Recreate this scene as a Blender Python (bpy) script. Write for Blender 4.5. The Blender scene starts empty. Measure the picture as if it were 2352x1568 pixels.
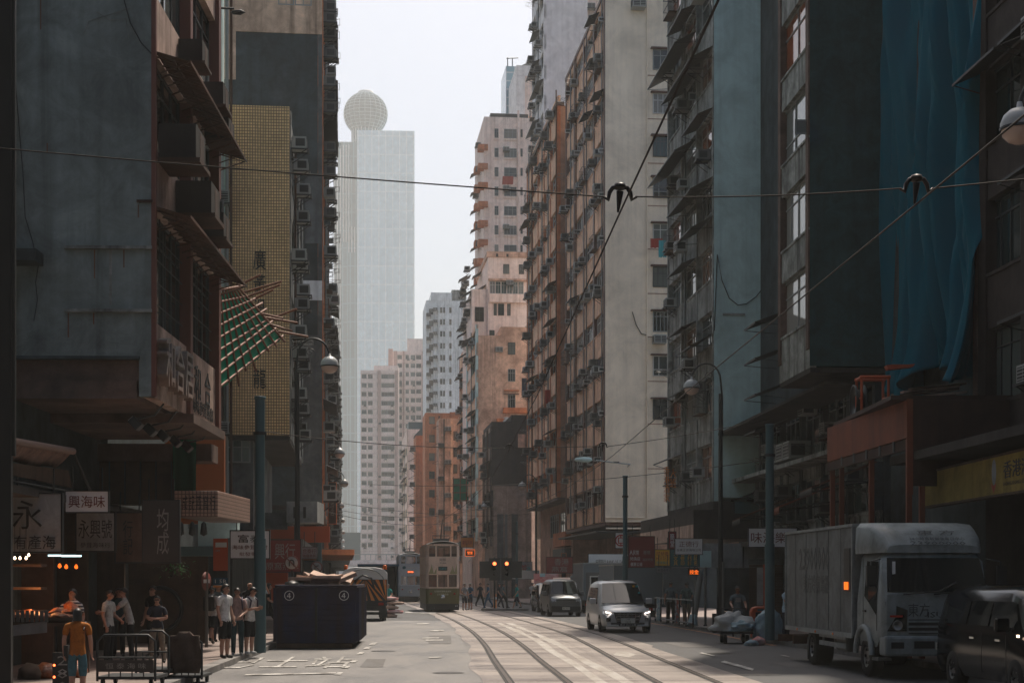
import bpy, bmesh, math, random
from mathutils import Vector, Matrix
R = random.Random(7)
SC = bpy.context.scene
COL = SC.collection
F = 3593.0; CX = 1176.0; HY = 1330.0; CH = 1.95        # focal length, optical axis, horizon (2352 px wide picture), eye height
rad = math.radians
# ---------------------------------------------------------------- camera
cd = bpy.data.cameras.new('camera'); cd.sensor_width = 36; cd.lens = 36*F/2352
cd.shift_y = (HY-784)/2352; cd.clip_end = 4000; cd.clip_start = .1
cam = bpy.data.objects.new('camera', cd); COL.objects.link(cam)
cam.location = (0, 0, CH); cam.rotation_euler = (rad(90), 0, 0); SC.camera = cam
# ---------------------------------------------------------------- light
SUN_EL, SUN_AZ = 62.0, 18.0
SC.view_settings.view_transform = 'Standard'; SC.view_settings.look = 'None'
SC.view_settings.exposure = EXPO = 0.44; SC.view_settings.gamma = 1
w = bpy.data.worlds.new('World'); SC.world = w; w.use_nodes = True
sky = w.node_tree.nodes.new('ShaderNodeTexSky'); sky.sky_type = 'NISHITA'; sky.sun_disc = False
sky.sun_elevation = rad(SUN_EL); sky.sun_rotation = rad(SUN_AZ); sky.dust_density = 5.2; sky.air_density = 1.0; sky.ozone_density = 1.5
w.node_tree.links.new(sky.outputs[0], w.node_tree.nodes['Background'].inputs[0])
w.node_tree.nodes['Background'].inputs[1].default_value = 0.112
sl = bpy.data.lights.new('sun', 'SUN'); sl.energy = 5.0; sl.angle = rad(1.5); sl.color = (1, .88, .74)
so = bpy.data.objects.new('sun', sl); COL.objects.link(so)
a, e = rad(SUN_AZ), rad(SUN_EL)
so.rotation_euler = Vector((math.sin(a)*math.cos(e), math.cos(a)*math.cos(e), math.sin(e))).to_track_quat('Z', 'Y').to_euler()
so.location = (0, 60, 120)
SC.cycles.max_bounces = 6; SC.cycles.volume_bounces = 1; SC.cycles.use_denoising = True
SC.cycles.caustics_reflective = False; SC.cycles.caustics_refractive = False
# ---------------------------------------------------------------- helpers
def X(px, Y): return (px-CX)*Y/F
def Z(py, Y): return CH + (HY-py)*Y/F
def P(px, py, Y): return Vector((X(px, Y), Y, Z(py, Y)))
def GY(py, h=0): return (CH-h)*F/(py-HY)               # distance of a point on the ground seen at py
def mk(name, col=(.5,.5,.5), rough=.75, metal=0, spec=.4, emit=None, es=1, alpha=1):
    m = bpy.data.materials.new(name); m.use_nodes = True; b = m.node_tree.nodes['Principled BSDF']
    b.inputs['Base Color'].default_value = (*col, 1); b.inputs['Roughness'].default_value = rough
    b.inputs['Metallic'].default_value = metal; b.inputs['Specular IOR Level'].default_value = spec
    if emit: b.inputs['Emission Color'].default_value = (*emit, 1); b.inputs['Emission Strength'].default_value = es
    if alpha < 1: b.inputs['Alpha'].default_value = alpha
    return m
def N(m, t, **k):
    n = m.node_tree.nodes.new('ShaderNode'+t)
    for a_, v in k.items():
        if a_ in n.inputs: n.inputs[a_].default_value = v
        else: setattr(n, a_, v)
    return n
def LK(m, a_, b_): m.node_tree.links.new(a_, b_)
def plaster(name, c1, c2, amt=.6, streak=.4, sc=(.35, 3.0), rough=.85, bump=.15, spec=.2, patch=None):
    """wall paint c1 weathered towards c2 in blotches and rain streaks"""
    m = mk(name, c1, rough, spec=spec); b = m.node_tree.nodes['Principled BSDF']
    tc = N(m, 'TexCoord'); n1 = N(m, 'TexNoise', Scale=sc[0], Detail=8.0, Roughness=.65); LK(m, tc.outputs['Object'], n1.inputs['Vector'])
    mp = N(m, 'Mapping'); mp.inputs['Scale'].default_value = (1.6, 1.6, .07); LK(m, tc.outputs['Object'], mp.inputs['Vector'])
    n2 = N(m, 'TexNoise', Scale=1.5, Detail=6.0, Roughness=.6); LK(m, mp.outputs[0], n2.inputs['Vector'])
    n3 = N(m, 'TexNoise', Scale=sc[1], Detail=6.0, Roughness=.7); LK(m, tc.outputs['Object'], n3.inputs['Vector'])
    def ramp(nn, lo, hi):
        r = N(m, 'MapRange'); r.inputs['From Min'].default_value = lo; r.inputs['From Max'].default_value = hi
        LK(m, nn.outputs['Fac'], r.inputs['Value']); return r
    r1 = ramp(n1, .40, .64); r2 = ramp(n2, .46, .66); r3 = ramp(n3, .44, .72)
    def mul(o, f):
        x = N(m, 'Math', operation='MULTIPLY'); LK(m, o, x.inputs[0]); x.inputs[1].default_value = f; return x.outputs[0]
    def mx(o1, o2):
        x = N(m, 'Math', operation='MAXIMUM'); LK(m, o1, x.inputs[0]); LK(m, o2, x.inputs[1]); return x.outputs[0]
    f = mx(mx(mul(r1.outputs[0], amt), mul(r2.outputs[0], streak)), mul(r3.outputs[0], amt*.6))
    mix = N(m, 'Mix', data_type='RGBA'); LK(m, f, mix.inputs[0]); mix.inputs[6].default_value = (*c1, 1); mix.inputs[7].default_value = (*c2, 1)
    out = mix.outputs[2]
    if patch:
        n4 = N(m, 'TexNoise', Scale=.22, Detail=5.0, Roughness=.5); LK(m, tc.outputs['Object'], n4.inputs['Vector']); r4 = ramp(n4, .58, .62)
        m2 = N(m, 'Mix', data_type='RGBA'); LK(m, mul(r4.outputs[0], .8), m2.inputs[0]); LK(m, out, m2.inputs[6]); m2.inputs[7].default_value = (*patch, 1); out = m2.outputs[2]
    n5 = N(m, 'TexNoise', Scale=sc[0]*3.5, Detail=10.0, Roughness=.72, Distortion=.6); LK(m, tc.outputs['Object'], n5.inputs['Vector'])
    r5 = ramp(n5, .36, .66); r5.inputs['To Min'].default_value = 1.18; r5.inputs['To Max'].default_value = .66 if amt >= .5 else .84
    r6 = ramp(n2, .3, .7); r6.inputs['To Min'].default_value = 1.1; r6.inputs['To Max'].default_value = .8 if streak >= .4 else .92
    vm = N(m, 'Math', operation='MULTIPLY'); LK(m, r5.outputs[0], vm.inputs[0]); LK(m, r6.outputs[0], vm.inputs[1])
    hv_ = N(m, 'HueSaturation'); LK(m, vm.outputs[0], hv_.inputs['Value']); LK(m, out, hv_.inputs['Color']); out = hv_.outputs[0]
    LK(m, out, b.inputs['Base Color'])
    bp = N(m, 'Bump', Strength=bump, Distance=.03); LK(m, n3.outputs['Fac'], bp.inputs['Height']); LK(m, bp.outputs[0], b.inputs['Normal'])
    return m
def tiles(name, c1, c2, cm, w=.1, h=.1, gap=.012, rough=.3, off=.0, bump=.4):
    m = mk(name, c1, rough, spec=.5); b = m.node_tree.nodes['Principled BSDF']
    tc = N(m, 'TexCoord'); sp = N(m, 'SeparateXYZ'); LK(m, tc.outputs['Object'], sp.inputs[0])
    ad = N(m, 'Math', operation='ADD'); LK(m, sp.outputs[0], ad.inputs[0]); LK(m, sp.outputs[1], ad.inputs[1])
    cb = N(m, 'CombineXYZ'); LK(m, ad.outputs[0], cb.inputs[0]); LK(m, sp.outputs[2], cb.inputs[1])
    t = N(m, 'TexBrick'); t.offset = off; LK(m, cb.outputs[0], t.inputs['Vector'])
    for k, v in (('Scale', 1.0), ('Mortar Size', gap), ('Brick Width', w), ('Row Height', h), ('Mortar Smooth', .1), ('Bias', 0.0)): t.inputs[k].default_value = v
    t.inputs['Color1'].default_value = (*c1, 1); t.inputs['Color2'].default_value = (*c2, 1); t.inputs['Mortar'].default_value = (*cm, 1)
    n = N(m, 'TexNoise', Scale=.5, Detail=6.0); LK(m, tc.outputs['Object'], n.inputs['Vector'])
    mi = N(m, 'Mix', data_type='RGBA', blend_type='MULTIPLY'); mi.inputs[0].default_value = .55; LK(m, t.outputs['Color'], mi.inputs[6]); LK(m, n.outputs['Fac'], mi.inputs[7])
    hs = N(m, 'HueSaturation', Saturation=1.0, Value=1.35); LK(m, mi.outputs[2], hs.inputs['Color']); LK(m, hs.outputs[0], b.inputs['Base Color'])
    bp = N(m, 'Bump', Strength=bump, Distance=.02, invert=True); LK(m, t.outputs['Fac'], bp.inputs['Height']); LK(m, bp.outputs[0], b.inputs['Normal'])
    return m
def ground_mat(name, c1, c2, sc=.6, rough=(.55, .8), spec=.4, bump=.25, stretch=(1, .25, 1), fine=90.0):
    m = mk(name, c1, .7, spec=spec); b = m.node_tree.nodes['Principled BSDF']
    tc = N(m, 'TexCoord'); mp = N(m, 'Mapping'); mp.inputs['Scale'].default_value = stretch; LK(m, tc.outputs['Object'], mp.inputs['Vector'])
    n1 = N(m, 'TexNoise', Scale=sc, Detail=9.0, Roughness=.65); LK(m, mp.outputs[0], n1.inputs['Vector'])
    n2 = N(m, 'TexNoise', Scale=fine, Detail=3.0); LK(m, tc.outputs['Object'], n2.inputs['Vector'])
    r = N(m, 'MapRange'); r.inputs['From Min'].default_value = .38; r.inputs['From Max'].default_value = .62; LK(m, n1.outputs['Fac'], r.inputs['Value'])
    mi = N(m, 'Mix', data_type='RGBA'); LK(m, r.outputs[0], mi.inputs[0]); mi.inputs[6].default_value = (*c1, 1); mi.inputs[7].default_value = (*c2, 1)
    m2 = N(m, 'Mix', data_type='RGBA', blend_type='OVERLAY'); m2.inputs[0].default_value = .35; LK(m, mi.outputs[2], m2.inputs[6]); LK(m, n2.outputs['Fac'], m2.inputs[7])
    hs = N(m, 'HueSaturation', Saturation=.9); LK(m, m2.outputs[2], hs.inputs['Color']); LK(m, hs.outputs[0], b.inputs['Base Color'])
    r2 = N(m, 'MapRange'); r2.inputs['To Min'].default_value = rough[0]; r2.inputs['To Max'].default_value = rough[1]; LK(m, r.outputs[0], r2.inputs['Value']); LK(m, r2.outputs[0], b.inputs['Roughness'])
    bp = N(m, 'Bump', Strength=bump, Distance=.02); LK(m, n2.outputs['Fac'], bp.inputs['Height']); LK(m, bp.outputs[0], b.inputs['Normal'])
    return m
class MB:
    """collects shapes; build() links them as ONE mesh object"""
    def __init__(s): s.v = []; s.f = []; s.mi = []; s.m = []; s.sm = []
    def slot(s, m):
        if m not in s.m: s.m.append(m)
        return s.m.index(m)
    def add(s, vs, fs, m, smooth=False):
        o = len(s.v); s.v += [tuple(v) for v in vs]; k = s.slot(m)
        for f in fs: s.f.append(tuple(i+o for i in f)); s.mi.append(k); s.sm.append(smooth)
    def box(s, x0, x1, y0, y1, z0, z1, m, M=None):
        if x0 > x1: x0, x1 = x1, x0
        if y0 > y1: y0, y1 = y1, y0
        if z0 > z1: z0, z1 = z1, z0
        vs = [Vector(p) for p in ((x0,y0,z0),(x1,y0,z0),(x1,y1,z0),(x0,y1,z0),(x0,y0,z1),(x1,y0,z1),(x1,y1,z1),(x0,y1,z1))]
        if M: vs = [M @ v for v in vs]
        s.add(vs, [(0,3,2,1),(4,5,6,7),(0,1,5,4),(1,2,6,5),(2,3,7,6),(3,0,4,7)], m)
    def poly(s, vs, m): s.add(vs, [tuple(range(len(vs)))], m)
    def prism(s, pts, d, m, cap=True):
        """pts a loop of 3D points, extruded by vector d"""
        n = len(pts); d = Vector(d); a_ = [Vector(p) for p in pts]; b_ = [p+d for p in a_]
        s.add(a_+b_, [(i, (i+1) % n, (i+1) % n+n, i+n) for i in range(n)] + ([tuple(range(n))[::-1], tuple(range(n, 2*n))] if cap else []), m)
    def tube(s, pts, r, m, n=8, cap=True, smooth=True):
        pts = [Vector(p) for p in pts]; rs = r if isinstance(r, (list, tuple)) else [r]*len(pts); vs = []; pr = None
        for i, p in enumerate(pts):
            t = (pts[min(i+1, len(pts)-1)]-pts[max(i-1, 0)]).normalized()
            if pr is None: pr = t.orthogonal().normalized()
            pr = (pr - t*pr.dot(t)).normalized(); q = t.cross(pr)
            for k in range(n):
                an = 2*math.pi*k/n; vs.append(p+pr*(rs[i]*math.cos(an))+q*(rs[i]*math.sin(an)))
        fs = [(i*n+k, i*n+(k+1) % n, (i+1)*n+(k+1) % n, (i+1)*n+k) for i in range(len(pts)-1) for k in range(n)]
        s.add(vs, fs, m, smooth)
        if cap: s.add(vs[:n], [tuple(range(n))[::-1]], m); s.add(vs[-n:], [tuple(range(n))], m)
    def lathe(s, prof, m, c=(0,0,0), n=16, axis='z', smooth=True):
        vs = []; c = Vector(c)
        for r, h in prof:
            for k in range(n):
                an = 2*math.pi*k/n; x, y = r*math.cos(an), r*math.sin(an)
                vs.append(c + (Vector((x, y, h)) if axis == 'z' else Vector((h, x, y)) if axis == 'x' else Vector((y, h, x))))
        s.add(vs, [(i*n+k, i*n+(k+1) % n, (i+1)*n+(k+1) % n, (i+1)*n+k) for i in range(len(prof)-1) for k in range(n)], m, smooth)
    def mesh(s, name):
        me = bpy.data.meshes.new(name); me.from_pydata(s.v, [], s.f)
        for m in s.m: me.materials.append(m)
        me.polygons.foreach_set('material_index', s.mi); me.polygons.foreach_set('use_smooth', s.sm); me.update()
        return me
    def build(s, name, parent=None, loc=(0,0,0), rz=0, bevel=0):
        o = link(name, s.mesh(name), parent, loc, rz)
        if bevel: b = o.modifiers.new('bevel', 'BEVEL'); b.width = bevel; b.segments = 2; b.limit_method = 'ANGLE'
        return o
def link(name, me, parent=None, loc=(0,0,0), rz=0):
    o = bpy.data.objects.new(name, me); COL.objects.link(o); o.location = loc; o.rotation_euler = (0, 0, rz)
    if parent: o.parent = parent
    return o
def tag(o, label=None, cat=None, group=None, kind=None):
    if label: o['label'] = label
    if cat: o['category'] = cat
    if group: o['group'] = group
    if kind: o['kind'] = kind
    return o
def thing(name, label, cat, loc=(0,0,0), rz=0, group=None): return tag(link(name, None, None, loc, rz), label, cat, group)
def copy_tree(o, parent=None):
    c = o.copy(); COL.objects.link(c)
    if parent: c.parent = parent
    for ch in list(o.children): copy_tree(ch, c)
    return c
_tc = {}
def text_mesh(body, m, ext=.02, space=1.0):
    k = (body, m.name, ext)
    if k in _tc: return _tc[k]
    cu = bpy.data.curves.new('lettering', 'FONT'); cu.body = body; cu.size = 1; cu.extrude = ext; cu.resolution_u = 1; cu.offset = 0
    cu.align_x = 'CENTER'; cu.align_y = 'CENTER'; cu.space_line = .95; cu.space_character = space
    o = bpy.data.objects.new('lettering', cu); COL.objects.link(o)
    me = bpy.data.meshes.new_from_object(o.evaluated_get(bpy.context.evaluated_depsgraph_get()))
    bpy.data.objects.remove(o); bpy.data.curves.remove(cu)
    me.name = 'lettering'; me.materials.clear(); me.materials.append(m)
    xs = [v.co.x for v in me.vertices]; ys = [v.co.y for v in me.vertices]
    cx, cy = (max(xs)+min(xs))/2, (max(ys)+min(ys))/2
    for v in me.vertices: v.co.x -= cx; v.co.y -= cy
    me['w'] = max(xs)-min(xs); me['h'] = max(ys)-min(ys)
    _tc[k] = me; return me
def text(body, m, parent, loc, W=None, H=None, rot=(math.pi/2, 0, 0), ext=.02, name='lettering', bold=0):
    """raised lettering fitted to W x H metres, upright and facing -y unless rot says otherwise"""
    me = text_mesh(body, m, ext); sx = W/me['w'] if W else H/me['h']; sy = H/me['h'] if H else sx
    if not W: sx = sy
    o = link(name, me, parent, loc); o.rotation_euler = rot; o.scale = (sx, sy, min(sx, sy)); return o
# ---------------------------------------------------------------- materials
M = {}
M['asphalt'] = ground_mat('asphalt', (.045,.047,.05), (.075,.075,.075), .8, (.6,.8), .3)
M['asphalt_pale'] = ground_mat('worn_asphalt', (.085,.083,.082), (.165,.157,.15), .7, (.5,.72), .4)
M['concrete'] = ground_mat('track_concrete', (.125,.1,.088), (.24,.2,.172), .6, (.34,.6), .5, stretch=(.35,.8,1))
M['paving'] = tiles('paving', (.16,.12,.105), (.2,.15,.13), (.07,.06,.055), .4, .2, .012, .6, .5)
M['kerb'] = plaster('kerb_stone', (.22,.21,.2), (.06,.06,.06), .7, .2)
M['earth'] = mk('earth', (.07,.07,.068), .9)
M['white_paint'] = ground_mat('road_paint', (.5,.49,.46), (.13,.12,.11), 3.0, (.6,.8), .3, stretch=(1,1,1))
M['orange_paint'] = ground_mat('road_paint_orange', (.5,.2,.07), (.2,.1,.05), 3.0, (.6,.8), .3, stretch=(1,1,1))
M['rail'] = mk('rail_steel', (.09,.075,.065), .38, .8)
M['groove'] = mk('rail_groove', (.012,.012,.012), .8)
M['grey_wall'] = plaster('weathered_grey_wall', (.235,.285,.28), (.10,.12,.118), .75, .55, (.3, 2.2), patch=(.19,.225,.22))
M['pink_wall'] = plaster('pinkish_spandrel', (.5,.37,.31), (.24,.16,.13), .5, .7)
M['brown_pier'] = mk('brown_pier', (.14,.05,.035), .55)
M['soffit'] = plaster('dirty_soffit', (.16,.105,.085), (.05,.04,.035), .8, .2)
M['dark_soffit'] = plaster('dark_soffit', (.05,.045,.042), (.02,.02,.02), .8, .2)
M['ytile'] = tiles('yellow_tile', (.92,.62,.30), (.72,.48,.23), (.2,.11,.06), .1, .115, .014, .28)
M['dark_wall'] = plaster('sooty_shaded_wall', (.055,.075,.08), (.025,.03,.032), .8, .5, (.4, 2.0), patch=(.07,.085,.09))
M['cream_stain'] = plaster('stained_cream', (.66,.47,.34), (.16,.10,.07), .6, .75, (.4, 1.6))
M['lgrey_wall'] = plaster('pale_grey_render', (.13,.145,.15), (.05,.055,.058), .8, .6, (.5, 2.0), patch=(.2,.21,.2))
M['cream'] = plaster('cream_render', (.8,.69,.55), (.68,.55,.42), .35, .3, (.12, .8), bump=.06)
M['peach'] = plaster('peach_spandrel', (.85,.56,.38), (.66,.36,.22), .5, .6)
M['brown_strip'] = mk('brown_strip', (.09,.04,.03), .6)
M['orange_strip'] = plaster('orange_strip', (.55,.19,.085), (.3,.1,.05), .5, .5)
M['peach_end'] = plaster('brown_peach_render', (.43,.25,.175), (.25,.14,.1), .6, .5)
M['bluegrey'] = plaster('bluegrey_render', (.46,.61,.6), (.37,.51,.5), .4, .35, (.2, 1.2), bump=.05)
M['concrete_wall'] = plaster('old_concrete', (.34,.36,.34), (.08,.085,.08), .9, 1.0, (.8, 2.5))
M['greenblack'] = plaster('dark_green_wall', (.028,.085,.085), (.018,.05,.056), .6, .5, (.5, 2.5), patch=(.018,.065,.09))
M['white_wall'] = plaster('white_render', (.85,.84,.83), (.66,.62,.58), .4, .35, (.2, 1.0))
M['pinkwhite'] = plaster('pinkish_white_render', (.9,.76,.68), (.7,.48,.38), .45, .6, (.3, 1.2))
M['stain_peach'] = plaster('mouldy_peach', (.82,.54,.4), (.3,.17,.12), .75, .7, (.45, 1.6))
M['mould'] = plaster('mouldy_plaster', (.42,.32,.26), (.13,.11,.1), .85, .7, (.5, 2.0), patch=(.3,.25,.22))
M['black_wall'] = plaster('black_weathered', (.035,.037,.037), (.07,.065,.06), .6, .7)
M['orange_wall'] = plaster('orange_render', (.62,.24,.12), (.45,.17,.09), .5, .4)
M['estate'] = plaster('estate_pink', (.8,.68,.62), (.6,.48,.43), .4, .3)
M['estate_pier'] = plaster('estate_brown', (.5,.36,.32), (.33,.23,.2), .4, .3)
M['w2'] = plaster('stained_white', (.88,.92,.92), (.45,.5,.5), .49, .7)
M['metal_dark'] = mk('dark_painted_metal', (.022,.026,.028), .5, .3)
M['metal_grey'] = mk('grey_metal', (.16,.17,.17), .5, .6)
M['rust'] = plaster('rusty_metal', (.12,.06,.04), (.03,.025,.022), .8, .3)
M['ac'] = mk('ac_casing', (.3,.32,.31), .55); M['ac_dark'] = mk('ac_grille', (.02,.024,.026), .6)
M['acd'] = mk('ac_casing_grimy', (.11,.115,.11), .65)
M['teal'] = mk('teal_pole_paint', (.05,.105,.12), .45); M['black'] = mk('black_paint', (.012,.014,.015), .45)
M['wire'] = mk('wire', (.014,.011,.01), .8, 0); M['insul'] = mk('insulator', (.015,.013,.013), .4)
M['lamp_top'] = mk('lamp_cap', (.34,.36,.36), .35); M['lamp_glass'] = mk('lamp_glass', (.55,.42,.36), .15)
M['white'] = mk('white_paint', (.72,.73,.72), .4); M['signwhite'] = mk('sign_white', (.6,.62,.63), .45)
M['ink'] = mk('sign_ink', (.02,.018,.018), .6); M['redink'] = mk('sign_red', (.35,.02,.015), .5); M['gold'] = mk('sign_gold', (.75,.42,.06), .45)
M['signred'] = mk('sign_dark_red', (.16,.022,.02), .5); M['signyellow'] = mk('sign_yellow', (.75,.42,.05), .5)
M['wood'] = plaster('wood_board', (.1,.065,.045), (.05,.03,.022), .7, .5); M['bamboo'] = mk('bamboo', (.17,.075,.045), .6)
def netmat(name, c, al, tr=.5):
    m = mk(name, c, .7, alpha=al); b = m.node_tree.nodes['Principled BSDF']; out = m.node_tree.nodes['Material Output']
    b.inputs['Specular IOR Level'].default_value = .15; t = N(m, 'BsdfTranslucent'); t.inputs[0].default_value = (*c, 1); mx = N(m, 'MixShader'); mx.inputs[0].default_value = tr
    LK(m, b.outputs[0], mx.inputs[1]); LK(m, t.outputs[0], mx.inputs[2]); LK(m, mx.outputs[0], out.inputs[0]); return m
M['green_net'] = netmat('green_net', (.01,.3,.18), .95); M['blue_net'] = netmat('blue_tarp', (.0,.125,.185), 1, .2)
def glassmat(name, cols, rough=.06):
    """window glass: a dark room, a curtain or a painted reflection colour behind a glossy pane, chosen per object"""
    m = mk(name, cols[0], rough, spec=.6); oi = N(m, 'ObjectInfo'); cr = N(m, 'ValToRGB'); cr.color_ramp.interpolation = 'CONSTANT'
    el = cr.color_ramp.elements
    while len(el) < len(cols): el.new(.5)
    for i, c in enumerate(cols): el[i].position = i/len(cols); el[i].color = (*c, 1)
    LK(m, oi.outputs['Random'], cr.inputs[0]); b = m.node_tree.nodes['Principled BSDF']; LK(m, cr.outputs[0], b.inputs['Base Color'])
    tc = N(m, 'TexCoord'); n = N(m, 'TexNoise', Scale=1.2, Detail=1.0); LK(m, tc.outputs['Object'], n.inputs['Vector'])
    bp = N(m, 'Bump', Strength=.05, Distance=.05); LK(m, n.outputs['Fac'], bp.inputs['Height']); LK(m, bp.outputs[0], b.inputs['Normal'])
    return m
M['glass'] = glassmat('window_glass', [(.012,.018,.02),(.02,.035,.036),(.012,.014,.015),(.03,.06,.06),(.1,.12,.11),(.015,.02,.02),(.16,.15,.13),(.02,.03,.032)])
M['glass_warm'] = glassmat('window_glass_warm', [(.02,.03,.03),(.18,.2,.19),(.25,.07,.03),(.03,.045,.045),(.3,.3,.28),(.2,.1,.06)])  # warm and pale colours double as curtains and as painted reflections
M['frame'] = mk('window_frame', (.22,.24,.235), .5); M['frame_dark'] = mk('window_frame_dark', (.03,.035,.037), .5); M['frame_white'] = mk('window_frame_white', (.5,.5,.48), .5)
M['carglass'] = mk('car_glass', (.006,.009,.011), .04, spec=.45); M['tyre'] = mk('tyre', (.012,.012,.012), .8); M['hub'] = mk('wheel_hub', (.2,.2,.2), .35, .8)
M['cloth_teal'] = mk('cloth_teal', (.03,.3,.33), .8); M['cloth_lilac'] = mk('cloth_lilac', (.3,.28,.36), .8); M['cloth_red'] = mk('cloth_red', (.3,.03,.02), .8); M['cloth_dark'] = mk('cloth_dark', (.03,.035,.05), .8)
# ---------------------------------------------------------------- street line
PT = [(0, 1.0), (15, .55), (29.4, -.03), (36.7, -.38), (47.8, -.87), (59.9, -1.6), (75.3, -2.85), (89.8, -4.3), (134, -9.1), (200, -16.4), (330, -31), (500, -50)]
def x1(y):
    """x of the leftmost rail at distance y: a smooth curve through measured points"""
    n = len(PT)
    if y <= PT[0][0]: return PT[0][1]
    if y >= PT[-1][0]: return PT[-1][1]
    i = max(k for k in range(n-1) if PT[k][0] <= y)
    def sl_(k):
        if k <= 0: return (PT[1][1]-PT[0][1])/(PT[1][0]-PT[0][0])
        if k >= n-1: return (PT[-1][1]-PT[-2][1])/(PT[-1][0]-PT[-2][0])
        return (PT[k+1][1]-PT[k-1][1])/(PT[k+1][0]-PT[k-1][0])
    h = PT[i+1][0]-PT[i][0]; t = (y-PT[i][0])/h
    return ((2*t**3-3*t*t+1)*PT[i][1] + (t**3-2*t*t+t)*h*sl_(i) + (-2*t**3+3*t*t)*PT[i+1][1] + (t**3-t*t)*h*sl_(i+1))
def kL(y): return x1(y)-6.05
def kR(y): return x1(y)+8.85+max(0, 46-y)*.05
YS = [0, 6, 12, 18] + [20+1.0*i for i in range(60)] + [80+2.0*i for i in range(30)] + [140, 150, 165, 180, 200, 225, 250, 300, 360, 430]
def ribbon(name, fa, fb, z, m, y0=0, y1=430, th=0):
    mb = MB(); ys = [y for y in YS if y0 <= y <= y1]
    vs = [(fa(y), y, z) for y in ys] + [(fb(y), y, z) for y in ys]; n = len(ys)
    mb.add(vs, [(i, i+n, i+n+1, i+1) for i in range(n-1)], m)
    return mb.build(name)
def slab(name, fa, fb, z0, z1, m, mk_, y0, y1, ke):
    """raised pavement with a kerb stone along the road edge fa"""
    mb = MB(); ys = [y for y in YS if y0 <= y <= y1]; n = len(ys); s = 1 if fb(50) > fa(50) else -1
    k = lambda y: fa(y)+s*ke
    for (f, g, za, zb, mm) in ((k, fb, z1, z1, m), (fa, k, z1+.004, z1+.004, mk_), (fa, fa, z0, z1+.004, mk_)):
        vs = [(f(y), y, za) for y in ys]+[(g(y), y, zb) for y in ys]; mb.add(vs, [((i, i+n, i+n+1, i+1) if s > 0 else (i, i+1, i+n+1, i+n)) for i in range(n-1)], mm)
    return mb.build(name)
M['grime'] = ground_mat('asphalt_patch', (.06,.057,.055), (.085,.08,.075), 1.2); M['ironlid'] = mk('iron_lid', (.035,.033,.03), .5, .6)
g = MB(); g.poly([(-1500,-100,-.03),(1500,-100,-.03),(1500,3000,-.03),(-1500,3000,-.03)], M['earth']); tag(g.build('ground'), kind='structure')
tag(ribbon('road', lambda y: kL(y)-.2, lambda y: kR(y)+.2, 0, M['asphalt']), kind='structure')
def wob(y): return .07*math.sin(y*.31)+.05*math.sin(y*.83+1)
tag(ribbon('worn_road_surface', lambda y: kL(y)+.02, lambda y: x1(y)-.45+wob(y)*.4, .004, M['asphalt_pale'], 0, 74), kind='structure')
tag(ribbon('tram_track_bed', lambda y: x1(y)-.55+wob(y), lambda y: x1(y)+4.75+(.2 if y > 45 else 0)+wob(y+9)*.3, .009, M['concrete'], 0, 140), kind='structure')
def gap(y): return 2.78+min(.45, max(0, (y-29)*.018))
for k in range(4):
    f = (lambda y: x1(y)) if k == 0 else (lambda y: x1(y)+1.1) if k == 1 else (lambda y: x1(y)+gap(y)) if k == 2 else (lambda y: x1(y)+gap(y)+1.13)
    tag(ribbon('rail', lambda y, f=f: f(y)-.035, lambda y, f=f: f(y)+.035, .017, M['rail'], 0, 180), kind='structure')
    tag(ribbon('rail_groove', lambda y, f=f: f(y)-.10, lambda y, f=f: f(y)+.085, .013, M['groove'], 0, 180), kind='structure')
tag(slab('pavement', kL, lambda y: kL(y)-9, 0, .13, M['paving'], M['kerb'], 0, 430, .28), kind='structure')
tag(slab('pavement', kR, lambda y: kR(y)+9, 0, .13, M['paving'], M['kerb'], 0, 430, .28), kind='structure')
# ---------------------------------------------------------------- building kit
_wm = {}
def win_mesh(w, h, style=0, fr='frame', gl='glass'):
    """one window w x h facing -y, its pane 2 cm proud of the wall behind it"""
    k = (round(w,2), round(h,2), style, fr, gl)
    if k in _wm: return _wm[k]
    mb = MB(); f = M[fr]; t = min(.055, w*.07); g_ = M[gl]
    mb.poly([(-w/2,-.02,-h/2),(w/2,-.02,-h/2),(w/2,-.02,h/2),(-w/2,-.02,h/2)], g_)
    for (a_, b_, c_, d_) in ((-w/2,w/2,-h/2,-h/2+t),(-w/2,w/2,h/2-t,h/2),(-w/2,-w/2+t,-h/2+t,h/2-t),(w/2-t,w/2,-h/2+t,h/2-t)):
        mb.box(a_, b_, -.06, .0, c_, d_, f)
    xs = [(0,), (-w*.17, w*.17), (-w*.25, 0, w*.25), (-w*.1,)][style % 4]
    for x in xs: mb.box(x-t*.4, x+t*.4, -.055, -.015, -h/2+t, h/2-t, f)
    zt = h*(.2, .16, .25, -.18)[style % 4]; mb.box(-w/2+t, w/2-t, -.05, -.016, zt-t*.4, zt+t*.4, f)
    if style % 4 == 3 and h > .8:                      # a casement standing open
        x = w/2-t; cw = min(.6, w*.4)
        for (z0, z1, y0, y1) in ((-h/2+t, -h/2+2*t, -cw, -.07), (zt-2*t, zt-t, -cw, -.07), (-h/2+2*t, zt-2*t, -cw, -cw+t), (-h/2+2*t, zt-2*t, -.07-t, -.07)):
            mb.box(x-.02, x+.02, y0, y1, z0, z1, f)
        mb.box(x-.006, x+.006, -cw+t, -.07-t, -h/2+2*t, zt-2*t, g_)
    if style >= 4:                                     # burglar bars
        for i in range(1, 6): mb.box(-w/2+w*i/6-.01, -w/2+w*i/6+.01, -.1, -.08, -h/2, h/2, f)
        for i in range(1, 5): mb.box(-w/2, w/2, -.125, -.102, -h/2+h*i/5-.01, -h/2+h*i/5+.01, f)
    _wm[k] = mb.mesh('window'); return _wm[k]
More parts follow.
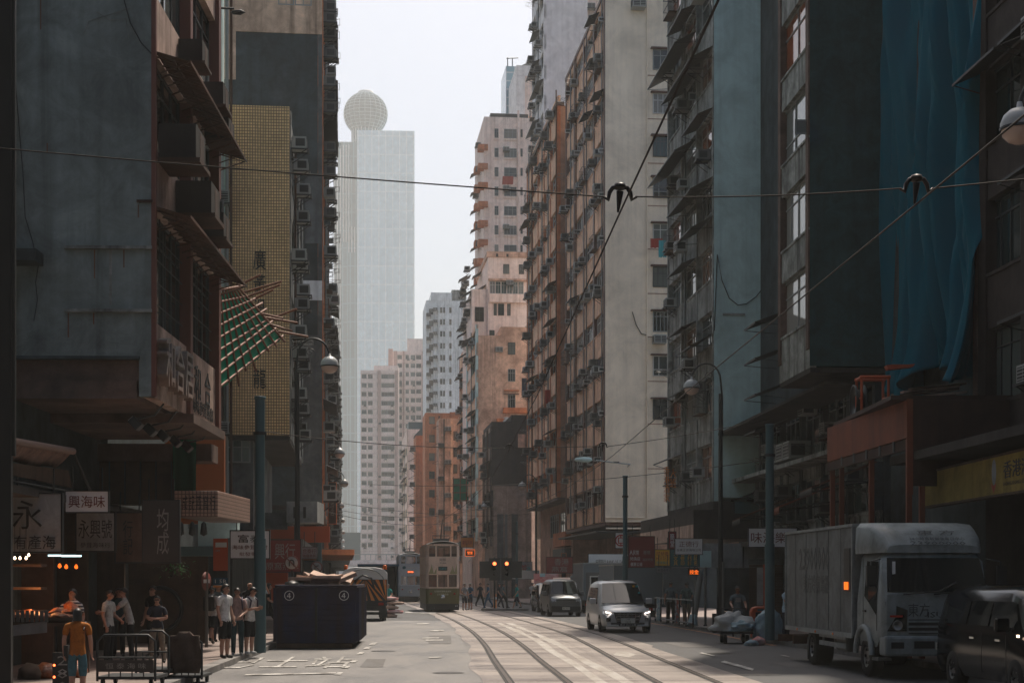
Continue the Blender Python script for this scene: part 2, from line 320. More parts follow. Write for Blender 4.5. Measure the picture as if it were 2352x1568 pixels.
def ac_mesh(cas='ac', br=True):
    mb = MB(); c = M[cas]; d = M['ac_dark']
    mb.box(-.32,.32,-.55,-.02,-.2,.22,c)
    mb.box(-.27,.02,-.556,-.55,-.15,.17,d); mb.box(.06,.28,-.556,-.55,-.15,.17,d)
    for i in range(4): mb.box(-.27,.28,-.566,-.557,-.12+.08*i,-.1+.08*i,c)
    for s_ in (-1, 1):
        mb.box(s_*.32,s_*.326,-.5,-.16,-.13,.15,d)
        if br:
            mb.box(s_*.3-.02,s_*.3+.02,-.62,0,-.25,-.2,M['metal_dark']); mb.tube([(s_*.3,-.56,-.24),(s_*.3,-.01,-.62)], .018, M['metal_dark'], 5)
    if br: mb.box(-.36,.36,-.64,-.6,-.26,-.2,M['metal_dark'])
    return mb.mesh('air_conditioner')
AC = [ac_mesh('ac'), ac_mesh('acd'), ac_mesh('ac', False)]
def rack_mesh():
    mb = MB(); m = M['metal_grey']
    for x in (-.5, .5): mb.tube([(x,0,0),(x,-.8,.06)], .014, m, 5); mb.tube([(x,-.7,.05),(x,0,-.35)], .012, m, 5)
    for y in (-.3, -.55, -.8): mb.tube([(-.62,y,.05),(.62,y,.05)], .012, m, 5)
    return mb.mesh('laundry_rack')
RACK = rack_mesh()
def cage_mesh():
    mb = MB(); m = M['metal_dark']
    for i in range(9): mb.box(-.7+.175*i-.008,-.7+.175*i+.008,-.42,-.41,-.5,.45,m)
    for z in (-.5, -.1, .45):
        mb.box(-.72,.72,-.43,-.40,z-.012,z+.012,m)
        for x in (-.71, .71): mb.box(x-.012,x+.012,-.4,0,z-.012,z+.012,m)
    mb.box(-.7,.7,-.41,0,-.52,-.505,M['rust'])
    return mb.mesh('window_cage')
CAGE = cage_mesh()
_hm = {}
def hood_mesh(w, d=.6, drop=.25, m='metal_dark'):
    k = (round(w,2), d, drop, m)
    if k in _hm: return _hm[k]
    mb = MB(); n = max(3, int(w/.12)); vs = []
    for i in range(n+1):
        x = -w/2+w*i/n; z = .02*(i % 2); vs += [(x,0,z),(x,-d,z-drop)]
    t = [(v[0],v[1],v[2]-.012) for v in vs]
    mb.add(vs, [(2*i,2*i+1,2*i+3,2*i+2) for i in range(n)], M[m]); mb.add(t, [(2*i,2*i+2,2*i+3,2*i+1) for i in range(n)], M[m])
    mb.box(-w/2,w/2,-d-.01,-d+.01,-drop-.03,-drop+.03,M[m])
    for x in (-w/2+.04, w/2-.04): mb.tube([(x,-d+.03,-drop-.02),(x,0,-.5)], .014, M[m], 5)
    _hm[k] = mb.mesh('awning'); return _hm[k]
class Bld:
    """a building: an Empty at its street corner; u runs along the street away from the camera, v away from the street"""
    def __init__(s, name, label, px, Y, slope, side, group=None, cat='building'):
        s.px, s.Y, s.side, s.sl = px, Y, side, slope; s.s = F/Y
        s.root = thing(name, label, cat, (X(px, Y), Y, 0), -math.atan(slope), group); s.nw = 0; s.na = 0; s.over = MB()
    def box(s, mb, v0, v1, u0, u1, z0, z1, m): mb.box(s.side*v0, s.side*v1, u0, u1, z0, z1, m if not isinstance(m, str) else M[m])
    def part(s, name, boxes, lab=None):
        mb = MB()
        for b in boxes: s.box(mb, *b)
        o = mb.build(name, s.root)
        if lab: o['label'] = lab
        return o
    def put(s, me, v, u, z, face='street', sc=None):
        """me faces -y as built: hang it on the street front or on the wall towards the camera"""
        o = link(me.name.split('.')[0], me, s.root, (s.side*v, u, z), -s.side*math.pi/2 if face == 'street' else 0)
        if sc: o.scale = (sc, sc, sc)
        return o
    def v(s, px): return abs(px-s.px)/s.s
    def z(s, py): return CH+(HY-py)/s.s
    def L(s, px):
        """length of the front until it reaches picture column px"""
        k = (px-CX)/F; x0 = X(s.px, s.Y); return ((x0-s.sl*s.Y)/(k-s.sl)-s.Y)*math.hypot(1, s.sl)
    def cwin(s, rects, style=0, fr='frame', gl='glass', hood=None, ac=0):
        """windows in the wall facing the camera, as picture rectangles"""
        for (x0, x1_, y0, y1) in rects:
            w_ = abs(x1_-x0)/s.s; h = abs(y1-y0)/s.s; v = (s.v(x0)+s.v(x1_))/2; z = (s.z(y0)+s.z(y1))/2
            s.put(win_mesh(w_, h, style if style >= 0 else R.randrange(4), fr, gl), v, -.005, z, 'cam')
            if hood: s.part('window_hood', [(v-w_/2-.15, v+w_/2+.15, -.3, -.002, z+h/2+.02, z+h/2+.1, hood)])
            if R.random() < ac: s.put(R.choice(AC), v+R.uniform(-.2,.2), 0, z-h/2+.05, 'cam')
    def facade(s, L, z0, n, fh, nb, wall, pier, d=.22, sill=.95, top=.4, pw=.3, sub=1, ac=.4, hood=.1, rack=.15, cage=.1, u0=0, v0=0, styles=(0,1,2,3), gl='glass', fr='frame', ztop=None, pipes=2, hm='metal_dark', pproud=.05, acs=1.0):
        wb = MB(); bw = L/nb
        zs = [z0+i*fh for i in range(n)]
        for i, zf in enumerate(zs):
            lo = zf if i == 0 else zf-top
            s.box(wb, v0, v0+d, u0, u0+L, lo, zf+sill, wall)
            s.box(wb, v0-.04, v0, u0, u0+L, zf+sill-.1, zf+sill-.02, wall)
        s.box(wb, v0, v0+d, u0, u0+L, zs[-1]+fh-top, ztop or zs[-1]+fh, wall)
        wb.build('front_wall', s.root)
        for j in range(nb+1):
            uc = min(max(u0+j*bw, u0+pw/2), u0+L-pw/2); pb = MB(); s.box(pb, v0-pproud, v0+d, uc-pw/2, uc+pw/2, z0-.01, (ztop or zs[-1]+fh)+.01, pier); pb.build('pilaster', s.root)
        ww = (bw-pw)/sub; wh = fh-sill-top
        for zf in zs:
            for j in range(nb):
                for q in range(sub):
                    u = u0+j*bw+pw/2+ww*(q+.5); zc = zf+sill+wh/2
                    me = win_mesh(ww-.06 if sub > 1 else ww, wh, R.choice(styles), fr, gl)
                    if s.nw < 98: s.put(me, v0+d-.01, u, zc); s.nw += 1
                    r = R.random()
                    if R.random() < ac and s.na < 98:
                        s.na += 1; s.put(R.choice(AC), v0-.02+(0 if R.random() < .7 else .1), u+R.uniform(-.3,.3)*ww, zf+sill+R.choice((.28, .28, wh-.3, -.35)), sc=acs*R.uniform(.9,1.1))
                    if r < hood: s.put(hood_mesh(ww+.3, .7, .3, hm), v0-.02, u, zf+fh-top+.05)
                    elif r < hood+rack: s.put(RACK, v0-.03, u, zf+sill-.1)
                    elif r < hood+rack+cage and abs(ww) > .8: s.put(CAGE, v0-.02, u, zf+sill+.45, sc=min(1, ww/1.5))
        for k in range(pipes):
            mb = MB(); u = u0+(k+.5)*L/pipes+R.uniform(-.1,.1)*L; mb.tube([(s.side*(v0-.1),u,z0),(s.side*(v0-.1),u,zs[-1]+fh)], .05, M[R.choice(('metal_grey','rust'))], 6); mb.build('drainpipe', s.root)
    def corner_px(s): return s.px
SLN, SLF = -.055, -.107
# ================================================================ RIGHT SIDE, far to near
# --- cream end-wall block
b = RC = Bld('apartment_block', 'tall cream block with a blank end wall and brown pilasters on its peach street front', 1390, 102, SLF, 1)
L = b.L(1300); zt = b.z(-14); b.part('wall', [(.22, 9, 0, L, 5.7, zt+.6, 'cream'), (0,.22,-.02,0,5.7,zt+.6,'cream')])
b.facade(L, 5.75, 12, 2.86, 4, 'peach', 'brown_strip', sub=2, fr='frame_white', sill=1.15, top=.45, ac=.42, hood=.06, rack=.28, cage=.2, pw=.55, ztop=zt, pipes=4)
b.part('parapet', [(-.08,.3,-.05,L+.05,zt,zt+.25,'brown_strip')])
b.part('window_band', [(2.75, 5.2, -.02, -.002, b.z(y)-.03, b.z(y)+.03, 'peach_end') for y in (170, 270, 372, 470, 570, 672, 772, 874, 972, 1075)])
ys = [107, 208, 307, 402, 508, 607, 710, 812, 912]
for i, y in enumerate(ys): b.cwin([(1501, 1536, y+3, y+50)], i % 4, ('frame','frame_white','frame_dark')[i % 3], hood='brown_strip')
b.put(AC[2], b.v(1514), 0, b.z(780), 'cam', 1.3); b.put(AC[2], b.v(1465), 0, b.z(12), 'cam', 1.4)
mb = MB(); mb.tube([(b.v(1487),-.06,6),(b.v(1487),-.06,zt)], .05, M['cream'], 6); mb.build('drainpipe', b.root)
mb = MB(); mb.tube([(b.v(1453),-.05,b.z(715)),(b.v(1462),-.05,b.z(745)),(b.v(1474),-.05,b.z(765)),(b.v(1487),-.05,b.z(768))], .03, M['metal_dark'], 5); mb.build('hanging_cable', b.root)
for py in (1188, 1197, 1213):
    mb = MB(); mb.tube([(b.v(1391),-.1,b.z(py)),(b.v(1480),-.1,b.z(py))], .06, M['cream'], 6); mb.build('wall_pipe', b.root)
b.part('lower_floors', [(2.6, 9, .3, L, 3.2, 5.7, 'peach_end'), (2.62,9,.5,L,0,3.2,'dark_wall'), (0,9,-.05,L,5.45,5.7,'brown_strip')])
b.part('shop_awning', [(-.6,2.6,0,L,5.0,5.12,'metal_dark')])
# --- peach block next to it, its upper floors jutting out
b = RD = Bld('apartment_block', 'salmon peach block with orange pipes and dozens of air conditioners, left of the cream block', 1281, 121, SLF, 1)
L = b.L(1211); zt = b.z(243); b.part('wall', [(.22, 9, 0, L, 8.3, zt, 'peach_end'), (0,.22,-.02,0,8.3,zt,'orange_strip')])
b.facade(L, 8.35, 11, 2.86, 5, 'peach', 'orange_strip', sub=1, fr='frame_white', sill=1.2, top=.45, ac=.85, hood=.2, rack=.4, cage=.15, pw=.3, ztop=zt, pipes=5, acs=1.15, hm='rust')
b.part('soffit', [(-.02, 9, .01, L, 8.1, 8.3, 'soffit')])
b.part('roof_cap', [(-.15, .5, -.1, L, zt, zt+.3, 'soffit')])
b.part('lower_floors', [(1.2, 9, .2, L, 0, 8.1, 'peach_end')])
for k in range(2): b.put(win_mesh(5, 1.9, 2), 1.19, 4+6.5*k, 6.4)
b.put(win_mesh(2, 1.8, 1), 2.0, .195, 6.4, 'cam')
b.part('sign_fascia', [(.7, 1.2, 1, 8, 4.6, 5.7, 'orange_strip'), (.68,1.2,1,8,3.4,4.4,'metal_dark')])
# --- tall white tower behind
b = RE = Bld('apartment_tower', 'tall bluish white tower rising above the peach block', 1250, 150, SLF, 1)
L = b.L(1223); b.part('wall', [(.22, 4.2, 0, L, 6, 66, 'white_wall'), (4.2,9,.8,L,6,66,'pinkwhite')])
b.facade(L, 30.0, 12, 2.9, 3, 'white_wall', 'white_wall', ac=.8, hood=.35, rack=.25, pw=.3, pipes=1, hm='metal_grey', acs=1.2)
for y in (36, 100): b.part('window_band', [(4.3, 6.5, .76, .8, b.z(y)-2, b.z(y)-1.9, 'peach_end')])
b.cwin([(1352, 1372, 32, 62)], 1); b.put(AC[0], b.v(1360), .75, b.z(8), 'cam', 1.2)
# --- antenna building
b = Bld('apartment_tower', 'far tower with a dish on its curved roof and a peach lower side', 1186, 250, SLF, 1)
b.part('wall', [(0, 5, 0, 12, 0, b.z(150), 'white_wall'), (1.4,6,-.3,12,0,b.z(268),'peach'), (1.4,6,-.3,12,b.z(268),b.z(175),'pinkwhite')])
mb = MB(); mb.prism([(0,2,b.z(150)),(1.4,2,b.z(138)),(2.8,2,b.z(130)),(3.2,2,b.z(133)),(2.6,2,b.z(150))], (0,4,0), M['metal_grey']); mb.build('satellite_dish', b.root)
b = Bld('office_tower', 'slim pale glass tower beside the dish roof, mast on top', 1162, 262, SLF, 1)
M['cw'] = tiles('curtain_glass', (.2,.33,.4), (.26,.4,.46), (.5,.56,.58), 1.5, 1.4, .12, .12, 0, .1)
b.part('wall', [(0, 2.2, 0, 8, 0, b.z(152), 'cw')])
mb = MB()
for q in ((0.4,0),(1.2,0)): mb.tube([(q[0],1,b.z(152)),(q[0],1,b.z(128))], .09, M['metal_grey'], 5)
mb.tube([(.2,1,b.z(130)),(2.2,1,b.z(128))], .09, M['metal_grey'], 5); mb.build('roof_mast', b.root)
# --- pinkish white tower
b = RG = Bld('apartment_tower', 'pinkish white tower with orange balcony boxes at its corner', 1112, 229, SLF, 1)
L = b.L(1091); zt = b.z(268); b.part('wall', [(0, 7, 0, L, 0, zt, 'pinkwhite')])
b.part('roof_block', [(1, 6.6, 1, 8, zt, b.z(255), 'metal_dark'), (2,4,2,6,b.z(255),b.z(250),'white_wall')])
for k in range(7):
    y = 295+44.4*k; b.cwin([(1136,1145,y,y+21)], k % 4, 'frame'); b.cwin([(1158,1187,y,y+21)], (k+1) % 4, 'frame'); b.cwin([(1196,1201,y,y+18)], 0, 'frame_dark')
    b.part('window_ledge', [(b.v(1134), b.v(1147), -.15, -.01, b.z(y+26), b.z(y+25), 'pinkwhite'), (b.v(1156), b.v(1188), -.2, -.01, b.z(y+26), b.z(y+25), 'pinkwhite')])
    b.part('balcony_box', [(-.9, .5, -.7, 1.2, b.z(346+43.5*k), b.z(334+43.5*k), 'orange_strip')])
    b.part('balcony_box', [(-.9, .3, 6, 8, b.z(370+43.5*k), b.z(357+43.5*k), 'orange_strip')])
    if k % 2: b.put(AC[0], b.v(1162), 0, b.z(y+4), 'cam', 1.4)
    b.put(AC[1], 0, 3+R.random()*8, b.z(y+R.uniform(0,30)), sc=1.4); b.put(hood_mesh(2.6,1.2,.7), 0, 10, b.z(y+60))
mb = MB(); mb.tube([(b.v(1191),-.15,0),(b.v(1191),-.15,zt+1)], .15, M['pinkwhite'], 6); mb.build('drainpipe', b.root)
# --- stepped upper block
b = RH = Bld('apartment_block', 'stepped whitish block with a long glazed balcony, below the pinkish tower', 1121, 172, SLF, 1)
zt = b.z(578); b.part('wall', [(0, 5.2, 0, 14, 0, b.z(590), 'pinkwhite'), (-.15,5.3,-.2,14,b.z(590),zt,'stain_peach'), (-1.75,0,.6,14,0,b.z(662),'pinkwhite')])
b.part('balcony', [(.1, 4.4, -.5, 0, b.z(695), b.z(676), 'pinkwhite'), (0,4.4,-.55,.0,b.z(645),b.z(641),'stain_peach')])
b.cwin([(1125+13.2*i, 1137+13.2*i, 646, 674) for i in range(6)], 0, 'frame_white')
b.cwin([(1134,1141,697,724),(1144,1158,697,724),(1165,1173,697,724),(1156,1170,606,628),(1192,1204,606,628)], 0, 'frame_dark')
b.cwin([(1124,1136,758,770)], 1, 'frame_dark'); b.put(AC[0], b.v(1170), 0, b.z(650), 'cam', 1.2)
b.put(win_mesh(1.0,1.6,0,'frame_dark'), -.9, .59, b.z(720), 'cam')
b.part('roof_vent', [(b.v(1139), b.v(1144), -.25, -.2, b.z(590), b.z(583), 'ac_dark'), (b.v(1163), b.v(1168), -.25, -.2, b.z(590), b.z(583), 'ac_dark')])
for k in range(12):
    b.put(AC[k % 2], -1.75, 2+R.random()*9, b.z(600+R.random()*170), sc=1.2); b.put(hood_mesh(2.2,1.0,.6), -1.75 if k % 3 else 0, 2+R.random()*8, b.z(590+k*18))
# --- stained peach end wall
b = RI = Bld('apartment_block', 'mould stained peach end wall with three dark windows and one air conditioner', 1094, 165, SLF, 1)
L = b.L(1072); b.part('wall', [(.2, 5.4, 0, L, 0, b.z(770), 'stain_peach'), (2.6,5.4,.02,L,b.z(770),b.z(749),'stain_peach')])
b.cwin([(1167,1184,785,813)], 0, 'frame_dark'); b.cwin([(1167,1184,846,875),(1167,1184,905,936)], 1, 'frame')
b.put(AC[2], b.v(1146), 0, b.z(803), 'cam', 1.2)
b.part('window_ledge', [(b.v(1158), b.v(1192), -.35, -.01, b.z(897), b.z(895), 'orange_strip'), (b.v(1155), b.v(1210), -.5, -.01, b.z(948), b.z(936), 'orange_strip'), (b.v(1158), b.v(1192), -.3,-.01,b.z(905),b.z(903),'soffit')])
b.facade(L, 6, 8, 2.85, 2, 'peach', 'bluegrey', ac=.8, hood=.5, rack=.3, pw=.6, pipes=1, acs=1.2)
mb = MB(); c = Vector((b.v(1163), -1.0, b.z(972)))
mb.lathe([(0,-.05),(.35,.02),(.62,.2),(.64,.22),(.35,.05),(0,-.02)], M['lamp_top'], c, 16, 'y'); mb.tube([c, c+Vector((0,1,-.4))], .03, M['metal_grey'], 5)
d_ = mb.build('satellite_dish', b.root)
b.part('roof_lean_to', [(b.v(1140), 5.0, -.9, -.01, b.z(975), b.z(962), 'orange_wall')])
# --- low dark mouldy block in front
b = RJ = Bld('low_building', 'low windowless block with black upper wall and mouldy grey plaster below', 1128, 152, SLF, 1)
L = 9; b.part('wall', [(.2, 3.95, 0, L, 0, b.z(1115), 'mould')]); b.part('upper_wall', [(.05, 3.95, -.03, L, b.z(1115), b.z(968), 'black_wall'), (2.0,3.95,-.02,L,b.z(968),b.z(952),'black_wall')], 'black weathered upper wall')
b.facade(L, 5.2, 4, 2.9, 2, 'mould', 'black_wall', ac=.9, rack=.3, hood=.3, pipes=2, acs=1.2, fr='frame_dark')
b.part('window_frame', [(b.v(1190), b.v(1207), -.12, -.04, b.z(1027), b.z(996), 'stain_peach')]); b.cwin([(1192,1206,998,1025)], 0, 'frame_dark')
b.part('roller_shutters', [(.6, 1.2, -.08, -.01, .2, b.z(1180), 'lgrey_wall'), (1.35,1.6,-.09,-.01,.2,b.z(1180),'metal_grey'), (2.0,2.6,-.08,-.01,.2,b.z(1180),'dark_wall')])
b.put(AC[2], b.v(1167), 0, b.z(1302), 'cam', 1.5)
# --- receding row behind the trams
def row(name, label, px, px2, Y, top, wall, pier, depth=3.5, n=5, nb=3, z0=4, fh=3.0, **k):
    b = Bld(name, label, px, Y, SLF, 1, 'buildings receding behind the trams'); L = b.L(px2) if px2 < px else 10
    L = min(L, 26); b.part('wall', [(.2, depth, 0, L, 0, b.z(top), wall)]); n = max(1, int((b.z(top)-z0-.5)/fh))
    b.facade(L, z0, n, fh, nb, wall, pier, ztop=b.z(top), **k); return b
b = row('apartment_block', 'peach block with dark canopies and balconies, behind the mouldy end wall', 1074, 1056, 188, 785, 'peach', 'orange_strip', 3, hood=.5, ac=.8, rack=.3, acs=1.3)
b = row('apartment_block', 'narrow rust stained peach block with drainpipes, right above the second tram', 1054, 990, 205, 957, 'stain_peach', 'stain_peach', 1.2, ac=.8, hood=.4, rack=.3, acs=1.3)
b.part('rear_wing', [(-2.6, .1, .3, 6, 0, b.z(960), 'stain_peach'), (-1.1,-.8,.1,.3,0,b.z(962),'peach'), (-2.0,-1.85,.15,.3,0,b.z(962),'soffit')])
for k in range(7): b.put(AC[k%2], -2.3 if k%2 else -1.45, .3, b.z(985+k*38), 'cam', 1.3); b.put(win_mesh(.5,1.2,0,'frame_dark'), -.45, .29, b.z(1000+k*38), 'cam'); b.put(hood_mesh(1.0,.7,.35,'rust'), -2.6, 1.5+k*.4, b.z(975+k*40))
b = row('apartment_block', 'bright orange walled block with weeds on its flat roof', 1034, 1000, 250, 946, 'orange_wall', 'orange_strip', 4, ac=.6, hood=.3, acs=1.4)
b.part('side_wing', [(-4, .1, .2, 8, 0, b.z(948), 'orange_wall'), (-1.9,-1.6,.0,.2,0,b.z(955),'brown_strip')])
for k in range(6): b.put(win_mesh(.9,1.2,k%3,'frame_dark'), -2.9, .19, b.z(965+k*42), 'cam'); b.put(AC[k%2], -.6, .2, b.z(975+k*42), 'cam', 1.5)
b = row('apartment_block', 'orange block with a teal lean-to roof', 985, 950, 262, 1000, 'orange_wall', 'lgrey_wall', 3, ac=.6, hood=.4, acs=1.4)
b.part('end_wing', [(-2.2, .1, -.3, 8, 0, b.z(1000), 'orange_wall')]);
for k in range(6): b.put(AC[1], -2.2, 1+.6*k, b.z(1030+k*40), sc=1.6); b.put(hood_mesh(1.5,1.2,.6,'rust'), -2.2, 1.5, b.z(1050+k*40))
mb = MB(); mb.prism([(-2.4,-.4,b.z(1000)),(1.5,-.4,b.z(1000)),(1.5,-.4,b.z(975)),(-.9,-.4,b.z(978))], (0,6,0), M['teal']); mb.build('lean_to_roof', b.root)
b = row('apartment_block', 'cream block with a green glazed roof floor, farthest of the right hand row', 935, 915, 300, 985, 'pinkwhite', 'cream', 3.4, ac=.5, hood=.3, acs=1.4)
b.part('roof_floor', [(.3, 3.6, .5, 8, b.z(985), b.z(968), 'teal')])
# --- far white block
b = Bld('apartment_tower', 'grey stained white tower between the estate and the right hand row', 1012, 360, SLF, 1)
b.part('wall', [(-3.3, 6, 0, 16, 0, b.z(690), 'w2'), (-2.2,2.6,-.1,16,b.z(690),b.z(672),'w2'), (2.6,6,.5,16,b.z(690),b.z(664),'concrete_wall'), (-1.6,-1.0,-.5,0,0,b.z(705),'w2'), (4.0,4.4,-.3,0,0,b.z(705),'w2'), (-.6,-.4,-.3,0,0,b.z(690),'w2')])
for k in range(9):
    y = 712+27.3*k
    for (x0, x1_) in ((-1,4),(6,10),(20,25)):
        w_ = (x1_-x0)/b.s; b.put(win_mesh(w_, 1.25, 0, 'frame_dark'), (x0+x1_)/2/b.s, -.01, b.z(y), 'cam')
    b.put(win_mesh(.9, 1.3, 0, 'frame_dark'), -2.2, -.01, b.z(y+4), 'cam'); b.put(AC[0], -1.3, -.5, b.z(y), 'cam', 1.6); b.put(AC[1], -2.8, 0, b.z(y+12), 'cam', 1.6)
# --- estate
for (nm, px, Y, top, wid, cols, lab, t2) in (('apartment_tower', 828, 480, 850, 11.6, ((1.1,1.5),(3.0,1.4),(5.6,1.0),(7.4,2.0),(9.4,2.0)), 'pale pink estate tower with brown piers, lower of the pair beside the glass skyscraper', 838),
                           ('apartment_tower', 902, 495, 806, 13, ((2.2,1.4),(4.6,1.0),(6.4,1.4),(8.2,1.6),(10.6,2.2),(12.2,1.4)), 'pale pink estate tower with a stepped roof, taller of the pair', 776)):
    b = Bld(nm, lab, px, Y, -.05, 1, 'pink estate towers'); zt = b.z(top)
    b.part('wall', [(0, wid, 0, 18, 0, zt, 'estate'), (wid*.35,wid,1,16,zt,b.z(t2),'estate')])
    pc = ((5.2,6.2),(10.6,11.5)) if px == 828 else ((.3,1.4),(9.2,10.2),(3.2,3.7))
    b.part('pier', [(p0, p1, -.35, -.005, 0, zt, 'estate_pier') for p0, p1 in pc])
    if px == 902: b.part('recess', [(-1.4, -.0, .8, 14, 0, b.z(800), 'estate_pier')])
    rows = int((zt-3)/2.72)
    for i in range(rows):
        z = zt-1.9-i*2.72
        for (v, w_) in cols:
            if b.nw < 99: b.put(win_mesh(w_, 1.3, (i+int(v)) % 3, 'frame'), v, -.005, z, 'cam'); b.nw += 1
            if R.random() < .25 and b.na < 99: b.put(AC[R.randrange(2)], v+.3, 0, z-.8, 'cam', 1.2); b.na += 1
    b.part('floor_bands', [(0, wid, -.06, -.001, zt-1.1-i*2.72, zt-1.02-i*2.72, 'estate_pier') for i in range(rows)])
# --- glass skyscraper
T = thing('skyscraper', 'hazy pale glass skyscraper carrying a latticed sphere on its roof', 'skyscraper', (X(886,1300), 1300, 0), .06); s_ = F/725; T.scale = (1300/725,)*3
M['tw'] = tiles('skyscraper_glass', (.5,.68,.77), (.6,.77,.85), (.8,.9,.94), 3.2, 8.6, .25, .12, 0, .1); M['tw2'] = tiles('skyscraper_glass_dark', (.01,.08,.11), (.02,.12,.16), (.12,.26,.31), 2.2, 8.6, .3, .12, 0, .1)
M['finpale'] = mk('pale_fin', (.6,.73,.79), .4); M['sphg'] = mk('sphere_panels', (.02,.06,.085), .9, spec=.03); M['lattice'] = mk('sphere_lattice', (.42,.5,.54), .9, spec=.03)
def tz(py): return (CH+(HY-py)*1300/F)*725/1300
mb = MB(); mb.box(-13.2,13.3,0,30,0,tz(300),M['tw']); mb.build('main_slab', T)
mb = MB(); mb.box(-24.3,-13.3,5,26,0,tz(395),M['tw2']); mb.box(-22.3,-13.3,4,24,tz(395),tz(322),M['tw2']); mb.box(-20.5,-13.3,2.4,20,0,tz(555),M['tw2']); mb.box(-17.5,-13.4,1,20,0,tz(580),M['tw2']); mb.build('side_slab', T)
mb = MB()
for i in range(9): mb.box(-24+1.35*i, -23.7+1.35*i, 3.4 if i < 5 else 1.8, 5, 0, tz(395 if i < 2 else 520 if i > 5 else 330), M['white'])
for i in range(14): mb.box(-12.9+2*i, -12.75+2*i, -.08, -.01, 0, tz(302), M['finpale'])
mb.build('fins', T)
mb = MB(); mb.lathe([(6.2,tz(330)),(6.2,tz(288)),(7.2,tz(283))], M['tw2'], (-9.6,10,0), 24)
for i in range(24): an = i*math.pi/12; mb.box(-9.6+6.5*math.cos(an)-.2,-9.6+6.5*math.cos(an)+.2,10+6.5*math.sin(an)-.2,10+6.5*math.sin(an)+.2,tz(330),tz(286),M['white'])
mb.build('sphere_neck', T)
mb = MB(); r_ = 10.2; zc = tz(249); mb.lathe([(r_*math.sin(math.pi*k/20), zc-r_*math.cos(math.pi*k/20)) for k in range(1,20)], M['sphg'], (-9.6,10,0), 32, smooth=False)
sph = mb.build('sphere', T)
mb = MB()
for k in range(2, 19):
    rr = (r_+.12)*math.sin(math.pi*k/20); mb.tube([(-9.6+rr*math.cos(2*math.pi*i/32), 10+rr*math.sin(2*math.pi*i/32), zc-r_*math.cos(math.pi*k/20)) for i in range(33)], .1, M['lattice'], 4, False)
for i in range(24):
    an = 2*math.pi*i/24; mb.tube([(-9.6+(r_+.12)*math.sin(math.pi*k/20)*math.cos(an), 10+(r_+.12)*math.sin(math.pi*k/20)*math.sin(an), zc-r_*math.cos(math.pi*k/20)) for k in range(1,20)], .1, M['lattice'], 4, False)
mb.lathe([(3.6,zc+r_-.6),(3.6,zc+r_+.3),(0,zc+r_+.35)], M['white'], (-9.6,10,0), 20); mb.build('lattice', sph)
# ================================================================ RIGHT SIDE, near blocks
b = RB = Bld('apartment_block', 'old concrete block with glazed balconies and a windowless blue grey end wall', 1640, 65.8, -.09, 1)
L = b.L(1535); zb = b.z(1150)
b.part('wall', [(.25, 2.78, 0, L, zb+.15, 34, 'bluegrey'), (0,.25,-.02,.0,zb,34,'bluegrey')])
b.facade(L, zb, 10, 2.8, 3, 'concrete_wall', 'concrete_wall', d=.25, sill=1.05, top=.3, ac=.55, hood=.28, rack=.15, cage=.12, pw=.22, gl='glass_warm', pipes=1, ztop=34, styles=(0,1,2,3,2,0))
for k, (u0, u1, y) in enumerate(((3.4, L, 70), (0, 6.6, 170), (3.4, L, 330), (0, 5, 470), (0, 3.3, 560), (0,3.3,830))):
    b.put(hood_mesh(u1-u0, 1.0, .55), -.02, (u0+u1)/2, b.z(y-65))
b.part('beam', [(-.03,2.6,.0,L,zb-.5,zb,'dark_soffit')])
b.part('rear_block', [(2.78, 12, .9, L, 5.4, 34, 'dark_wall'), (3.2, 12, .9, 9, 0, 5.4, 'dark_wall')])
mb = MB(); p0 = Vector((b.v(1643),-.05,b.z(590))); p1 = Vector((b.v(1772),-.05,b.z(635)))
mb.tube([Vector((b.v(1640+q[0]),-.05,b.z(q[1]))) for q in ((0,760),(7,585),(18,645),(35,685),(55,700),(75,697),(98,680),(118,655),(130,632))], .02, M['metal_dark'], 5); mb.build('hanging_cable', b.root)
mb = MB(); mb.tube([(b.v(1778),-.09,zb),(b.v(1778),-.09,34)], .07, M['bluegrey'], 6); mb.build('drainpipe', b.root)
b.part('wall_patch', [(b.v(1660), b.v(1712), -.05, -.021, b.z(724), b.z(719), 'concrete_wall')])
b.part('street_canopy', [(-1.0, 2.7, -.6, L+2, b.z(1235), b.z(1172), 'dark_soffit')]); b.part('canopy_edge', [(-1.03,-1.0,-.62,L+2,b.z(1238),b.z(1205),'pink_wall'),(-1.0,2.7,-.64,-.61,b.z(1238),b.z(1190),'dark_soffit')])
b.part('green_panel', [(b.v(1680), b.v(1765), -.7, -.65, b.z(1180), b.z(1153), 'teal')])
b = RA = Bld('apartment_block', 'dark green windowless end wall with metal windows with painted reflections on its narrow street front', 1860, 48, -.06, 1)
L = b.L(1790)
b.part('wall', [(.2, 2.42, 0, L, 8.5, 32, 'greenblack'), (0,.2,-.02,0,8.5,32,'greenblack'), (0,.2,0,L,8.45,9.04,'concrete_wall')])
b.facade(L, 9.04, 8, 2.83, 1, 'concrete_wall', 'soffit', d=.2, sill=.9, top=.17, ac=.0, hood=0, rack=0, cage=0, pw=.35, gl='glass_warm', fr='frame', pipes=0, styles=(2,0,3), ztop=32)
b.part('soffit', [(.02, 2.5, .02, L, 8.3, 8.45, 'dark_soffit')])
for k in range(4): b.put(hood_mesh(1.8, 1.1, .4), .3, L+.9, b.z(660+k*90))
b.part('rear_block', [(2.42, 12, .3, 20, 0, 32, 'dark_wall')])
b.facade(19, 3.4, 2, 2.7, 6, 'concrete_wall', 'dark_wall', d=.2, sill=.7, top=.5, u0=.4, v0=2.2, ac=.9, hood=.2, rack=.2, cage=.4, gl='glass', pipes=2)
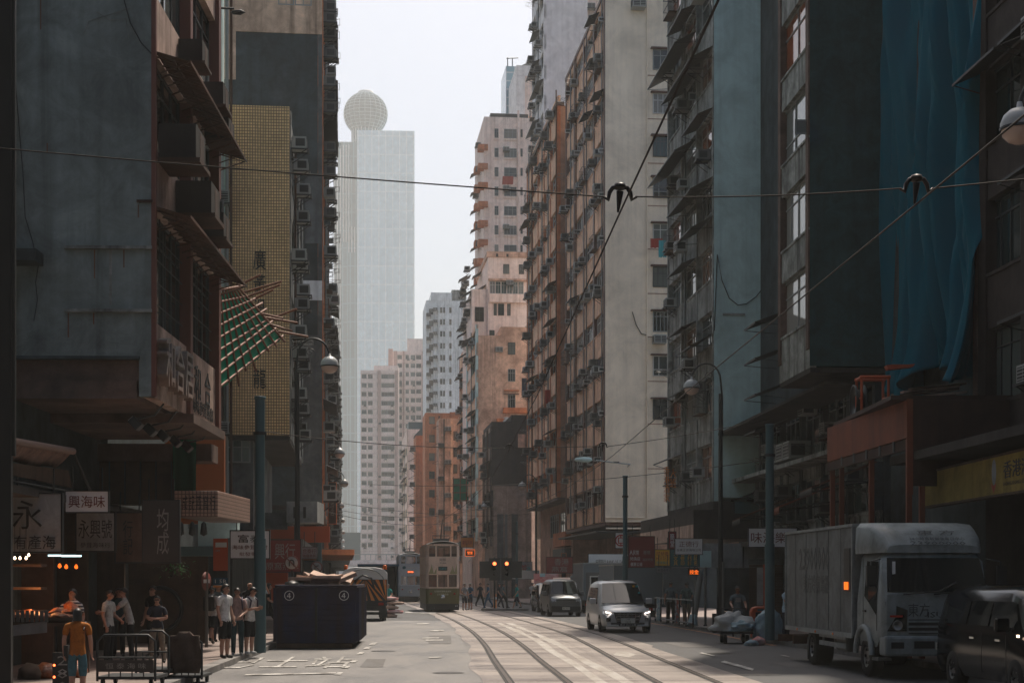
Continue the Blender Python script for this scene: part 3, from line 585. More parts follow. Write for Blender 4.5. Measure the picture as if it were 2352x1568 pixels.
b.part('balcony_ledge', [(1.2, 2.2, .5, 19, 6.0, 6.15, 'concrete_wall'), (1.2,2.2,.5,19,3.3,3.45,'dark_soffit'), (.6,2.2,.5,19,8.0,8.1,'dark_soffit')])
for k in range(3): b.put(AC[2], 2.1, 8.5+1.1*k, 6.6, sc=1.5)
b = RN = Bld('building', 'building hidden under a blue tarpaulin', 2262, 38.3, -.06, 1)
b.part('wall', [(.6, 9, 0, 9.6, 0, 33, 'dark_wall')])
b = RZ = Bld('apartment_block', 'dark brown block at the right edge with hooded windows and a grimy pilaster', 2640, 29.2, -.065, 1)
M['dk_brown'] = plaster('dark_brown_wall', (.045,.035,.032), (.02,.017,.016), .6, .4)
b.part('wall', [(.25, 6, 0, 9, 0, 32, 'dk_brown'), (-.05,.3,8.75,9.05,5,32,'soffit')])
b.facade(8.7, 5.2, 9, 3.1, 3, 'dk_brown', 'dk_brown', d=.25, ac=.4, hood=.6, rack=.0, cage=0, pw=.5, gl='glass', fr='frame_dark', pipes=1)
b.part('shop_canopy', [(-2.2,.2,.2,8.8,4.7,4.9,'dark_soffit')])
# ================================================================ LEFT SIDE
b = L1 = Bld('corner_building', 'weathered grey building with dark metal awnings and a big relief sign over the pavement', 352, 33, -.0195, -1)
L = 8.0; z = b.z
b.part('wall', [(.26, 2.98, 0, L, z(822), 30, 'grey_wall'), (0,.26,-.015,.0,z(910),30,'grey_wall'), (.0,.3,.0,.28,z(910),z(822),'grey_wall')])
b.part('beam', [(.3, 2.98, .12, L, z(872), z(822), 'soffit'), (.36, 2.98, .05, L, z(915), z(872), 'soffit'), (.28,2.98,-.05,.2,z(825),z(818),'dark_wall')])
for k, (za, zb_) in enumerate(((910,736),(471,335),(115,-20))):
    b.part('spandrel', [(0,.25,.12,3.7,z(za),z(zb_),'pink_wall'), (0,.25,4.0,L-.32,z(za),z(zb_),'pink_wall')])
zt = z(-20)
for k in range(4): b.part('spandrel', [(0,.25,.12,3.7,zt+2.1+3.3*k,zt+3.3+3.3*k,'pink_wall'), (0,.25,4.0,L-.32,zt+2.1+3.3*k,zt+3.3+3.3*k,'pink_wall')])
b.part('pilaster', [(-.06,.035,-.03,.1,z(910),30,'brown_pier')]); b.part('pilaster', [(-.1,.26,3.7,4.0,z(912),30,'brown_pier')]); b.part('pilaster', [(-.1,.26,L-.32,L,z(914),30,'brown_pier')])
for (ya, yb) in ((736,471),(335,115),(-20,-246)):
    h = z(yb)-z(ya)
    for (u0, u1) in ((.1,3.7),(4.0,L-.32)):
        b.put(win_mesh(u1-u0, h, 6 if ya == 736 else 2, 'frame_dark', 'glass'), .22, (u0+u1)/2, (z(ya)+z(yb))/2)
b.put(win_mesh(1.6, 1.9, 3, 'frame'), .1, 6.2, z(30)); b.put(win_mesh(1.4, 1.9, 3, 'frame'), .1, 5.6, z(250))
for (y, u) in ((115, 4.0), (471, 4.0)):
    c = b.put(hood_mesh(7.9, .75, .22, 'rust'), -.02, u, z(y)); c['label'] = 'rusty corrugated awning'
    mb = MB()
    for i in range(14): mb.tube([(.02,.3+.58*i,z(y)-.05),(.72,.3+.58*i,z(y)-.26),(.05,.6+.58*i,z(y)-.4)], .02, M['rust'], 5)
    mb.tube([(.4,.1,z(y)-.17),(.4,7.9,z(y)-.17)], .025, M['rust'], 5); mb.build('awning_bracket', b.root)
mm = MB(); mm.box(-.36,.36,-.5,0,-.22,.24,M['dark_soffit']); mm.box(-.06,.22,-.506,-.5,-.16,.2,M['soffit']); mm.box(-.4,.4,-.56,0,-.28,-.22,M['rust']); mm.box(.36,.364,-.42,-.1,-.16,.18,M['soffit']); CAB = mm.mesh('air_conditioner')
for (u, y, sc) in ((1.0, 312, 1.6), (2.9, 392, 1.6), (5.4, 395, 1.3), (5.6, 40, 1.2), (6.4, 105, 1.2), (3.0, 20, 1.1)):
    b.put(CAB, -.02, u, z(y), sc=sc)
for (y0, y1) in ((566,573),(711,718)):
    mb = MB(); mb.box(-b.v(150), -b.v(350), -.09, -.001, z(y1), z(y0), M['concrete_wall']); mb.build('wall_ledge', b.root)
M['rstain'] = plaster('rust_stain', (.2,.1,.06), (.12,.08,.06), .8, .6)
st = [(b.v(x)-.012, b.v(x)+.014, -.003, -.0005, z(y1), z(y0), 'rstain') for (x, y0, y1) in ((218,574,640),(285,574,615),(342,574,690),(158,719,775),(216,719,745),(342,719,810),(338,470,560),(318,470,500),(95,0,70),(110,330,350))]
for q in st: b.part('rust_streak', [q])
b.part('dark_stain', [(b.v(255)-.02, b.v(255)+.03, -.003, -.0005, z(700), z(574), 'concrete_wall')])
b.part('iron_stub', [(b.v(352), b.v(315), -.06, 0, z(466), z(460), 'rust')])
def cable(b, pts, r=.012, m='metal_dark', nm='hanging_cable'):
    mb = MB(); mb.tube([(b.side*b.v(x), -.02, z_) for x, z_ in ((x, b.z(y)) for x, y in pts)], r, M[m], 5); return mb.build(nm, b.root)
cable(b, [(285,0),(300,55),(325,100),(352,128)]); cable(b, [(37,0),(37,180),(45,280),(55,400),(60,500),(78,560),(85,600)], .009); cable(b, [(92,600),(84,650),(88,690),(80,738)], .009); cable(b, [(223,30),(255,48),(290,45),(297,90)], .007, 'concrete_wall', 'wall_crack'); cable(b, [(193,80),(205,50),(255,35),(300,20)], .007, 'concrete_wall', 'wall_crack')
b.part('neighbour_roof', [(2.3, 3.0, -.6, -.01, z(612), z(585), 'dark_wall')])
b.part('corner_strip', [(2.98, 3.3, -.2, 3, 0, 30, 'dark_wall')])
# ground floor under the overhang
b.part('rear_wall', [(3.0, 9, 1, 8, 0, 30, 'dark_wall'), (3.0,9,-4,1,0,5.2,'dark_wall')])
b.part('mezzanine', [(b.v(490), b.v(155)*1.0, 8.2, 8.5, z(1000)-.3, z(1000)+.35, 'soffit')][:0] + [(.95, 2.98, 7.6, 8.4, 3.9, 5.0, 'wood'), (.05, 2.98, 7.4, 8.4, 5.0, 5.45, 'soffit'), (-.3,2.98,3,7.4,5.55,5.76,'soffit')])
for k in range(5): b.part('panel_joint', [(1.1+.4*k, 1.13+.4*k, 7.57, 7.6, 3.9, 5.0, 'dark_wall')])
b = Bld('pillar', 'black shadowed pillar along the left edge', 25, 26, -.02, -1, cat='pillar')
b.part('shaft', [(.0, .5, 0, .12, 0, 20, 'black')]); b.part('edge_trim', [(-.06,.0,.02,.1,4,20,'black')])
# neighbour between
b = Bld('apartment_block', 'bluish narrow front with window air conditioners between the grey building and the yellow tiled wall', 515, 59.5, -.02, -1)
b.box(mm := MB(), 0, 5, -18.5, .0, 10, 34, 'bluegrey'); mm.build('wall', b.root); b.part('lower_wall', [(.02, 5, -18.5, .0, 3.6, 10, 'dark_wall')])  # lower wall darkened in colour to stand in for shade in the gap
for (y, u) in ((292,-.5),(468,-.5),(990,-.6),(720,-.8)): b.put(AC[0], 0, u, b.z(y), 'cam', 1.15)
for k in range(3): b.put(AC[1], -.0, -4-1.2*k, 5.3-.3*k)
mb = MB(); mb.tube([(.15,-.3,3.6),(.15,-.3,34)], .07, M['ac'], 6); mb.build('drainpipe', b.root)
mb = MB(); mb.tube([(.45,-1.2,3.6),(.45,-1.2,34)], .06, M['rust'], 6); mb.build('drainpipe', b.root)
b.part('shop_lintel', [(-.2,5,-18.5,0,3.0,3.6,'dark_wall'), (2.5,5,-18.5,0,0,3.0,'dark_wall')])
# yellow tiled sign wall
b = L2 = Bld('apartment_block', 'narrow block faced with small yellow tiles carrying a column of dark characters', 665, 60, -.1, -1)
L = 14; zt = b.z(245); zb = b.z(1000)
b.part('tiled_wall', [(.0, 2.43, 0, .25, zb, zt, 'ytile')])
b.part('wall', [(.22, 2.43, .25, L, zb, zt-.1, 'peach'), (2.43,6,.6,L,0,zt-.5,'bluegrey')])
b.facade(L-.25, zb, 4, 3.05, 3, 'lgrey_wall', 'concrete_wall', u0=.25, ac=.0, hood=.0, rack=.1, cage=0, pw=.3, pipes=3, ztop=zt-.1)
for (u, y) in ((.6,332),(2.6,383),(5.0,438),(4.0,500),(.6,588),(1.6,610),(5.0,668),(3.6,700),(.6,762),(2.0,812),(4.6,840),(.6,905),(3.4,940),(6,1000)): b.put(AC[0], -.05, u, CH+(HY-y)/F*(60+u), sc=1.05)
b.part('soffit', [(.02, 2.43, .02, L, zb-.18, zb, 'dark_soffit')])
for t, y in zip('廣黃溫雲龍', (598,655,710,768,870)):
    o = text(t, M['black'], b.root, (-b.v(597), -.03, b.z(y)), W=28/b.s, H=46/b.s, ext=.03); o['label'] = 'dark character on yellow tiles'
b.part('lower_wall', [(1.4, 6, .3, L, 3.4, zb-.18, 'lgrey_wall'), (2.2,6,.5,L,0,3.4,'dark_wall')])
b.put(win_mesh(1.0,.9,1), 2.0, .28, b.z(1035), 'cam')
b.part('shop_canopy', [(-.7, 2.2, -6, L, 3.1, 3.35, 'metal_dark')])
# sooty tall block
b = L3 = Bld('apartment_block', 'tall sooty dark block with a stained cream top, bristling with air conditioners against the sky', 740, 78, SLF, -1)
L = 24; zb = b.z(1160)
b.part('wall', [(.2, 5, 0, L, zb, 34, 'dark_wall'), (0,.2,-.02,0,zb,34,'lgrey_wall')])
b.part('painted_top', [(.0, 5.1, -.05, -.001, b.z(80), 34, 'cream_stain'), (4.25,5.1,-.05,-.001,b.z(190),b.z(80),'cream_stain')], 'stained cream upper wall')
for q in ((.0, 1.1, -.04, -.001, zb, b.z(770), 'lgrey_wall'), (0,.95,-.04,-.001,b.z(690),b.z(645),'white_wall' if False else 'w2'), (.0,.85,-.04,-.001,b.z(560),b.z(400),'lgrey_wall')): b.part('pale_patch', [q])
b.cwin([(640,676,-25,16),(678,716,-25,16)], 0, 'frame')
b.facade(L, zb, 11, 2.85, 4, 'lgrey_wall', 'orange_strip', ac=.95, hood=.35, rack=.6, cage=.3, pw=.4, pipes=3, ztop=34, acs=1.15)
for (u, y) in ((1,20),(1,45),(2,80),(1,125),(.5,190),(3,225),(1,250),(1,340),(2,350),(1,395),(1.5,490)):
    b.put(AC[1], -.05, u, CH+(HY-y)/F*(78+u), sc=1.1)
b.part('soffit', [(.02,5,.02,L,zb-.2,zb,'dark_soffit')]); b.part('lower_wall', [(1.5, 6, .4, L, 0, zb-.2, 'dark_wall')])
b.part('shop_canopy', [(-1.6,1.5,0,L,3.2,3.45,'orange_strip')])
for (name_, lab, px, Y, L, top, wl, pr) in (('apartment_block', 'orange fronted block just beyond the sooty tower, seen edge on', 752, 103, 30, 610, 'lgrey_wall', 'orange_strip'),
        ('apartment_block', 'red brown block with drying racks farther along the left side', 760, 134, 40, 800, 'stain_peach', 'orange_strip'),
        ('apartment_block', 'last peach block of the left hand row beside the skyscraper base', 768, 176, 60, 930, 'peach', 'orange_strip')):
    b = Bld(name_, lab, px, Y, SLF, -1, 'left hand row seen edge on'); zt = b.z(top)
    b.part('wall', [(.2, 8, 0, L, 0, zt, 'dark_wall')]); n = int((zt-4)/2.9)
    b.facade(L, 4, n, 2.9, int(L/5), wl, pr, ac=.95, hood=.5, rack=.7, cage=.2, acs=1.3, pipes=2, ztop=zt)
    b.part('shop_canopy', [(-1.5,.2,0,L,3.2,3.4,'metal_dark')])
# far end of the street: flyover and podium
b = thing('flyover', 'low pale flyover with railings crossing the far end of the street', 'flyover', (X(850,300),300,0), .1)
mb = MB(); mb.box(-14,14,-4,4,4.6,5.6,M['white_wall']); mb.build('deck', b)
mb = MB()
for i in range(29): mb.box(-14+i,-13.9+i,-4,-3.9,5.6,6.7,M['ac'])
mb.box(-14,14,-4.02,-3.88,6.6,6.75,M['ac']); mb.build('railing', b)
for x in (-9, 0, 9):
    mb = MB(); mb.lathe([(.8,0),(.8,4.6)], M['concrete_wall'], (x,0,0), 12); mb.build('pier', b)
b = Bld('podium', 'flat grey green podium at the foot of the skyscraper', 780, 520, 0, 1); b.part('wall', [(0,9,0,20,0,b.z(1222),'teal'), (-3,12,-2,20,0,b.z(1300),'w2')])

# the street behind the viewer: it shades the near walls and shows in windscreens
for (side, xx, lab) in ((1, 12.5, 'dark block behind the viewer on the right side of the street'), (-1, -11.5, 'dark block behind the viewer on the left side of the street')):
    b = Bld('apartment_block', lab, CX, 1, 0, side); b.root.location = (xx, -45, 0)
    b.part('wall', [(.25, 8, 0, 66, 0, 36, 'dark_wall')]); b.facade(66, 4, 8, 4, 8, 'concrete_wall', 'dark_wall', ac=.2, hood=.2, rack=0, cage=0, pipes=0)
b = Bld('apartment_block', 'pale block closing the street far behind the viewer', CX, 1, 0, 1); b.root.location = (-30, -70, 0)
b.part('wall', [(0, 60, 0, 10, 0, 38, 'lgrey_wall')])
# ---------------------------------------------------------------- vehicles
def glow(name, c, s): return mk(name, c, .4, emit=c, es=s)
M['lamp_warm'] = glow('warm_lamp', (1,.72,.5), 4); M['lamp_red'] = glow('red_lamp', (1,.14,.04), 4); M['lamp_orange'] = glow('orange_lamp', (1,.16,.015), 1.1); M['lamp_white'] = glow('white_lamp', (1,.85,.75), 5)
M['clear'] = mk('see_through_glass', (.012,.018,.02), .05, spec=.6, alpha=.45)
M['lens'] = mk('lamp_lens', (.35,.36,.36), .12, spec=.8); M['amber'] = mk('amber_lens', (.6,.12,.01), .2); M['redlens'] = mk('red_lens', (.35,.02,.01), .2)
M['chrome'] = mk('chrome', (.55,.57,.58), .15, 1.0); M['plate'] = mk('number_plate', (.55,.55,.5), .5)
def wheel(parent, x, y, r=.33, w=.22, side=1, hub='hub', name='wheel'):
    mb = MB(); mb.lathe([(r*.55,-w/2),(r*.93,-w/2),(r,-w/2+.03),(r,w/2-.03),(r*.93,w/2),(r*.55,w/2)], M['tyre'], (0,0,0), 22, 'x')
    o = mb.build(name, parent, (x, y, r)); mb = MB()
    s = side*w/2; mb.lathe([(r*.58,s*.9),(r*.5,s*.62),(r*.2,s*.7),(0,s*.75)], M[hub], (0,0,0), 18, 'x')
    for k in range(6):
        a_ = k*math.pi/3; mb.lathe([(.0,s*.92),(r*.09,s*.9),(r*.09,s*.6)], M['black'], (0, r*.36*math.cos(a_), r*.36*math.sin(a_)), 6, 'x')
    mb.build('rim', o); return o
# --- trams seen from behind
def tram(px, Y, label, upper, lower, lit):
    t = thing('double_decker_tram', label, 'tram', (X(px, Y), Y, 0), .1, 'double decker trams'); W, Ln = 1.0, 9.0
    U, Lw, B = M[upper], M[lower], M['black']
    def panel_ring(mb, z0, z1, m, tw0=W, tw1=W, th=.06):
        c = .16                                         # chamfered corners of the end
        def loop(w_, z, i): return [(-w_+i, Ln-i*1.0, z), (-w_+i, c, z), (-w_+c, i, z), (w_-c, i, z), (w_-i, c, z), (w_-i, Ln-i, z)]
        o0, o1 = loop(tw0, z0, 0), loop(tw1, z1, 0); i0, i1 = loop(tw0, z0, th), loop(tw1, z1, th); vs = o0+o1+i0+i1
        fs = []
        for k in range(5): fs += [(k,k+1,k+7,k+6),(k+13,k+12,k+18,k+19),(k+6,k+7,k+19,k+18),(k+1,k,k+12,k+13)]
        mb.add(vs, fs, m)
    mb = MB(); panel_ring(mb, .5, 1.42, Lw); mb.box(-W+.07,W-.07,.07,Ln-.05,.9,.96,M['wood']); mb.build('lower_panels', t)
    mb = MB(); panel_ring(mb, 2.28, 3.32, U); mb.box(-W+.07,W-.07,.08,Ln-.05,2.4,2.5,M['wood']); mb.build('upper_panels', t)
    mb = MB(); panel_ring(mb, 1.42, 1.50, U); mb.build('waist_rail', t)
    mb = MB()
    vs = []
    for (y, f) in ((0,.9),(.12,.98),(.4,1.0),(Ln,1.0)):
        for k in range(9): x = -1+k/4; vs.append((x*W*1.02*f, y, 4.06+.2*(1-x*x)*f))
    mb.add(vs, [(r*9+k,(r)*9+k+1,(r+1)*9+k+1,(r+1)*9+k) for r in range(3) for k in range(8)], M['lamp_top'] if lit else M['acd'], True)
    mb.box(-W*.93,W*.93,.02,Ln,4.0,4.065,U); mb.build('roof', t)
    def post(*q): mb = MB(); mb.box(*q); mb.build('window_post', t)
    for z0, z1, xs in ((1.5,2.28,((-.995,-.86),(-.36,-.28),(.28,.36),(.86,.995))), (3.32,4.0,((-.995,-.8),(-.44,-.36),(.44,.52),(.86,.995)))):
        for (a_, c_) in xs: post(a_, c_, .03 if abs(a_) < .7 and abs(c_) < .8 else .16, .1 if abs(a_) < .7 and abs(c_) < .8 else .3, z0, z1, U)
        post(-.9,.9,.03,.09,z1-.05,z1,U)
        for s_ in (-1, 1):
            mb = MB(); mb.add([(s_*.84,.0,z0),(s_*.84,.0,z1),(s_*W,.16,z1),(s_*W,.16,z0)], [(0,1,2,3)], U); mb.build('corner_panel', t)
            for k in range(1, 9): post(s_*(W-.07), s_*W, k*Ln/8-.06, k*Ln/8+.06, z0, z1, U)
    for z0, z1, xs in ((1.5,2.23,((-.85,-.36),(-.28,.28),(.36,.85))), (3.32,3.95,((-.8,-.44),(-.36,.44),(.52,.85)))):
        for (a_, c_) in xs: mb = MB(); mb.box(a_,c_,.05,.065,z0,z1,M['clear']); mb.build('window', t)
    mb = MB(); mb.box(-W+.02,W-.02,.1,Ln,.12,.5,B); mb.box(-.5,.5,-.12,.1,.2,.32,B); mb.build('skirt', t)
    for s_ in (-1, 1):
        for y in (2.6, 6.4): wheel(t, s_*.55, y, .3, .1, s_)
    mb = MB(); mb.lathe([(.13,-.03),(.13,.0),(.1,-.05),(0,-.06)], M['chrome'], (0,-.01,.92), 16, 'y'); mb.build('buffer', t)
    mb = MB(); mb.box(-.27,.27,-.03,-.001,2.48,2.72,M['black']); d = mb.build('destination_box', t)
    if lit: text('堅尼地城', M['lamp_red'], d, (0,-.035,2.6), W=.48, H=.13, ext=.005)
    else: text('石塘咀', M['cloth_teal'], d, (0,-.035,2.6), W=.42, H=.13, ext=.005)
    mb = MB(); mb.box(-.45,.45,1.2,3.2,4.26,4.42,M['acd']); mb.tube([(0,2.2,4.4),(.0,1.4,5.0),(0,.4,5.55)], [.05,.03,.025], B, 6); mb.tube([(-.5,2.0,4.4),(-.5,2.0,4.62),(.5,2.0,4.62),(.5,2.0,4.4)], .03, B, 5); mb.build('trolley_pole', t)
    for k in range(5):
        mb = MB(); y = .9+1.1*k
        for s_ in (-1, 1): mb.box(s_*.35,s_*.9,y,y+.08,2.6,3.5,M['brown_pier']); mb.box(s_*.35,s_*.9,y+.08,y+.5,2.85,2.95,M['brown_pier'])
        mb.build('seat', t)
    for s_ in (-1, 1):
        mb = MB(); mb.lathe([(.06,0),(.06,-.03),(0,-.035)], M['redlens'], (s_*.7,-.0,1.1), 10, 'y'); mb.build('tail_lamp', t)
    return t
M['tram_cream'] = plaster('tram_cream', (.66,.49,.39), (.52,.36,.28), .4, .3, rough=.4, bump=.02); M['tram_olive'] = mk('tram_olive', (.12,.105,.035), .45)
M['tram_blue'] = mk('tram_grey_blue', (.52,.6,.68), .4); M['tram_blue2'] = mk('tram_grey_blue_low', (.36,.43,.5), .4); M['leaf'] = mk('painted_leaf', (.3,.27,.13), .5); M['paleink'] = mk('pale_lettering', (.55,.55,.42), .5)
t = tram(1017, 93.4, 'cream and olive tram seen from behind, nearer of the two', 'tram_cream', 'tram_olive', False)
text('阿原', M['ink'], t, (0,-.01,3.12), W=.38, H=.16, ext=.006); text('YUAN', M['ink'], t, (0,-.01,2.93), W=.38, H=.09, ext=.006)
text('台灣青草藥無毒專家', M['paleink'], t, (0,-.01,1.24), W=1.0, H=.11, ext=.006); text('正式登陸香港', M['paleink'], t, (0,-.01,1.06), W=.68, H=.11, ext=.006)
text('61', M['signwhite'], t, (.82,.095,.38), H=.13, ext=.006); text('61', M['ink'], t, (-.6,-.0,4.04), H=.1, ext=.006); text('61', M['ink'], t, (.72,.0,4.04), H=.1, ext=.006)
for (x, h, s_) in ((-.75,.5,.2),(-.6,.62,-.15),(-.45,.36,.25),(.5,.3,.2),(.66,.5,-.2),(.78,.62,.1)):
    mb = MB(); mb.prism([(x-.09,-.004,2.29),(x+.07,-.004,2.29),(x+s_*h*.9,-.004,2.29+h)], (0,-.004,0), M['leaf']); mb.build('painted_leaf', t)
t = tram(943, 134.5, 'grey blue tram with a red destination display, farther of the two', 'tram_blue', 'tram_blue2', True)
text('香港旅遊', M['signwhite'], t, (.1,-.01,2.98), W=.9, H=.13, ext=.006); mb = MB(); mb.lathe([(.14,0),(.14,-.01),(0,-.012)], M['blue_net'], (-.55,-.001,2.98), 14, 'y'); mb.build('round_logo', t); text('78', M['signwhite'], t, (.78,.095,.38), H=.13, ext=.006)
# --- navy skip with a heap of boards
M['navy'] = plaster('navy_steel', (.018,.027,.075), (.05,.03,.028), .9, .7, rough=.5, bump=.1)
t = SK = thing('rubbish_skip', 'navy blue steel rubbish skip marked with two circled fours and heaped with boards', 'skip', (X(726,44),44,0), .055)
mb = MB(); w_, h_, l_ = 1.11, 1.72, 5.5; N_ = M['navy']
mb.box(-w_,w_,0,.08,.16,h_,N_); mb.box(-w_,w_,l_-.08,l_,.16,h_,N_); mb.box(-w_,-w_+.08,.08,l_-.08,.16,h_,N_); mb.box(w_-.08,w_,.08,l_-.08,.16,h_,N_); mb.box(-w_+.08,w_-.08,.08,l_-.08,.16,.3,N_)
for z_ in (.5,.8,1.1): mb.box(-w_+.1,-.05,-.025,0,z_,z_+.14,N_); mb.box(.05,w_-.1,-.025,0,z_,z_+.14,N_)
mb.build('box', t, bevel=.01)
mb = MB(); mb.box(-w_-.04,w_+.04,-.045,.1,h_,h_+.08,N_); mb.box(-w_-.04,-w_+.09,.1,l_+.04,h_,h_+.08,N_); mb.box(w_-.09,w_+.04,.1,l_+.04,h_,h_+.08,N_); mb.build('rim', t, bevel=.012)
for k in range(9):
    for s_ in (-1, 1): mb = MB(); y = .12+k*.65; mb.box(s_*w_,s_*(w_+.1),y,y+.12,.2,h_-.004,N_); mb.build('rib', t)
mb = MB(); mb.box(-.03,.03,-.05,-.001,.2,h_-.01,M['black']); mb.build('door_seam', t)
for x in (-.75, .78): text('④', M['signwhite'], t, (x,-.008,1.5), H=.28, ext=.006)
mb = MB(); mb.box(-w_+.02,w_-.1,-.1,.4,.03,.15,M['wood']); mb.build('timber_bearer', t); mb = MB(); mb.box(-w_+.1,w_-.1,4.6,5,.03,.15,M['wood']); mb.build('timber_bearer', t)
M['board'] = plaster('pale_board', (.5,.37,.3), (.3,.2,.16), .6, .4)
for k in range(11):
    mb = MB(); Mx = Matrix.Translation(SK.location) @ Matrix.Rotation(.055, 4, 'Z') @ Matrix.Translation((R.uniform(-.35,.6), R.uniform(.8,4.2), 1.74+R.uniform(0,.26))) @ Matrix.Rotation(R.uniform(-.5,.5), 4, 'Z') @ Matrix.Rotation(R.uniform(-.4,.4), 4, 'Y') @ Matrix.Rotation(R.uniform(-.25,.25), 4, 'X')
    mb.box(-R.uniform(.25,.6),R.uniform(.25,.6),-R.uniform(.3,.8),.6,-.02,.02+R.random()*.08,M['board'],Mx); tag(mb.build('scrap_board'), 'pale broken board thrown on the heap in the navy skip', 'board', 'boards heaped in the skip')

# --- sweeper lorry with a striped tail board
t = thing('road_sweeper', 'white tank lorry with an orange and black striped tail board and orange beacons', 'lorry', (X(838,73),73,0), .09)
mb = MB(); Wt = M['white']; pts = [(-1.05,0,1.0),(1.05,0,1.0),(1.05,0,2.25),(.9,0,2.42),(.5,0,2.52),(-.5,0,2.52),(-.9,0,2.42),(-1.05,0,2.25)]
mb.prism(pts, (0,4.2,0), Wt); mb.build('tank_body', t, bevel=.03)
mb = MB(); mb.tube([(-.95,-.03,1.7)]+[(-.95*math.cos(a_*math.pi/12),-.03,1.7+.75*math.sin(a_*math.pi/12)) for a_ in range(1,12)]+[(.95,-.03,1.7)], .03, M['lamp_top'], 6); mb.build('tank_ring', t)
mb = MB(); mb.box(-1.0,1.04,-.05,-.001,.95,1.95,M['black']); sb = mb.build('striped_board', t); M['hazard'] = mk('hazard_orange', (.62,.2,.03), .4); mb = MB()
for k in range(-2, 6):
    for s_ in (-1, 1):
        x0 = k*.36; q = [(x0,.96),(x0+.17,.96),(x0+.17-.9,1.94),(x0-.9,1.94)]
        q = [(max(0.02, min(1.0, x+.3)), z_) for x, z_ in q]
        if max(x for x, _ in q)-min(x for x, _ in q) > .03: mb.poly([(s_*x,-.055,z_) for x, z_ in (q if s_ > 0 else q[::-1])], M['hazard'])
mb.build('stripes', sb)
for x in (-.88, .93):
    mb = MB(); mb.lathe([(.09,0),(.09,.16),(.05,.21),(0,.22)], M['amber'], (x,.1,2.42), 12); mb.build('beacon', t)
mb = MB(); mb.tube([(-.5,-.08,1.2),(-.45,-.2,1.9),(-.1,-.25,2.15),(.3,-.2,2.0),(.45,-.1,1.5)], .05, M['black'], 8); mb.build('suction_hose', t)
mb = MB(); mb.box(-.95,.95,-.1,5.6,.55,.95,M['black']); mb.box(-.9,.9,-.2,-.1,.5,.7,M['metal_dark']); mb.build('chassis', t)
mb = MB(); mb.box(-1.0,1.0,4.4,6.1,.8,2.3,Wt); mb.build('cab', t, bevel=.08)
for s_ in (-1, 1):
    wheel(t, s_*.85, .95, .45, .3, s_); wheel(t, s_*.85, 4.9, .45, .3, s_); mb = MB(); mb.box(s_*.75-.12,s_*.75+.12,-.13,-.1,.75,.87,M['redlens']); mb.build('tail_lamp', t)
    mb = MB(); mb.box(s_*.85-.2,s_*.85+.2,-.12,-.1,.2,.55,M['black']); mb.build('mud_flap', t)
# --- blue tarped lorry beyond it
M['bluebox'] = mk('blue_lorry_body', (.02,.075,.125), .5)
t = thing('lorry', 'dark blue boxed lorry standing beyond the road sweeper', 'lorry', (X(868,88),88,0), .1)
mb = MB(); mb.box(-1.1,1.15,0,5,.9,1.05,M['black']); mb.box(-1.1,-1.05,0,5,1.05,2.7,M['bluebox']); mb.box(1.1,1.15,0,5,1.05,2.7,M['bluebox']); mb.box(-1.05,1.1,4.9,5,1.05,2.7,M['bluebox']); mb.build('cargo_body', t)
mb = MB(); mb.box(-1.14,1.19,-.1,5.1,2.7,2.82,M['bluebox']); mb.build('roof', t)
mb = MB(); mb.box(-1.0,1.05,5.1,6.7,.5,2.3,M['bluebox']); mb.build('cab', t, bevel=.06); mb = MB(); mb.box(-.5,.5,0,6.5,.5,.9,M['black']); mb.build('chassis', t)
for s_ in (-1, 1): wheel(t, s_*.85, 1.2, .42, .28, s_); wheel(t, s_*.85, 5.8, .42, .28, s_)
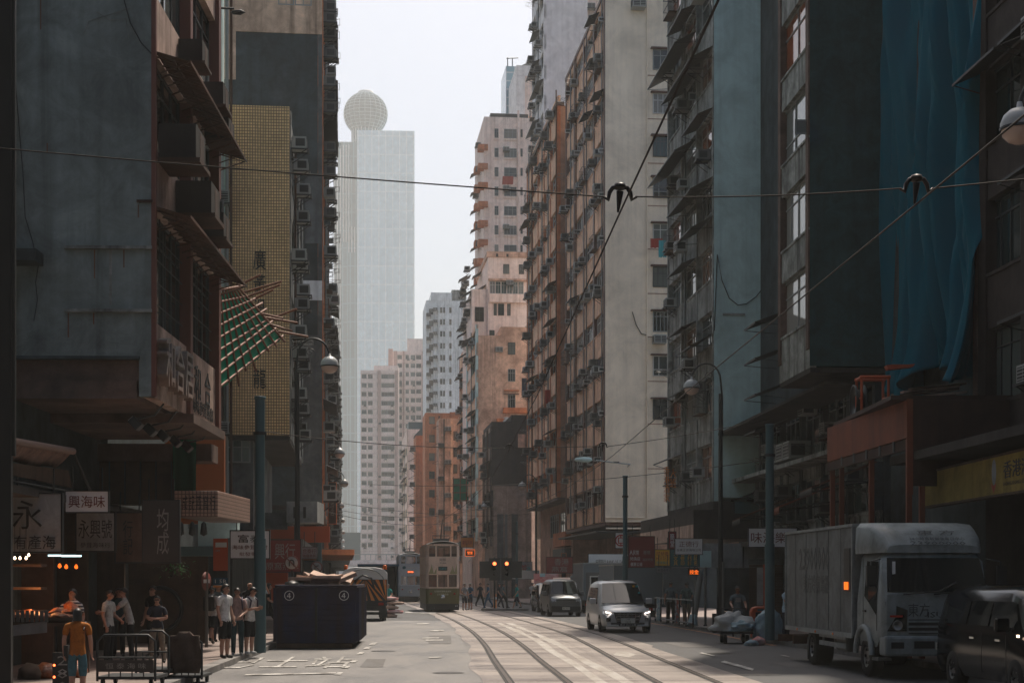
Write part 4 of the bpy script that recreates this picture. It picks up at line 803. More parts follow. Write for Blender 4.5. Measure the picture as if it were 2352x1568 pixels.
# --- car bodies: sections lofted along the length, front at y = 0
def loft(st, m):
    """st: list of (y, [(x, z) ... ] half outlines from sill to roof centre), mirrored"""
    mb = MB(); n = len(st[0][1]); vs = []
    for y, h in st: vs += [(-x, y, z_) for x, z_ in h] + [(x, y, z_) for x, z_ in h[::-1]][1:]
    k = 2*n-1
    mb.add(vs, [(r*k+i, (r+1)*k+i, (r+1)*k+i+1, r*k+i+1) for r in range(len(st)-1) for i in range(k-1)], m, True)
    mb.add(vs[:k], [tuple(range(k))], m); mb.add(vs[-k:], [tuple(range(k))[::-1]], m)
    return mb
def van(name, label, px, Y, rz, col, dim, group=None, lights=False, tall=False, dark=False):
    """front view people carrier; dim = (half width, height, length)"""
    w, H, Ln = dim; t = thing(name, label, 'van' if tall else 'car', (X(px, Y), Y, 0), rz, group); m = M[col]; z0 = .24
    hood = .98 if not tall else 1.08; wb = 1.1 if not tall else .5; wt = wb+(.95 if not tall else .55); belt = 1.05 if not tall else 1.12; g_ = w-.17
    def low(y, f, hz): return (y, [(w*f-.05,z0),(w*f,.42),(w*f,.7),(w*f-.03,hz-.14),(w*f-.16,hz-.02),(w*.45,hz+.03),(0,hz+.05)])
    def up(y, top, k=1.0): return (y, [(w-.05,z0),(w,.42),(w,.75),(w-.02,belt),(g_,top-.12),(g_-.16,top-.01),(0,top+.03)])
    st = ([low(0,.88,hood-.22), low(.06,.95,hood-.12), low(.25,1,hood-.04)] if tall else [low(0,.84,hood-.3), low(.1,.94,hood-.17), low(.42,1,hood-.06)]) + [low(wb,1,hood), up(wt,H-.1), up(wt+.45,H), up(Ln-.9,H), up(Ln-.25,H-.05), (Ln, [(w-.08,z0+.1),(w-.04,.5),(w-.05,.8),(w-.07,belt),(g_-.02,H-.3),(g_-.2,H-.22),(0,H-.2)])]
    loft(st, m).build('body', t)
    mb = MB()                                           # windscreen lying just off the slope between the two stations
    def sl(f, x, off=.012): y = wb+.05+(wt-wb-.07)*f; z_ = hood+.07+(H-.12-hood-.07)*f; return (x, y-off, z_+off)
    a_, c_ = w-.12, g_-.1; vs = []
    for f in (0,.33,.66,1):
        for q in (-1,-.5,0,.5,1): x = q*(a_+(c_-a_)*f); vs.append((x, sl(f,0)[1]-.05*(1-q*q), sl(f,0)[2]+.02*(1-q*q)+.015))
    mb.add(vs, [(r*5+i,(r+1)*5+i,(r+1)*5+i+1,r*5+i+1)[::-1] for r in range(3) for i in range(4)], M['carglass'], True); mb.build('windscreen', t)
    for s_ in (-1, 1):
        for (y0, y1) in ((wt+.05,wt+1.0),(wt+1.1,wt+2.1),(wt+2.2,Ln-.5)):
            mb = MB(); e = .012; p = lambda y, z_, i: (s_*(w-.02+(g_-w+.02)*(z_-belt)/(H-.12-belt)+e), y, z_)
            ya = y0-(.35 if y0 < wt+.1 else 0); vs = [p(ya,belt+.04,0),p(y1,belt+.04,0),p(y1,H-.26,0),p(y0,H-.26,0)]; mb.poly(vs if s_ > 0 else vs[::-1], M['carglass']); mb.build('side_window', t)
        mb = MB(); mb.box(s_*(w+.02),s_*(w+.26),wb+.5,wb+.62,belt-.02,belt+.2,m); mb.box(s_*(w-.04),s_*(w+.02),wb+.53,wb+.59,belt-.02,belt+.06,M['black']); mb.build('mirror', t, bevel=.03)
        for y in (.85, Ln-1.0): wheel(t, s_*(w-.1), y, .34, .22, s_)
        mb = MB(); zc = hood-.24
        if tall: mb.prism([(s_*(w-.34),-.015,.78),(s_*(w-.1),.02,.82),(s_*(w-.06),.06,1.0),(s_*(w-.32),.015,.95)][::s_], (0,.1,0), M['lens'])
        else: mb.prism([(s_*.42,-.02,zc-.1),(s_*(w-.1),.05,zc-.02),(s_*(w-.05),.14,zc+.12),(s_*.5,-.01,zc+.02)][::s_], (0,.12,0), M['lens'])
        hl = mb.build('headlight', t)
        if lights: mb = MB(); mb.prism([(s_*(w-.3),-.0,zc-.04),(s_*(w-.1),.045,zc+.02),(s_*(w-.1),.045,zc+.05),(s_*(w-.3),.0,zc-.015)][::s_], (0,-.02,0), M['lamp_white']); mb.build('daytime_lamp', hl)
        mb = MB(); mb.box(s_*(w-.3),s_*(w-.14),-.0,.05,.42,.56,M['black']); mb.build('fog_lamp', t)
    mb = MB()
    if tall:
        mb.box(-.5,.5,-.02,.05,.82,.93,M['chrome']); mb.box(-.46,.46,-.03,-.02,.85,.87,M['black']); mb.box(-.46,.46,-.03,-.02,.89,.91,M['black']); mb.build('grille', t)
        mb = MB(); mb.box(-w*.9,w*.9,-.04,.2,.26,.56,M['black']); mb.build('bumper', t, bevel=.03)
    else:
        mb.prism([(-.52,-.035,.76),(-.4,-.035,.38),(.4,-.035,.38),(.52,-.035,.76)], (0,.1,0), M['black'])
        for k in range(6): x = .5-.02*k; mb.box(-x,x,-.055,-.036,.73-.062*k,.755-.062*k,M['chrome'])
        for k in range(7): mb.box(-.42+.14*k-.008,-.42+.14*k+.008,-.05,-.036,.42,.75,M['chrome'])
        mb.prism([(-.09,-.07,.76),(0,-.07,.62),(.09,-.07,.76),(.0,-.07,.7)], (0,.02,0), M['chrome']); mb.build('grille', t)
        mb = MB(); mb.box(-w*.84,w*.84,-.05,.1,.24,.31,m); mb.box(-.62,.62,-.03,.06,.31,.38,M['black']); mb.build('bumper', t, bevel=.02)
    return t, hood, H, w, wb
M['silver'] = mk('silver_paint', (.5,.52,.53), .25, .25); M['greyvan'] = mk('grey_van_paint', (.12,.13,.135), .32, .5); M['blackpaint'] = mk('black_car_paint', (.005,.006,.007), .14, spec=.28)
t, hood, H, w, wb = van('people_carrier', 'silver people carrier with lit headlights and a big chrome grille driving towards the camera', 1442, 57, .085, 'silver', (.925,1.9,4.9), lights=True)
mb = MB(); mb.box(-.26,.26,-.075,-.056,.36,.54,M['plate']); p_ = mb.build('number_plate', t); text('UW', M['ink'], p_, (0,-.08,.5), H=.06, ext=.004); text('2633', M['ink'], p_, (0,-.08,.41), H=.075, ext=.004)
mb = MB(); mb.box(-.34,.34,-.07,-.052,.26,.34,M['black']); p_ = mb.build('number_plate', t); text('粤Z M033港', M['signwhite'], p_, (0,-.075,.3), W=.6, H=.06, ext=.004)
mb = MB(); mb.box(-.42,.42,2.7,3.5,H+.012,H+.035,M['carglass']); mb.build('sunroof', t)
for (x, z_, m) in ((.5,1.66,'signyellow'),(.63,1.66,'cloth_teal'),(.66,1.42,'cloth_teal')):
    mb = MB(); y = 1.15+.92*(z_-1.05)/.75; mb.box(x-.04,x+.04,y-.12,y-.11,z_,z_+.07,M[m]); mb.build('windscreen_sticker', t)
t, *_ = van('van', 'grey van with a dark lower bumper parked at the kerb behind the silver people carrier', 1300, 82, .1, 'greyvan', (.86,1.95,4.7), tall=True)
mb = MB(); mb.box(-.2,.2,-.06,-.041,.36,.5,M['plate']); p_ = mb.build('number_plate', t); text('RK 819', M['ink'], p_, (0,-.065,.43), W=.34, H=.08, ext=.004)
t, *_ = van('car', 'dark car tucked behind the grey van', 1272, 93, .1, 'blackpaint', (.88,1.75,4.6))
t, hood, H, w, wb = van('people_carrier', 'glossy black people carrier at the right edge, in front of the white lorry', 2510, 24.5, .05, 'blackpaint', (.92,1.84,4.9), tall=True)
for y in (1.5, 2.75): mb = MB(); mb.box(-w-.018,-w-.003,y,y+.22,.92,.955,M['chrome']); mb.build('door_handle', t)
mb = MB(); mb.box(-w-.03,-w-.012,.62,.7,1.02,1.06,M['lamp_warm']); mb.build('side_lamp', t)
for y in (1.25, 2.4): mb = MB(); mb.box(-w-.004,-w+.0,y,y+.012,.35,1.04,M['black']); mb.build('door_seam', t)
# --- white box lorry
LR = t = thing('lorry', 'white box lorry with a rounded wind deflector and faded phone number on its side', 'lorry', (8.25,30.3,0), .057)
M['lorrywhite'] = plaster('lorry_white', (.23,.265,.27), (.17,.2,.205), .5, .4, (.6,2.0), rough=.45, bump=.03); M['boxgrey'] = plaster('lorry_box_skin', (.15,.17,.175), (.1,.115,.12), .6, .7, (.8,2.5), rough=.6, bump=.05); M['fade'] = mk('faded_lettering', (.055,.065,.068), .6)
LWm = M['lorrywhite']
mb = MB(); mb.box(-1.12,1.12,1.95,7.9,.8,3.04,M['boxgrey']); o = mb.build('cargo_box', t, bevel=.02)
mb = MB()
for y in (1.95, 7.86): mb.box(-1.15,-1.118,y-.0,y+.06,.8,3.06,LWm)
mb.box(-1.15,1.15,1.94,7.93,3.04,3.1,LWm); mb.box(-1.15,-1.118,1.97,7.9,.74,.84,LWm); mb.build('box_trim', t)
text('23900000', M['fade'], t, (-1.125,5.2,2.42), W=2.7, H=.5, rot=(math.pi/2,0,-math.pi/2), ext=.004)
text('東方冷氣電器', M['fade'], t, (-1.125,5.0,1.85), W=2.3, H=.42, rot=(math.pi/2,0,-math.pi/2), ext=.004)
mb = MB(); mb.box(-1.14,-1.122,2.15,2.6,1.7,2.6,M['metal_dark']); mb.build('side_hatch', t)
for y in (2.25,2.42): mb = MB(); mb.box(-1.17,-1.142,y,y+.06,1.74,1.9,M['lamp_orange']); mb.build('side_marker', t)
# cab: loft of sections in y, front slightly raked
def cs(y, wd, zt_): return (y, [(wd-.06,.62),(wd,.8),(wd,1.45),(wd-.02,1.66),(wd-.1,zt_-.12),(wd-.22,zt_),(0,zt_+.03)])
loft([cs(.0,.98,1.5) if False else (.0,[(.98,.86),(1.0,.9),(1.01,1.3),(1.0,1.66),(.93,1.67),(.5,1.68),(0,1.69)]), (.06,[(1.04,.8),(1.07,.9),(1.08,1.35),(1.06,1.68),(.97,1.72),(.5,1.73),(0,1.74)]), (.34,[(1.05,.78),(1.08,.9),(1.08,1.45),(1.06,1.7),(1.0,2.3),(.88,2.42),(0,2.46)]), cs(.6,1.08,2.5), cs(1.8,1.08,2.52)], LWm).build('cab', t)
mb = MB(); vs = []
for f in (0,.5,1):
    for q in (-1,-.6,0,.6,1): vs.append((q*(.99-.07*f), .02+.27*f-.04*(1-q*q), 1.70+.66*f+.012))
mb.add(vs, [(r*5+i,(r+1)*5+i,(r+1)*5+i+1,r*5+i+1)[::-1] for r in range(2) for i in range(4)], M['carglass'], True); mb.build('windscreen', t)
for s_ in (-1, 1):
    mb = MB(); q = [(s_*1.075,.42,1.72),(s_*1.092,.42,1.25),(s_*1.092,.95,1.5),(s_*1.092,1.25,1.62),(s_*1.03,1.25,2.32),(s_*1.02,.5,2.3)]; mb.poly(q[::s_], M['carglass']); mb.build('side_window', t)
    mb = MB(); mb.prism([(s_*.6,-.02,1.36),(s_*.62,-.02,.95),(s_*1.0,.0,.95),(s_*1.03,.02,1.52)][::-s_], (0,.1,0), M['carglass']); hl = mb.build('headlight', t)
    mb = MB(); mb.lathe([(.1,0),(.1,-.012),(.085,-.016),(.08,-.005),(.0,-.004)], M['hub'], (s_*.8,-.02,1.06), 16, 'y'); mb.build('lamp', hl); mb = MB(); mb.box(s_*.7,s_*.95,-.03,-.021,1.22,1.26,M['redlens']); mb.build('indicator', hl)
    mb = MB(); mb.tube([(s_*1.05,.3,2.35),(s_*1.28,.12,2.3),(s_*1.3,.1,1.8)], .018, M['black'], 6); mb.box(s_*1.2,s_*1.38,.04,.14,1.82,2.22,M['black']); mr = mb.build('mirror', t)
    mb = MB(); mb.box(s_*1.215,s_*1.365,.141,.148,1.85,2.19,M['chrome']); mb.build('mirror_glass', mr)
    wheel(t, s_*.92, 1.25, .42, .26, s_); wheel(t, s_*.86, 5.6, .42, .42, s_)
    mb = MB(); pts = [(s_*1.1,1.25+.56*math.cos(k*math.pi/10),.46+.54*math.sin(k*math.pi/10)) for k in range(11)]; mb.tube(pts, .06, LWm, 6); mb.build('wheel_arch', t)
    mb = MB()
    for z_ in (.5,.68): mb.box(s_*1.06,s_*1.1,2.6,4.8,z_,z_+.1,LWm)
    for y in (2.7,3.6,4.6): mb.box(s_*1.03,s_*1.06,y,y+.06,.5,.8,M['metal_grey'])
    mb.build('side_guard', t)
mb = MB(); mb.box(-.58,.58,-.02,.05,.9,1.18,M['black'])
for k in range(3): mb.box(-.6,.6,-.045,-.021,.92+.1*k,.96+.1*k,LWm)
mb.build('grille', t)
mb = MB(); mb.box(-1.06,1.06,-.1,.35,.47,.86,LWm); bp_ = mb.build('bumper', t, bevel=.05)
mb = MB(); mb.box(-.5,-.1,-.112,-.099,.62,.76,M['black']); mb.build('bumper_vent', bp_); mb = MB(); mb.box(-.95,-.7,-.112,-.099,.62,.74,M['metal_dark']); mb.build('fog_lamp', bp_)
mb = MB(); mb.box(-.08,.36,-.115,-.1,.6,.74,M['plate']); p_ = mb.build('number_plate', bp_); text('SS 6286', M['ink'], p_, (.14,-.119,.67), W=.4, H=.1, ext=.004)
text('ISUZU', M['black'], t, (.12,-.02,1.27), W=.66, H=.11, ext=.01); text('東方', M['fade'], t, (-.38,-.014,1.36), W=.42, H=.26, ext=.004)
mb = MB(); mb.tube([(-.7,-.05,1.66),(.0,-.07,1.72),(.35,-.05,1.9)], .015, M['black'], 5); mb.build('wiper', t); mb = MB(); mb.tube([(-.1,-.06,1.66),(.5,-.07,1.72),(.85,-.05,1.86)], .015, M['black'], 5); mb.build('wiper', t)
for (x, z_, w_, h_, m) in ((-.55,1.78,.3,.14,'redink'),(-.85,1.9,.06,.4,'signwhite'),(-.3,1.76,.12,.1,'paleink')):
    mb = MB(); y = .02+.27*(z_-1.7)/.66+.05; mb.box(x,x+w_,y,y+.01,z_,z_+h_,M[m]); mb.build('dashboard_paper', t)
df = loft([(.28,[(.9,2.47),(.92,2.5),(.9,2.56),(.86,2.6),(.7,2.62),(.4,2.63),(0,2.63)]), (.5,[(1.02,2.47),(1.03,2.55),(1.0,2.75),(.92,2.86),(.7,2.9),(.4,2.91),(0,2.91)]), (1.0,[(1.09,2.47),(1.1,2.6),(1.07,2.95),(.98,3.05),(.7,3.08),(.4,3.08),(0,3.08)]), (1.85,[(1.1,2.47),(1.11,2.6),(1.09,3.0),(1.0,3.1),(.7,3.11),(.4,3.11),(0,3.11)])], LWm).build('wind_deflector', t)
tilt = math.atan2(.22,.3)
for (s_, z_, y, h_) in (('東方', 2.83, .385, .13), ('24小時', 2.77, .345, .0), ): pass
text('東 方', M['fade'], df, (.1,.44,2.87), W=.75, H=.12, rot=(.9,0,0), ext=.006); text('24小時直駁緊急電召中心', M['fade'], df, (.1,.355,2.75), W=1.1, H=.08, rot=(.9,0,0), ext=.006); text('23900000', M['fade'], df, (.1,.29,2.66), W=1.1, H=.1, rot=(.9,0,0), ext=.006)
mb = MB(); mb.box(-.4,.4,.4,7.6,.5,.74,M['black']); mb.box(-1.0,1.0,7.6,7.75,.4,.6,M['rust']); mb.build('chassis', t)
# --- grey parked box lorries on the right
M['greybox'] = mk('grey_blue_box', (.13,.165,.185), .55)
for (px, Y, label, wd, ht, door) in ((1384, 90, 'pale grey box lorry with a small windowed rear door, behind the grey van', 1.12, 2.85, True), (1466, 76, 'plain slate grey box lorry beside the bank signs', 1.2, 2.62, False)):
    t = thing('lorry', label, 'lorry', (X(px,Y),Y,0), .1); g_ = M['greybox']
    mb = MB(); mb.box(-wd,wd,0,4.6,.75,ht,g_); mb.build('cargo_box', t, bevel=.02); mb = MB(); mb.box(-wd-.03,wd+.03,-.03,4.62,ht,ht+.07,M['ac']); mb.box(-wd-.03,-wd,-.03,.03,.75,ht,M['ac']); mb.box(wd,wd+.03,-.03,.03,.75,ht,M['ac']); mb.build('box_trim', t)
    if door:
        mb = MB(); mb.box(-.95,.1,-.04,-.001,.85,2.35,M['acd']); d = mb.build('rear_door', t); mb = MB(); mb.box(-.75,-.1,-.055,-.041,1.6,2.15,M['frame_white']); mb.box(-.68,-.17,-.06,-.056,1.66,2.09,M['carglass']); mb.build('door_window', d)
    mb = MB(); mb.box(-1,1,.2,6.2,.45,.74,M['black']); mb.build('chassis', t); mb = MB(); mb.box(-1.0,1.0,4.75,6.4,.6,2.2,g_); mb.build('cab', t, bevel=.08)
    mb = MB(); mb.box(-1,1,-.08,.0,.45,.57,M['redlens'])
    for k in range(5): mb.box(-.9+.4*k,-.7+.4*k,-.085,-.081,.455,.565,M['signwhite'])
    mb.build('rear_bar', t)
    for s_ in (-1, 1): wheel(t, s_*.85, 1.1, .4, .28, s_); wheel(t, s_*.85, 5.4, .4, .28, s_)

# small hardware on the white lorry
t = LR
for s_ in (-1, 1):
    mb = MB()
    for (y, z0, z1) in ((.40,.95,1.62),(1.34,.95,2.36)): mb.box(s_*1.083,s_*1.09,y,y+.012,z0,z1,M['metal_dark'])
    mb.build('door_seam', t); mb = MB(); mb.box(s_*1.09,s_*1.115,1.12,1.3,1.3,1.34,M['black']); mb.build('door_handle', t)
    mb = MB(); mb.box(s_*.8,s_*1.08,.35,.75,.36,.42,M['metal_grey']); mb.build('step', t); mb = MB(); mb.box(s_*.7,s_*1.04,6.1,6.13,.1,.62,M['black']); mb.build('mud_flap', t)
    mb = MB(); mb.box(s_*.72,s_*1.0,2.9,3.8,.42,.76,M['metal_grey']); mb.build('fuel_tank', t, bevel=.06)
    for y in (3.4, 4.9, 6.6): mb = MB(); mb.box(s_*1.15,s_*1.165,y,y+.08,.76,.81,M['amber']); mb.build('side_reflector', t)
for k in range(5): mb = MB(); mb.box(-1.128,-1.1205,2.9+1.0*k,2.912+1.0*k,.86,3.02,M['fade']); mb.build('panel_joint', t)
mb = MB(); mb.box(-1.3,1.3,7.93,7.99,.45,.62,M['rust']); mb.build('rear_bumper', t)
for k in range(5):
    bm = bmesh.new(); bmesh.ops.create_icosphere(bm, subdivisions=2, radius=.2)
    for v_ in bm.verts: v_.co *= 1+.25*math.sin(v_.co.x*31+k)*math.cos(v_.co.y*27); v_.co.z *= .7
    me = bpy.data.meshes.new('rubbish_bag'); bm.to_mesh(me); bm.free(); me.materials.append(M['acd' if k % 2 else 'black']); me.polygons.foreach_set('use_smooth', [True]*len(me.polygons))
    tag(link('rubbish_bag', me, None, (SK.location.x+R.uniform(-.8,.6), 44.6+k*.6, 1.78)), 'crumpled rubbish bag between the boards in the navy skip', 'bag', 'bags heaped in the skip')
# ---------------------------------------------------------------- lamps, poles, wires
def lamp(label, bx, by, dx, h=9.1, arm=1.07, group='arched street lamps'):
    """tall dark post with a swan-neck arm towards the road (dx = +1 or -1) and a globe lantern"""
    t = thing('street_lamp', label, 'street lamp', (bx, by, .13), 0, group); m = M['metal_dark']; H = h+.2
    mb = MB(); mb.tube([(0,0,0),(0,0,1.2)], .13, m, 12); mb.tube([(0,0,1.2),(0,0,H-.6)], [.1,.07], m, 12); mb.build('post', t)
    mb = MB(); pts = [(-.06*dx,0,H-2.2),(-.06*dx,0,H-.7)]+[(dx*(arm/2-arm/2*math.cos(math.pi*k/10)), 0, H-.1+.62*math.sin(math.pi*k/10)) for k in range(11)]; mb.tube(pts, .035, m, 8)
    mb.tube([(dx*(.42+.16*(1-k/14)*math.cos(k*.7)),0,H+.06+.16*(1-k/14)*math.sin(k*.7)) for k in range(13)], .014, m, 5)
    mb.tube([(0,0,H-1.6),(-.06*dx,0,H-1.6)], .03, m, 6); mb.build('arm', t)
    mb = MB(); c = (dx*arm,0,H-.38); mb.lathe([(.3,0),(.295,.08),(.25,.19),(.15,.28),(.05,.31),(.04,.4),(0,.41)], M['lamp_top'], c, 20); mb.lathe([(.305,-.04),(.31,0),(.3,.005)], m, c, 20); mb.build('lantern_cap', t)
    mb = MB(); mb.lathe([(.285,-.04),(.26,-.14),(.18,-.22),(.08,-.26),(0,-.27)], M['lamp_glass'], c, 20); mb.build('lantern_bowl', t); return t
for (px, Y, lab) in ((757,52,'arched street lamp on the left pavement, largest of the left row'),(780,88.3,'arched street lamp second in the left row, in front of the orange block'),(791,116,'arched street lamp third in the left row, beside the vertical hotel sign'),(784,151,'arched street lamp fourth in the left row, just past the hotel sign'),(787,190,'small arched street lamp fifth in the left row'),(788,237,'small arched street lamp sixth in the left row'),(788.5,290,'small arched street lamp seventh in the left row'),(789,345,'tiny arched street lamp farthest in the left row')):
    lamp(lab, X(px, Y)-1.07, Y, 1)
for (px, Y, lab) in ((1590,58,'arched street lamp before the old concrete block'),(1200,119.5,'arched street lamp in front of the mouldy low block'),(1113,153,'arched street lamp left of the mouldy low block'),(1072,205,'small arched street lamp above the second tram roof'),(2345,24.6,'arched street lamp cut by the right edge of the picture')):
    lamp(lab, X(px, Y)+1.05, Y, -1)
def pole(label, px, Y, top, r=.11, m='teal', base=.13, cat='pole', extra=None):
    t = thing('tram_wire_pole', label, cat, (X(px,Y),Y,base), 0, 'painted poles holding the tram wires'); h = Z(top, Y)-base
    mb = MB(); mb.tube([(0,0,0),(0,0,h*.45)], r*1.15, M[m], 12); mb.tube([(0,0,h*.45),(0,0,h)], r*.95, M[m], 12); mb.build('shaft', t)
    mb = MB(); mb.lathe([(r*.95,0),(r*1.1,.02),(r*1.1,.08),(0,.1)], M[m], (0,0,h), 12); mb.lathe([(r*1.3,h*.86),(r*1.3,h*.86+.08)], M['metal_dark'], (0,0,0), 12); mb.build('cap_and_clamp', t); return t
pole('teal pole on the left kerb with waiting people around it', 597, 39, 918, .13)
pole('teal pole on the right pavement in front of the signs for dried seafood', 1768, 47, 980, .13)
pole('teal pole standing behind the silver people carrier', 1436, 69.6, 1096, .11)
pole('slim teal pole by the mouldy low block', 1187, 108, 1200, .08)
pole('teal pole left of the orange canopy on the left side', 733, 62, 1168, .11)
W_ = M['wire']
def wire(label, pts, r=.012, group='overhead wires'):
    mb = MB(); mb.tube(pts, r, W_, 5); o = mb.build('overhead_wire'); tag(o, label, 'wire', group); return o
def sag(a_, b_, s, n=14): a_, b_ = Vector(a_), Vector(b_); return [a_.lerp(b_, k/n)-Vector((0,0,4*s*(k/n)*(1-k/n))) for k in range(n+1)]
def hanger(label, p):
    """span-wire insulator with two curved ears over the contact wire"""
    t = thing('wire_hanger', label, 'wire fitting', p, 0, 'contact wire hangers'); I_ = M['insul']
    mb = MB(); mb.tube([(-.16,0,-.02),(-.115,0,-.05),(-.1,0,.02),(-.07,0,.065),(0,0,.08),(.07,0,.065),(.1,0,.02),(.115,0,-.05),(.16,0,-.02)], [.014,.022,.022,.022,.024,.022,.022,.022,.014], I_, 8)
    mb.lathe([(0,.09),(.05,.085),(.065,.05),(.05,.03),(.0,.02)], I_, (0,0,.02), 12); mb.build('yoke', t)
    mb = MB(); mb.tube([(0,0,.03),(-.01,0,-.08),(-.02,0,-.17)], [.035,.022,.01], I_, 8); mb.build('ear', t); return t
c1 = lambda y: x1(y)+.55
c2 = lambda y: x1(y)+gap(y)+.56
h1, h2 = P(1424,447,15), P(2105,428,15)
tag(hanger('dark hanger on the near span wire above the left track', h1)); hanger('dark hanger on the near span wire in front of the blue tarpaulin', h2)
wire('span wire crossing the whole picture above the street, left part up to the first hanger', sag(h1.lerp(P(28,325,15.3), 2.09), h1-Vector((.16,0,.02)), .06), .007)
wire('span wire between the two near hangers', sag(h1+Vector((.16,0,-.02)), h2-Vector((.16,0,.02)), .03), .007)
wire('short span wire running off to the right edge from the second near hanger', sag(h2+Vector((.16,0,-.02)), h2.lerp(P(2420,395,15.5), 5.6), .02), .008)
def cw(f, y0, ys, z0): return [(f(y0), y0, z0+.02)] + [(f(y)+(.0), y, z0) for y in ys]
wire('contact wire above the left track, rising steeply to the top of the picture', [(P(1650,0,9.86).x+ .0, 9.86, 5.6), (h1.x, 15, h1.z-.17)] + [(c1(y), y, 5.5) for y in (30,45,60,75,90,110,134,165,200)], .0095)
wire('contact wire above the right track, crossing the blue tarpaulin', [(P(2480,160,11).x, 11, P(2480,160,11).z), (h2.x, 15, h2.z-.17)] + [(c2(y), y, 5.5) for y in (30,45,60,75,90,110,134,165)], .0095)
h3 = P(1170,1027,45); hanger('hanger on the second span wire above the left track', h3); h4 = P(1385,1023,45); hanger('hanger on the second span wire in front of the brown pilasters', h4)
wire('second span wire tied to the teal pole on the left kerb', sag(P(600,990,39), h3-Vector((.16,0,.02)), .12), .011); wire('second span wire between its two hangers', [h3+Vector((.16,0,-.02)), h4-Vector((.16,0,.02))], .011)
wire('second span wire tied to the teal pole on the right pavement', sag(h4+Vector((.16,0,-.02)), P(1768,962,47), .05), .011)
h5 = P(1230,1110,70); hanger('small hanger on the third span wire', h5)
wire('third span wire from the left lamp row', sag(P(850,1112,88), h5, .1), .013); wire('third span wire running to the teal pole behind the people carrier', sag(h5, P(1768,1055,47), .1), .012)
wire('fourth span wire high over the trams', sag(P(757,1150,88), P(1215,1180,110), .4), .014); wire('slack cable from the lamp row across the far street', sag(P(775,1170,100), P(1110,1165,120), .6), .014)
wire('guy wire slanting up from the old tram pole', [P(1075,1290,95), P(1165,1200,100)], .015); wire('cable slung over the teal pole at the left', sag(P(735,1170,62), P(1075,1190,95), .5), .012)
# cobra head lamp on the cream wall
t = thing('wall_lamp', 'flat headed lamp on a long horizontal bracket from the cream end wall', 'street lamp', P(1447,1066,100)); sc_ = F/100
mb = MB(); mb.tube([(0,2,0),(0,0,0),(-1.2,-.3,.12),(-2.2,-.5,.22)], .05, M['ac'], 6); mb.tube([(0,0,0),(0,0,-2.2)], .03, M['cream'], 5); mb.box(-1.2,-.7,-.3,-.2,.1,.16,M['metal_dark']); mb.build('bracket', t)
mb = MB(); mb.lathe([(0,-.8),(.12,-.7),(.19,-.2),(.16,.2),(.06,.35)], M['bluegrey'], (-2.8,-.6,.25), 10, 'x'); mb.build('lamp_head', t)
# traffic lights and island
b_ = GY(1404); mb = MB(); mb.lathe([(1.5,0),(1.5,.12),(1.42,.15),(0,.15)], M['kerb'], (0,0,0), 20); o = mb.build('traffic_island', None, (X(1160,98),98,.0)); o.scale = (1.0,.6,1); tag(o, kind='structure')
for (px, lab) in ((1136,'left traffic light showing red over the crossing'),(1164,'right traffic light showing red on the crossing island')):
    Y = 98; t = thing('traffic_light', lab, 'traffic light', (X(px,Y),Y,.14), 0, 'red traffic lights')
    mb = MB(); mb.tube([(0,0,0),(0,0,3.2)], .06, M['metal_dark'], 8); mb.build('post', t)
    mb = MB(); mb.box(-.34,.34,-.05,-.02,1.75,3.15,M['black']); mb.box(-.15,.15,-.22,-.05,1.95,2.98,M['black']); hd = mb.build('signal_head', t)
    for k, m in enumerate(('lamp_red','black','black')):
        mb = MB(); mb.lathe([(.11,0),(.1,-.02),(0,-.03)], M[m], (-.0,-.225,2.8-.32*k), 14, 'y'); mb.lathe([(.125,.0),(.125,-.14)], M['black'], (0,-.225,2.8-.32*k), 14, 'y'); mb.build('lamp', hd)
    mb = MB(); mb.box(.18 if px > 1150 else -.95,.95 if px > 1150 else -.18,.02,.1,1.9,2.95,M['black']); mb.build('side_board', t)
# ---------------------------------------------------------------- signs
def sign(label, x0, x1_, y0, y1, Y, m, lines, frame='metal_dark', d=.1, cat='shop sign', name='shop_sign', yaw=0, group=None, hang=True):
    """board seen at picture rectangle x0..x1, y0..y1 and distance Y; lines: (text, cx, cy, height, material[, width]) as fractions of the board"""
    c = P((x0+x1_)/2, (y0+y1)/2, Y); s_ = F/Y; W, H = abs(x1_-x0)/s_/math.cos(yaw), abs(y1-y0)/s_
    t = thing(name, label, cat, c, yaw, group)
    mb = MB(); mb.box(-W/2,W/2,0,d,-H/2,H/2,M[m]); mb.build('board', t)
    if frame:
        mb = MB(); e = min(.03, H*.04)
        for (a_, b_, c_, d_) in ((-W/2-e,W/2+e,H/2,H/2+e),(-W/2-e,W/2+e,-H/2-e,-H/2),(-W/2-e,-W/2,-H/2,H/2),(W/2,W/2+e,-H/2,H/2)): mb.box(a_,b_,-.012,d+.01,c_,d_,M[frame])
        mb.build('frame', t)
    if hang:
        mb = MB()
        for q in (-.35, .35): mb.box(q*W-.012,q*W+.012,.03,.06,H/2,H/2+.5,M['metal_dark'])
        mb.build('hanger_bars', t)
    for ln in lines:
        body, cx, cy, hf, mm = ln[:5]
        text(body, M[mm], t, ((cx-.5)*W, -.006, (.5-cy)*H), H=hf*H, W=(ln[5]*W if len(ln) > 5 else None), ext=.012)
    return t
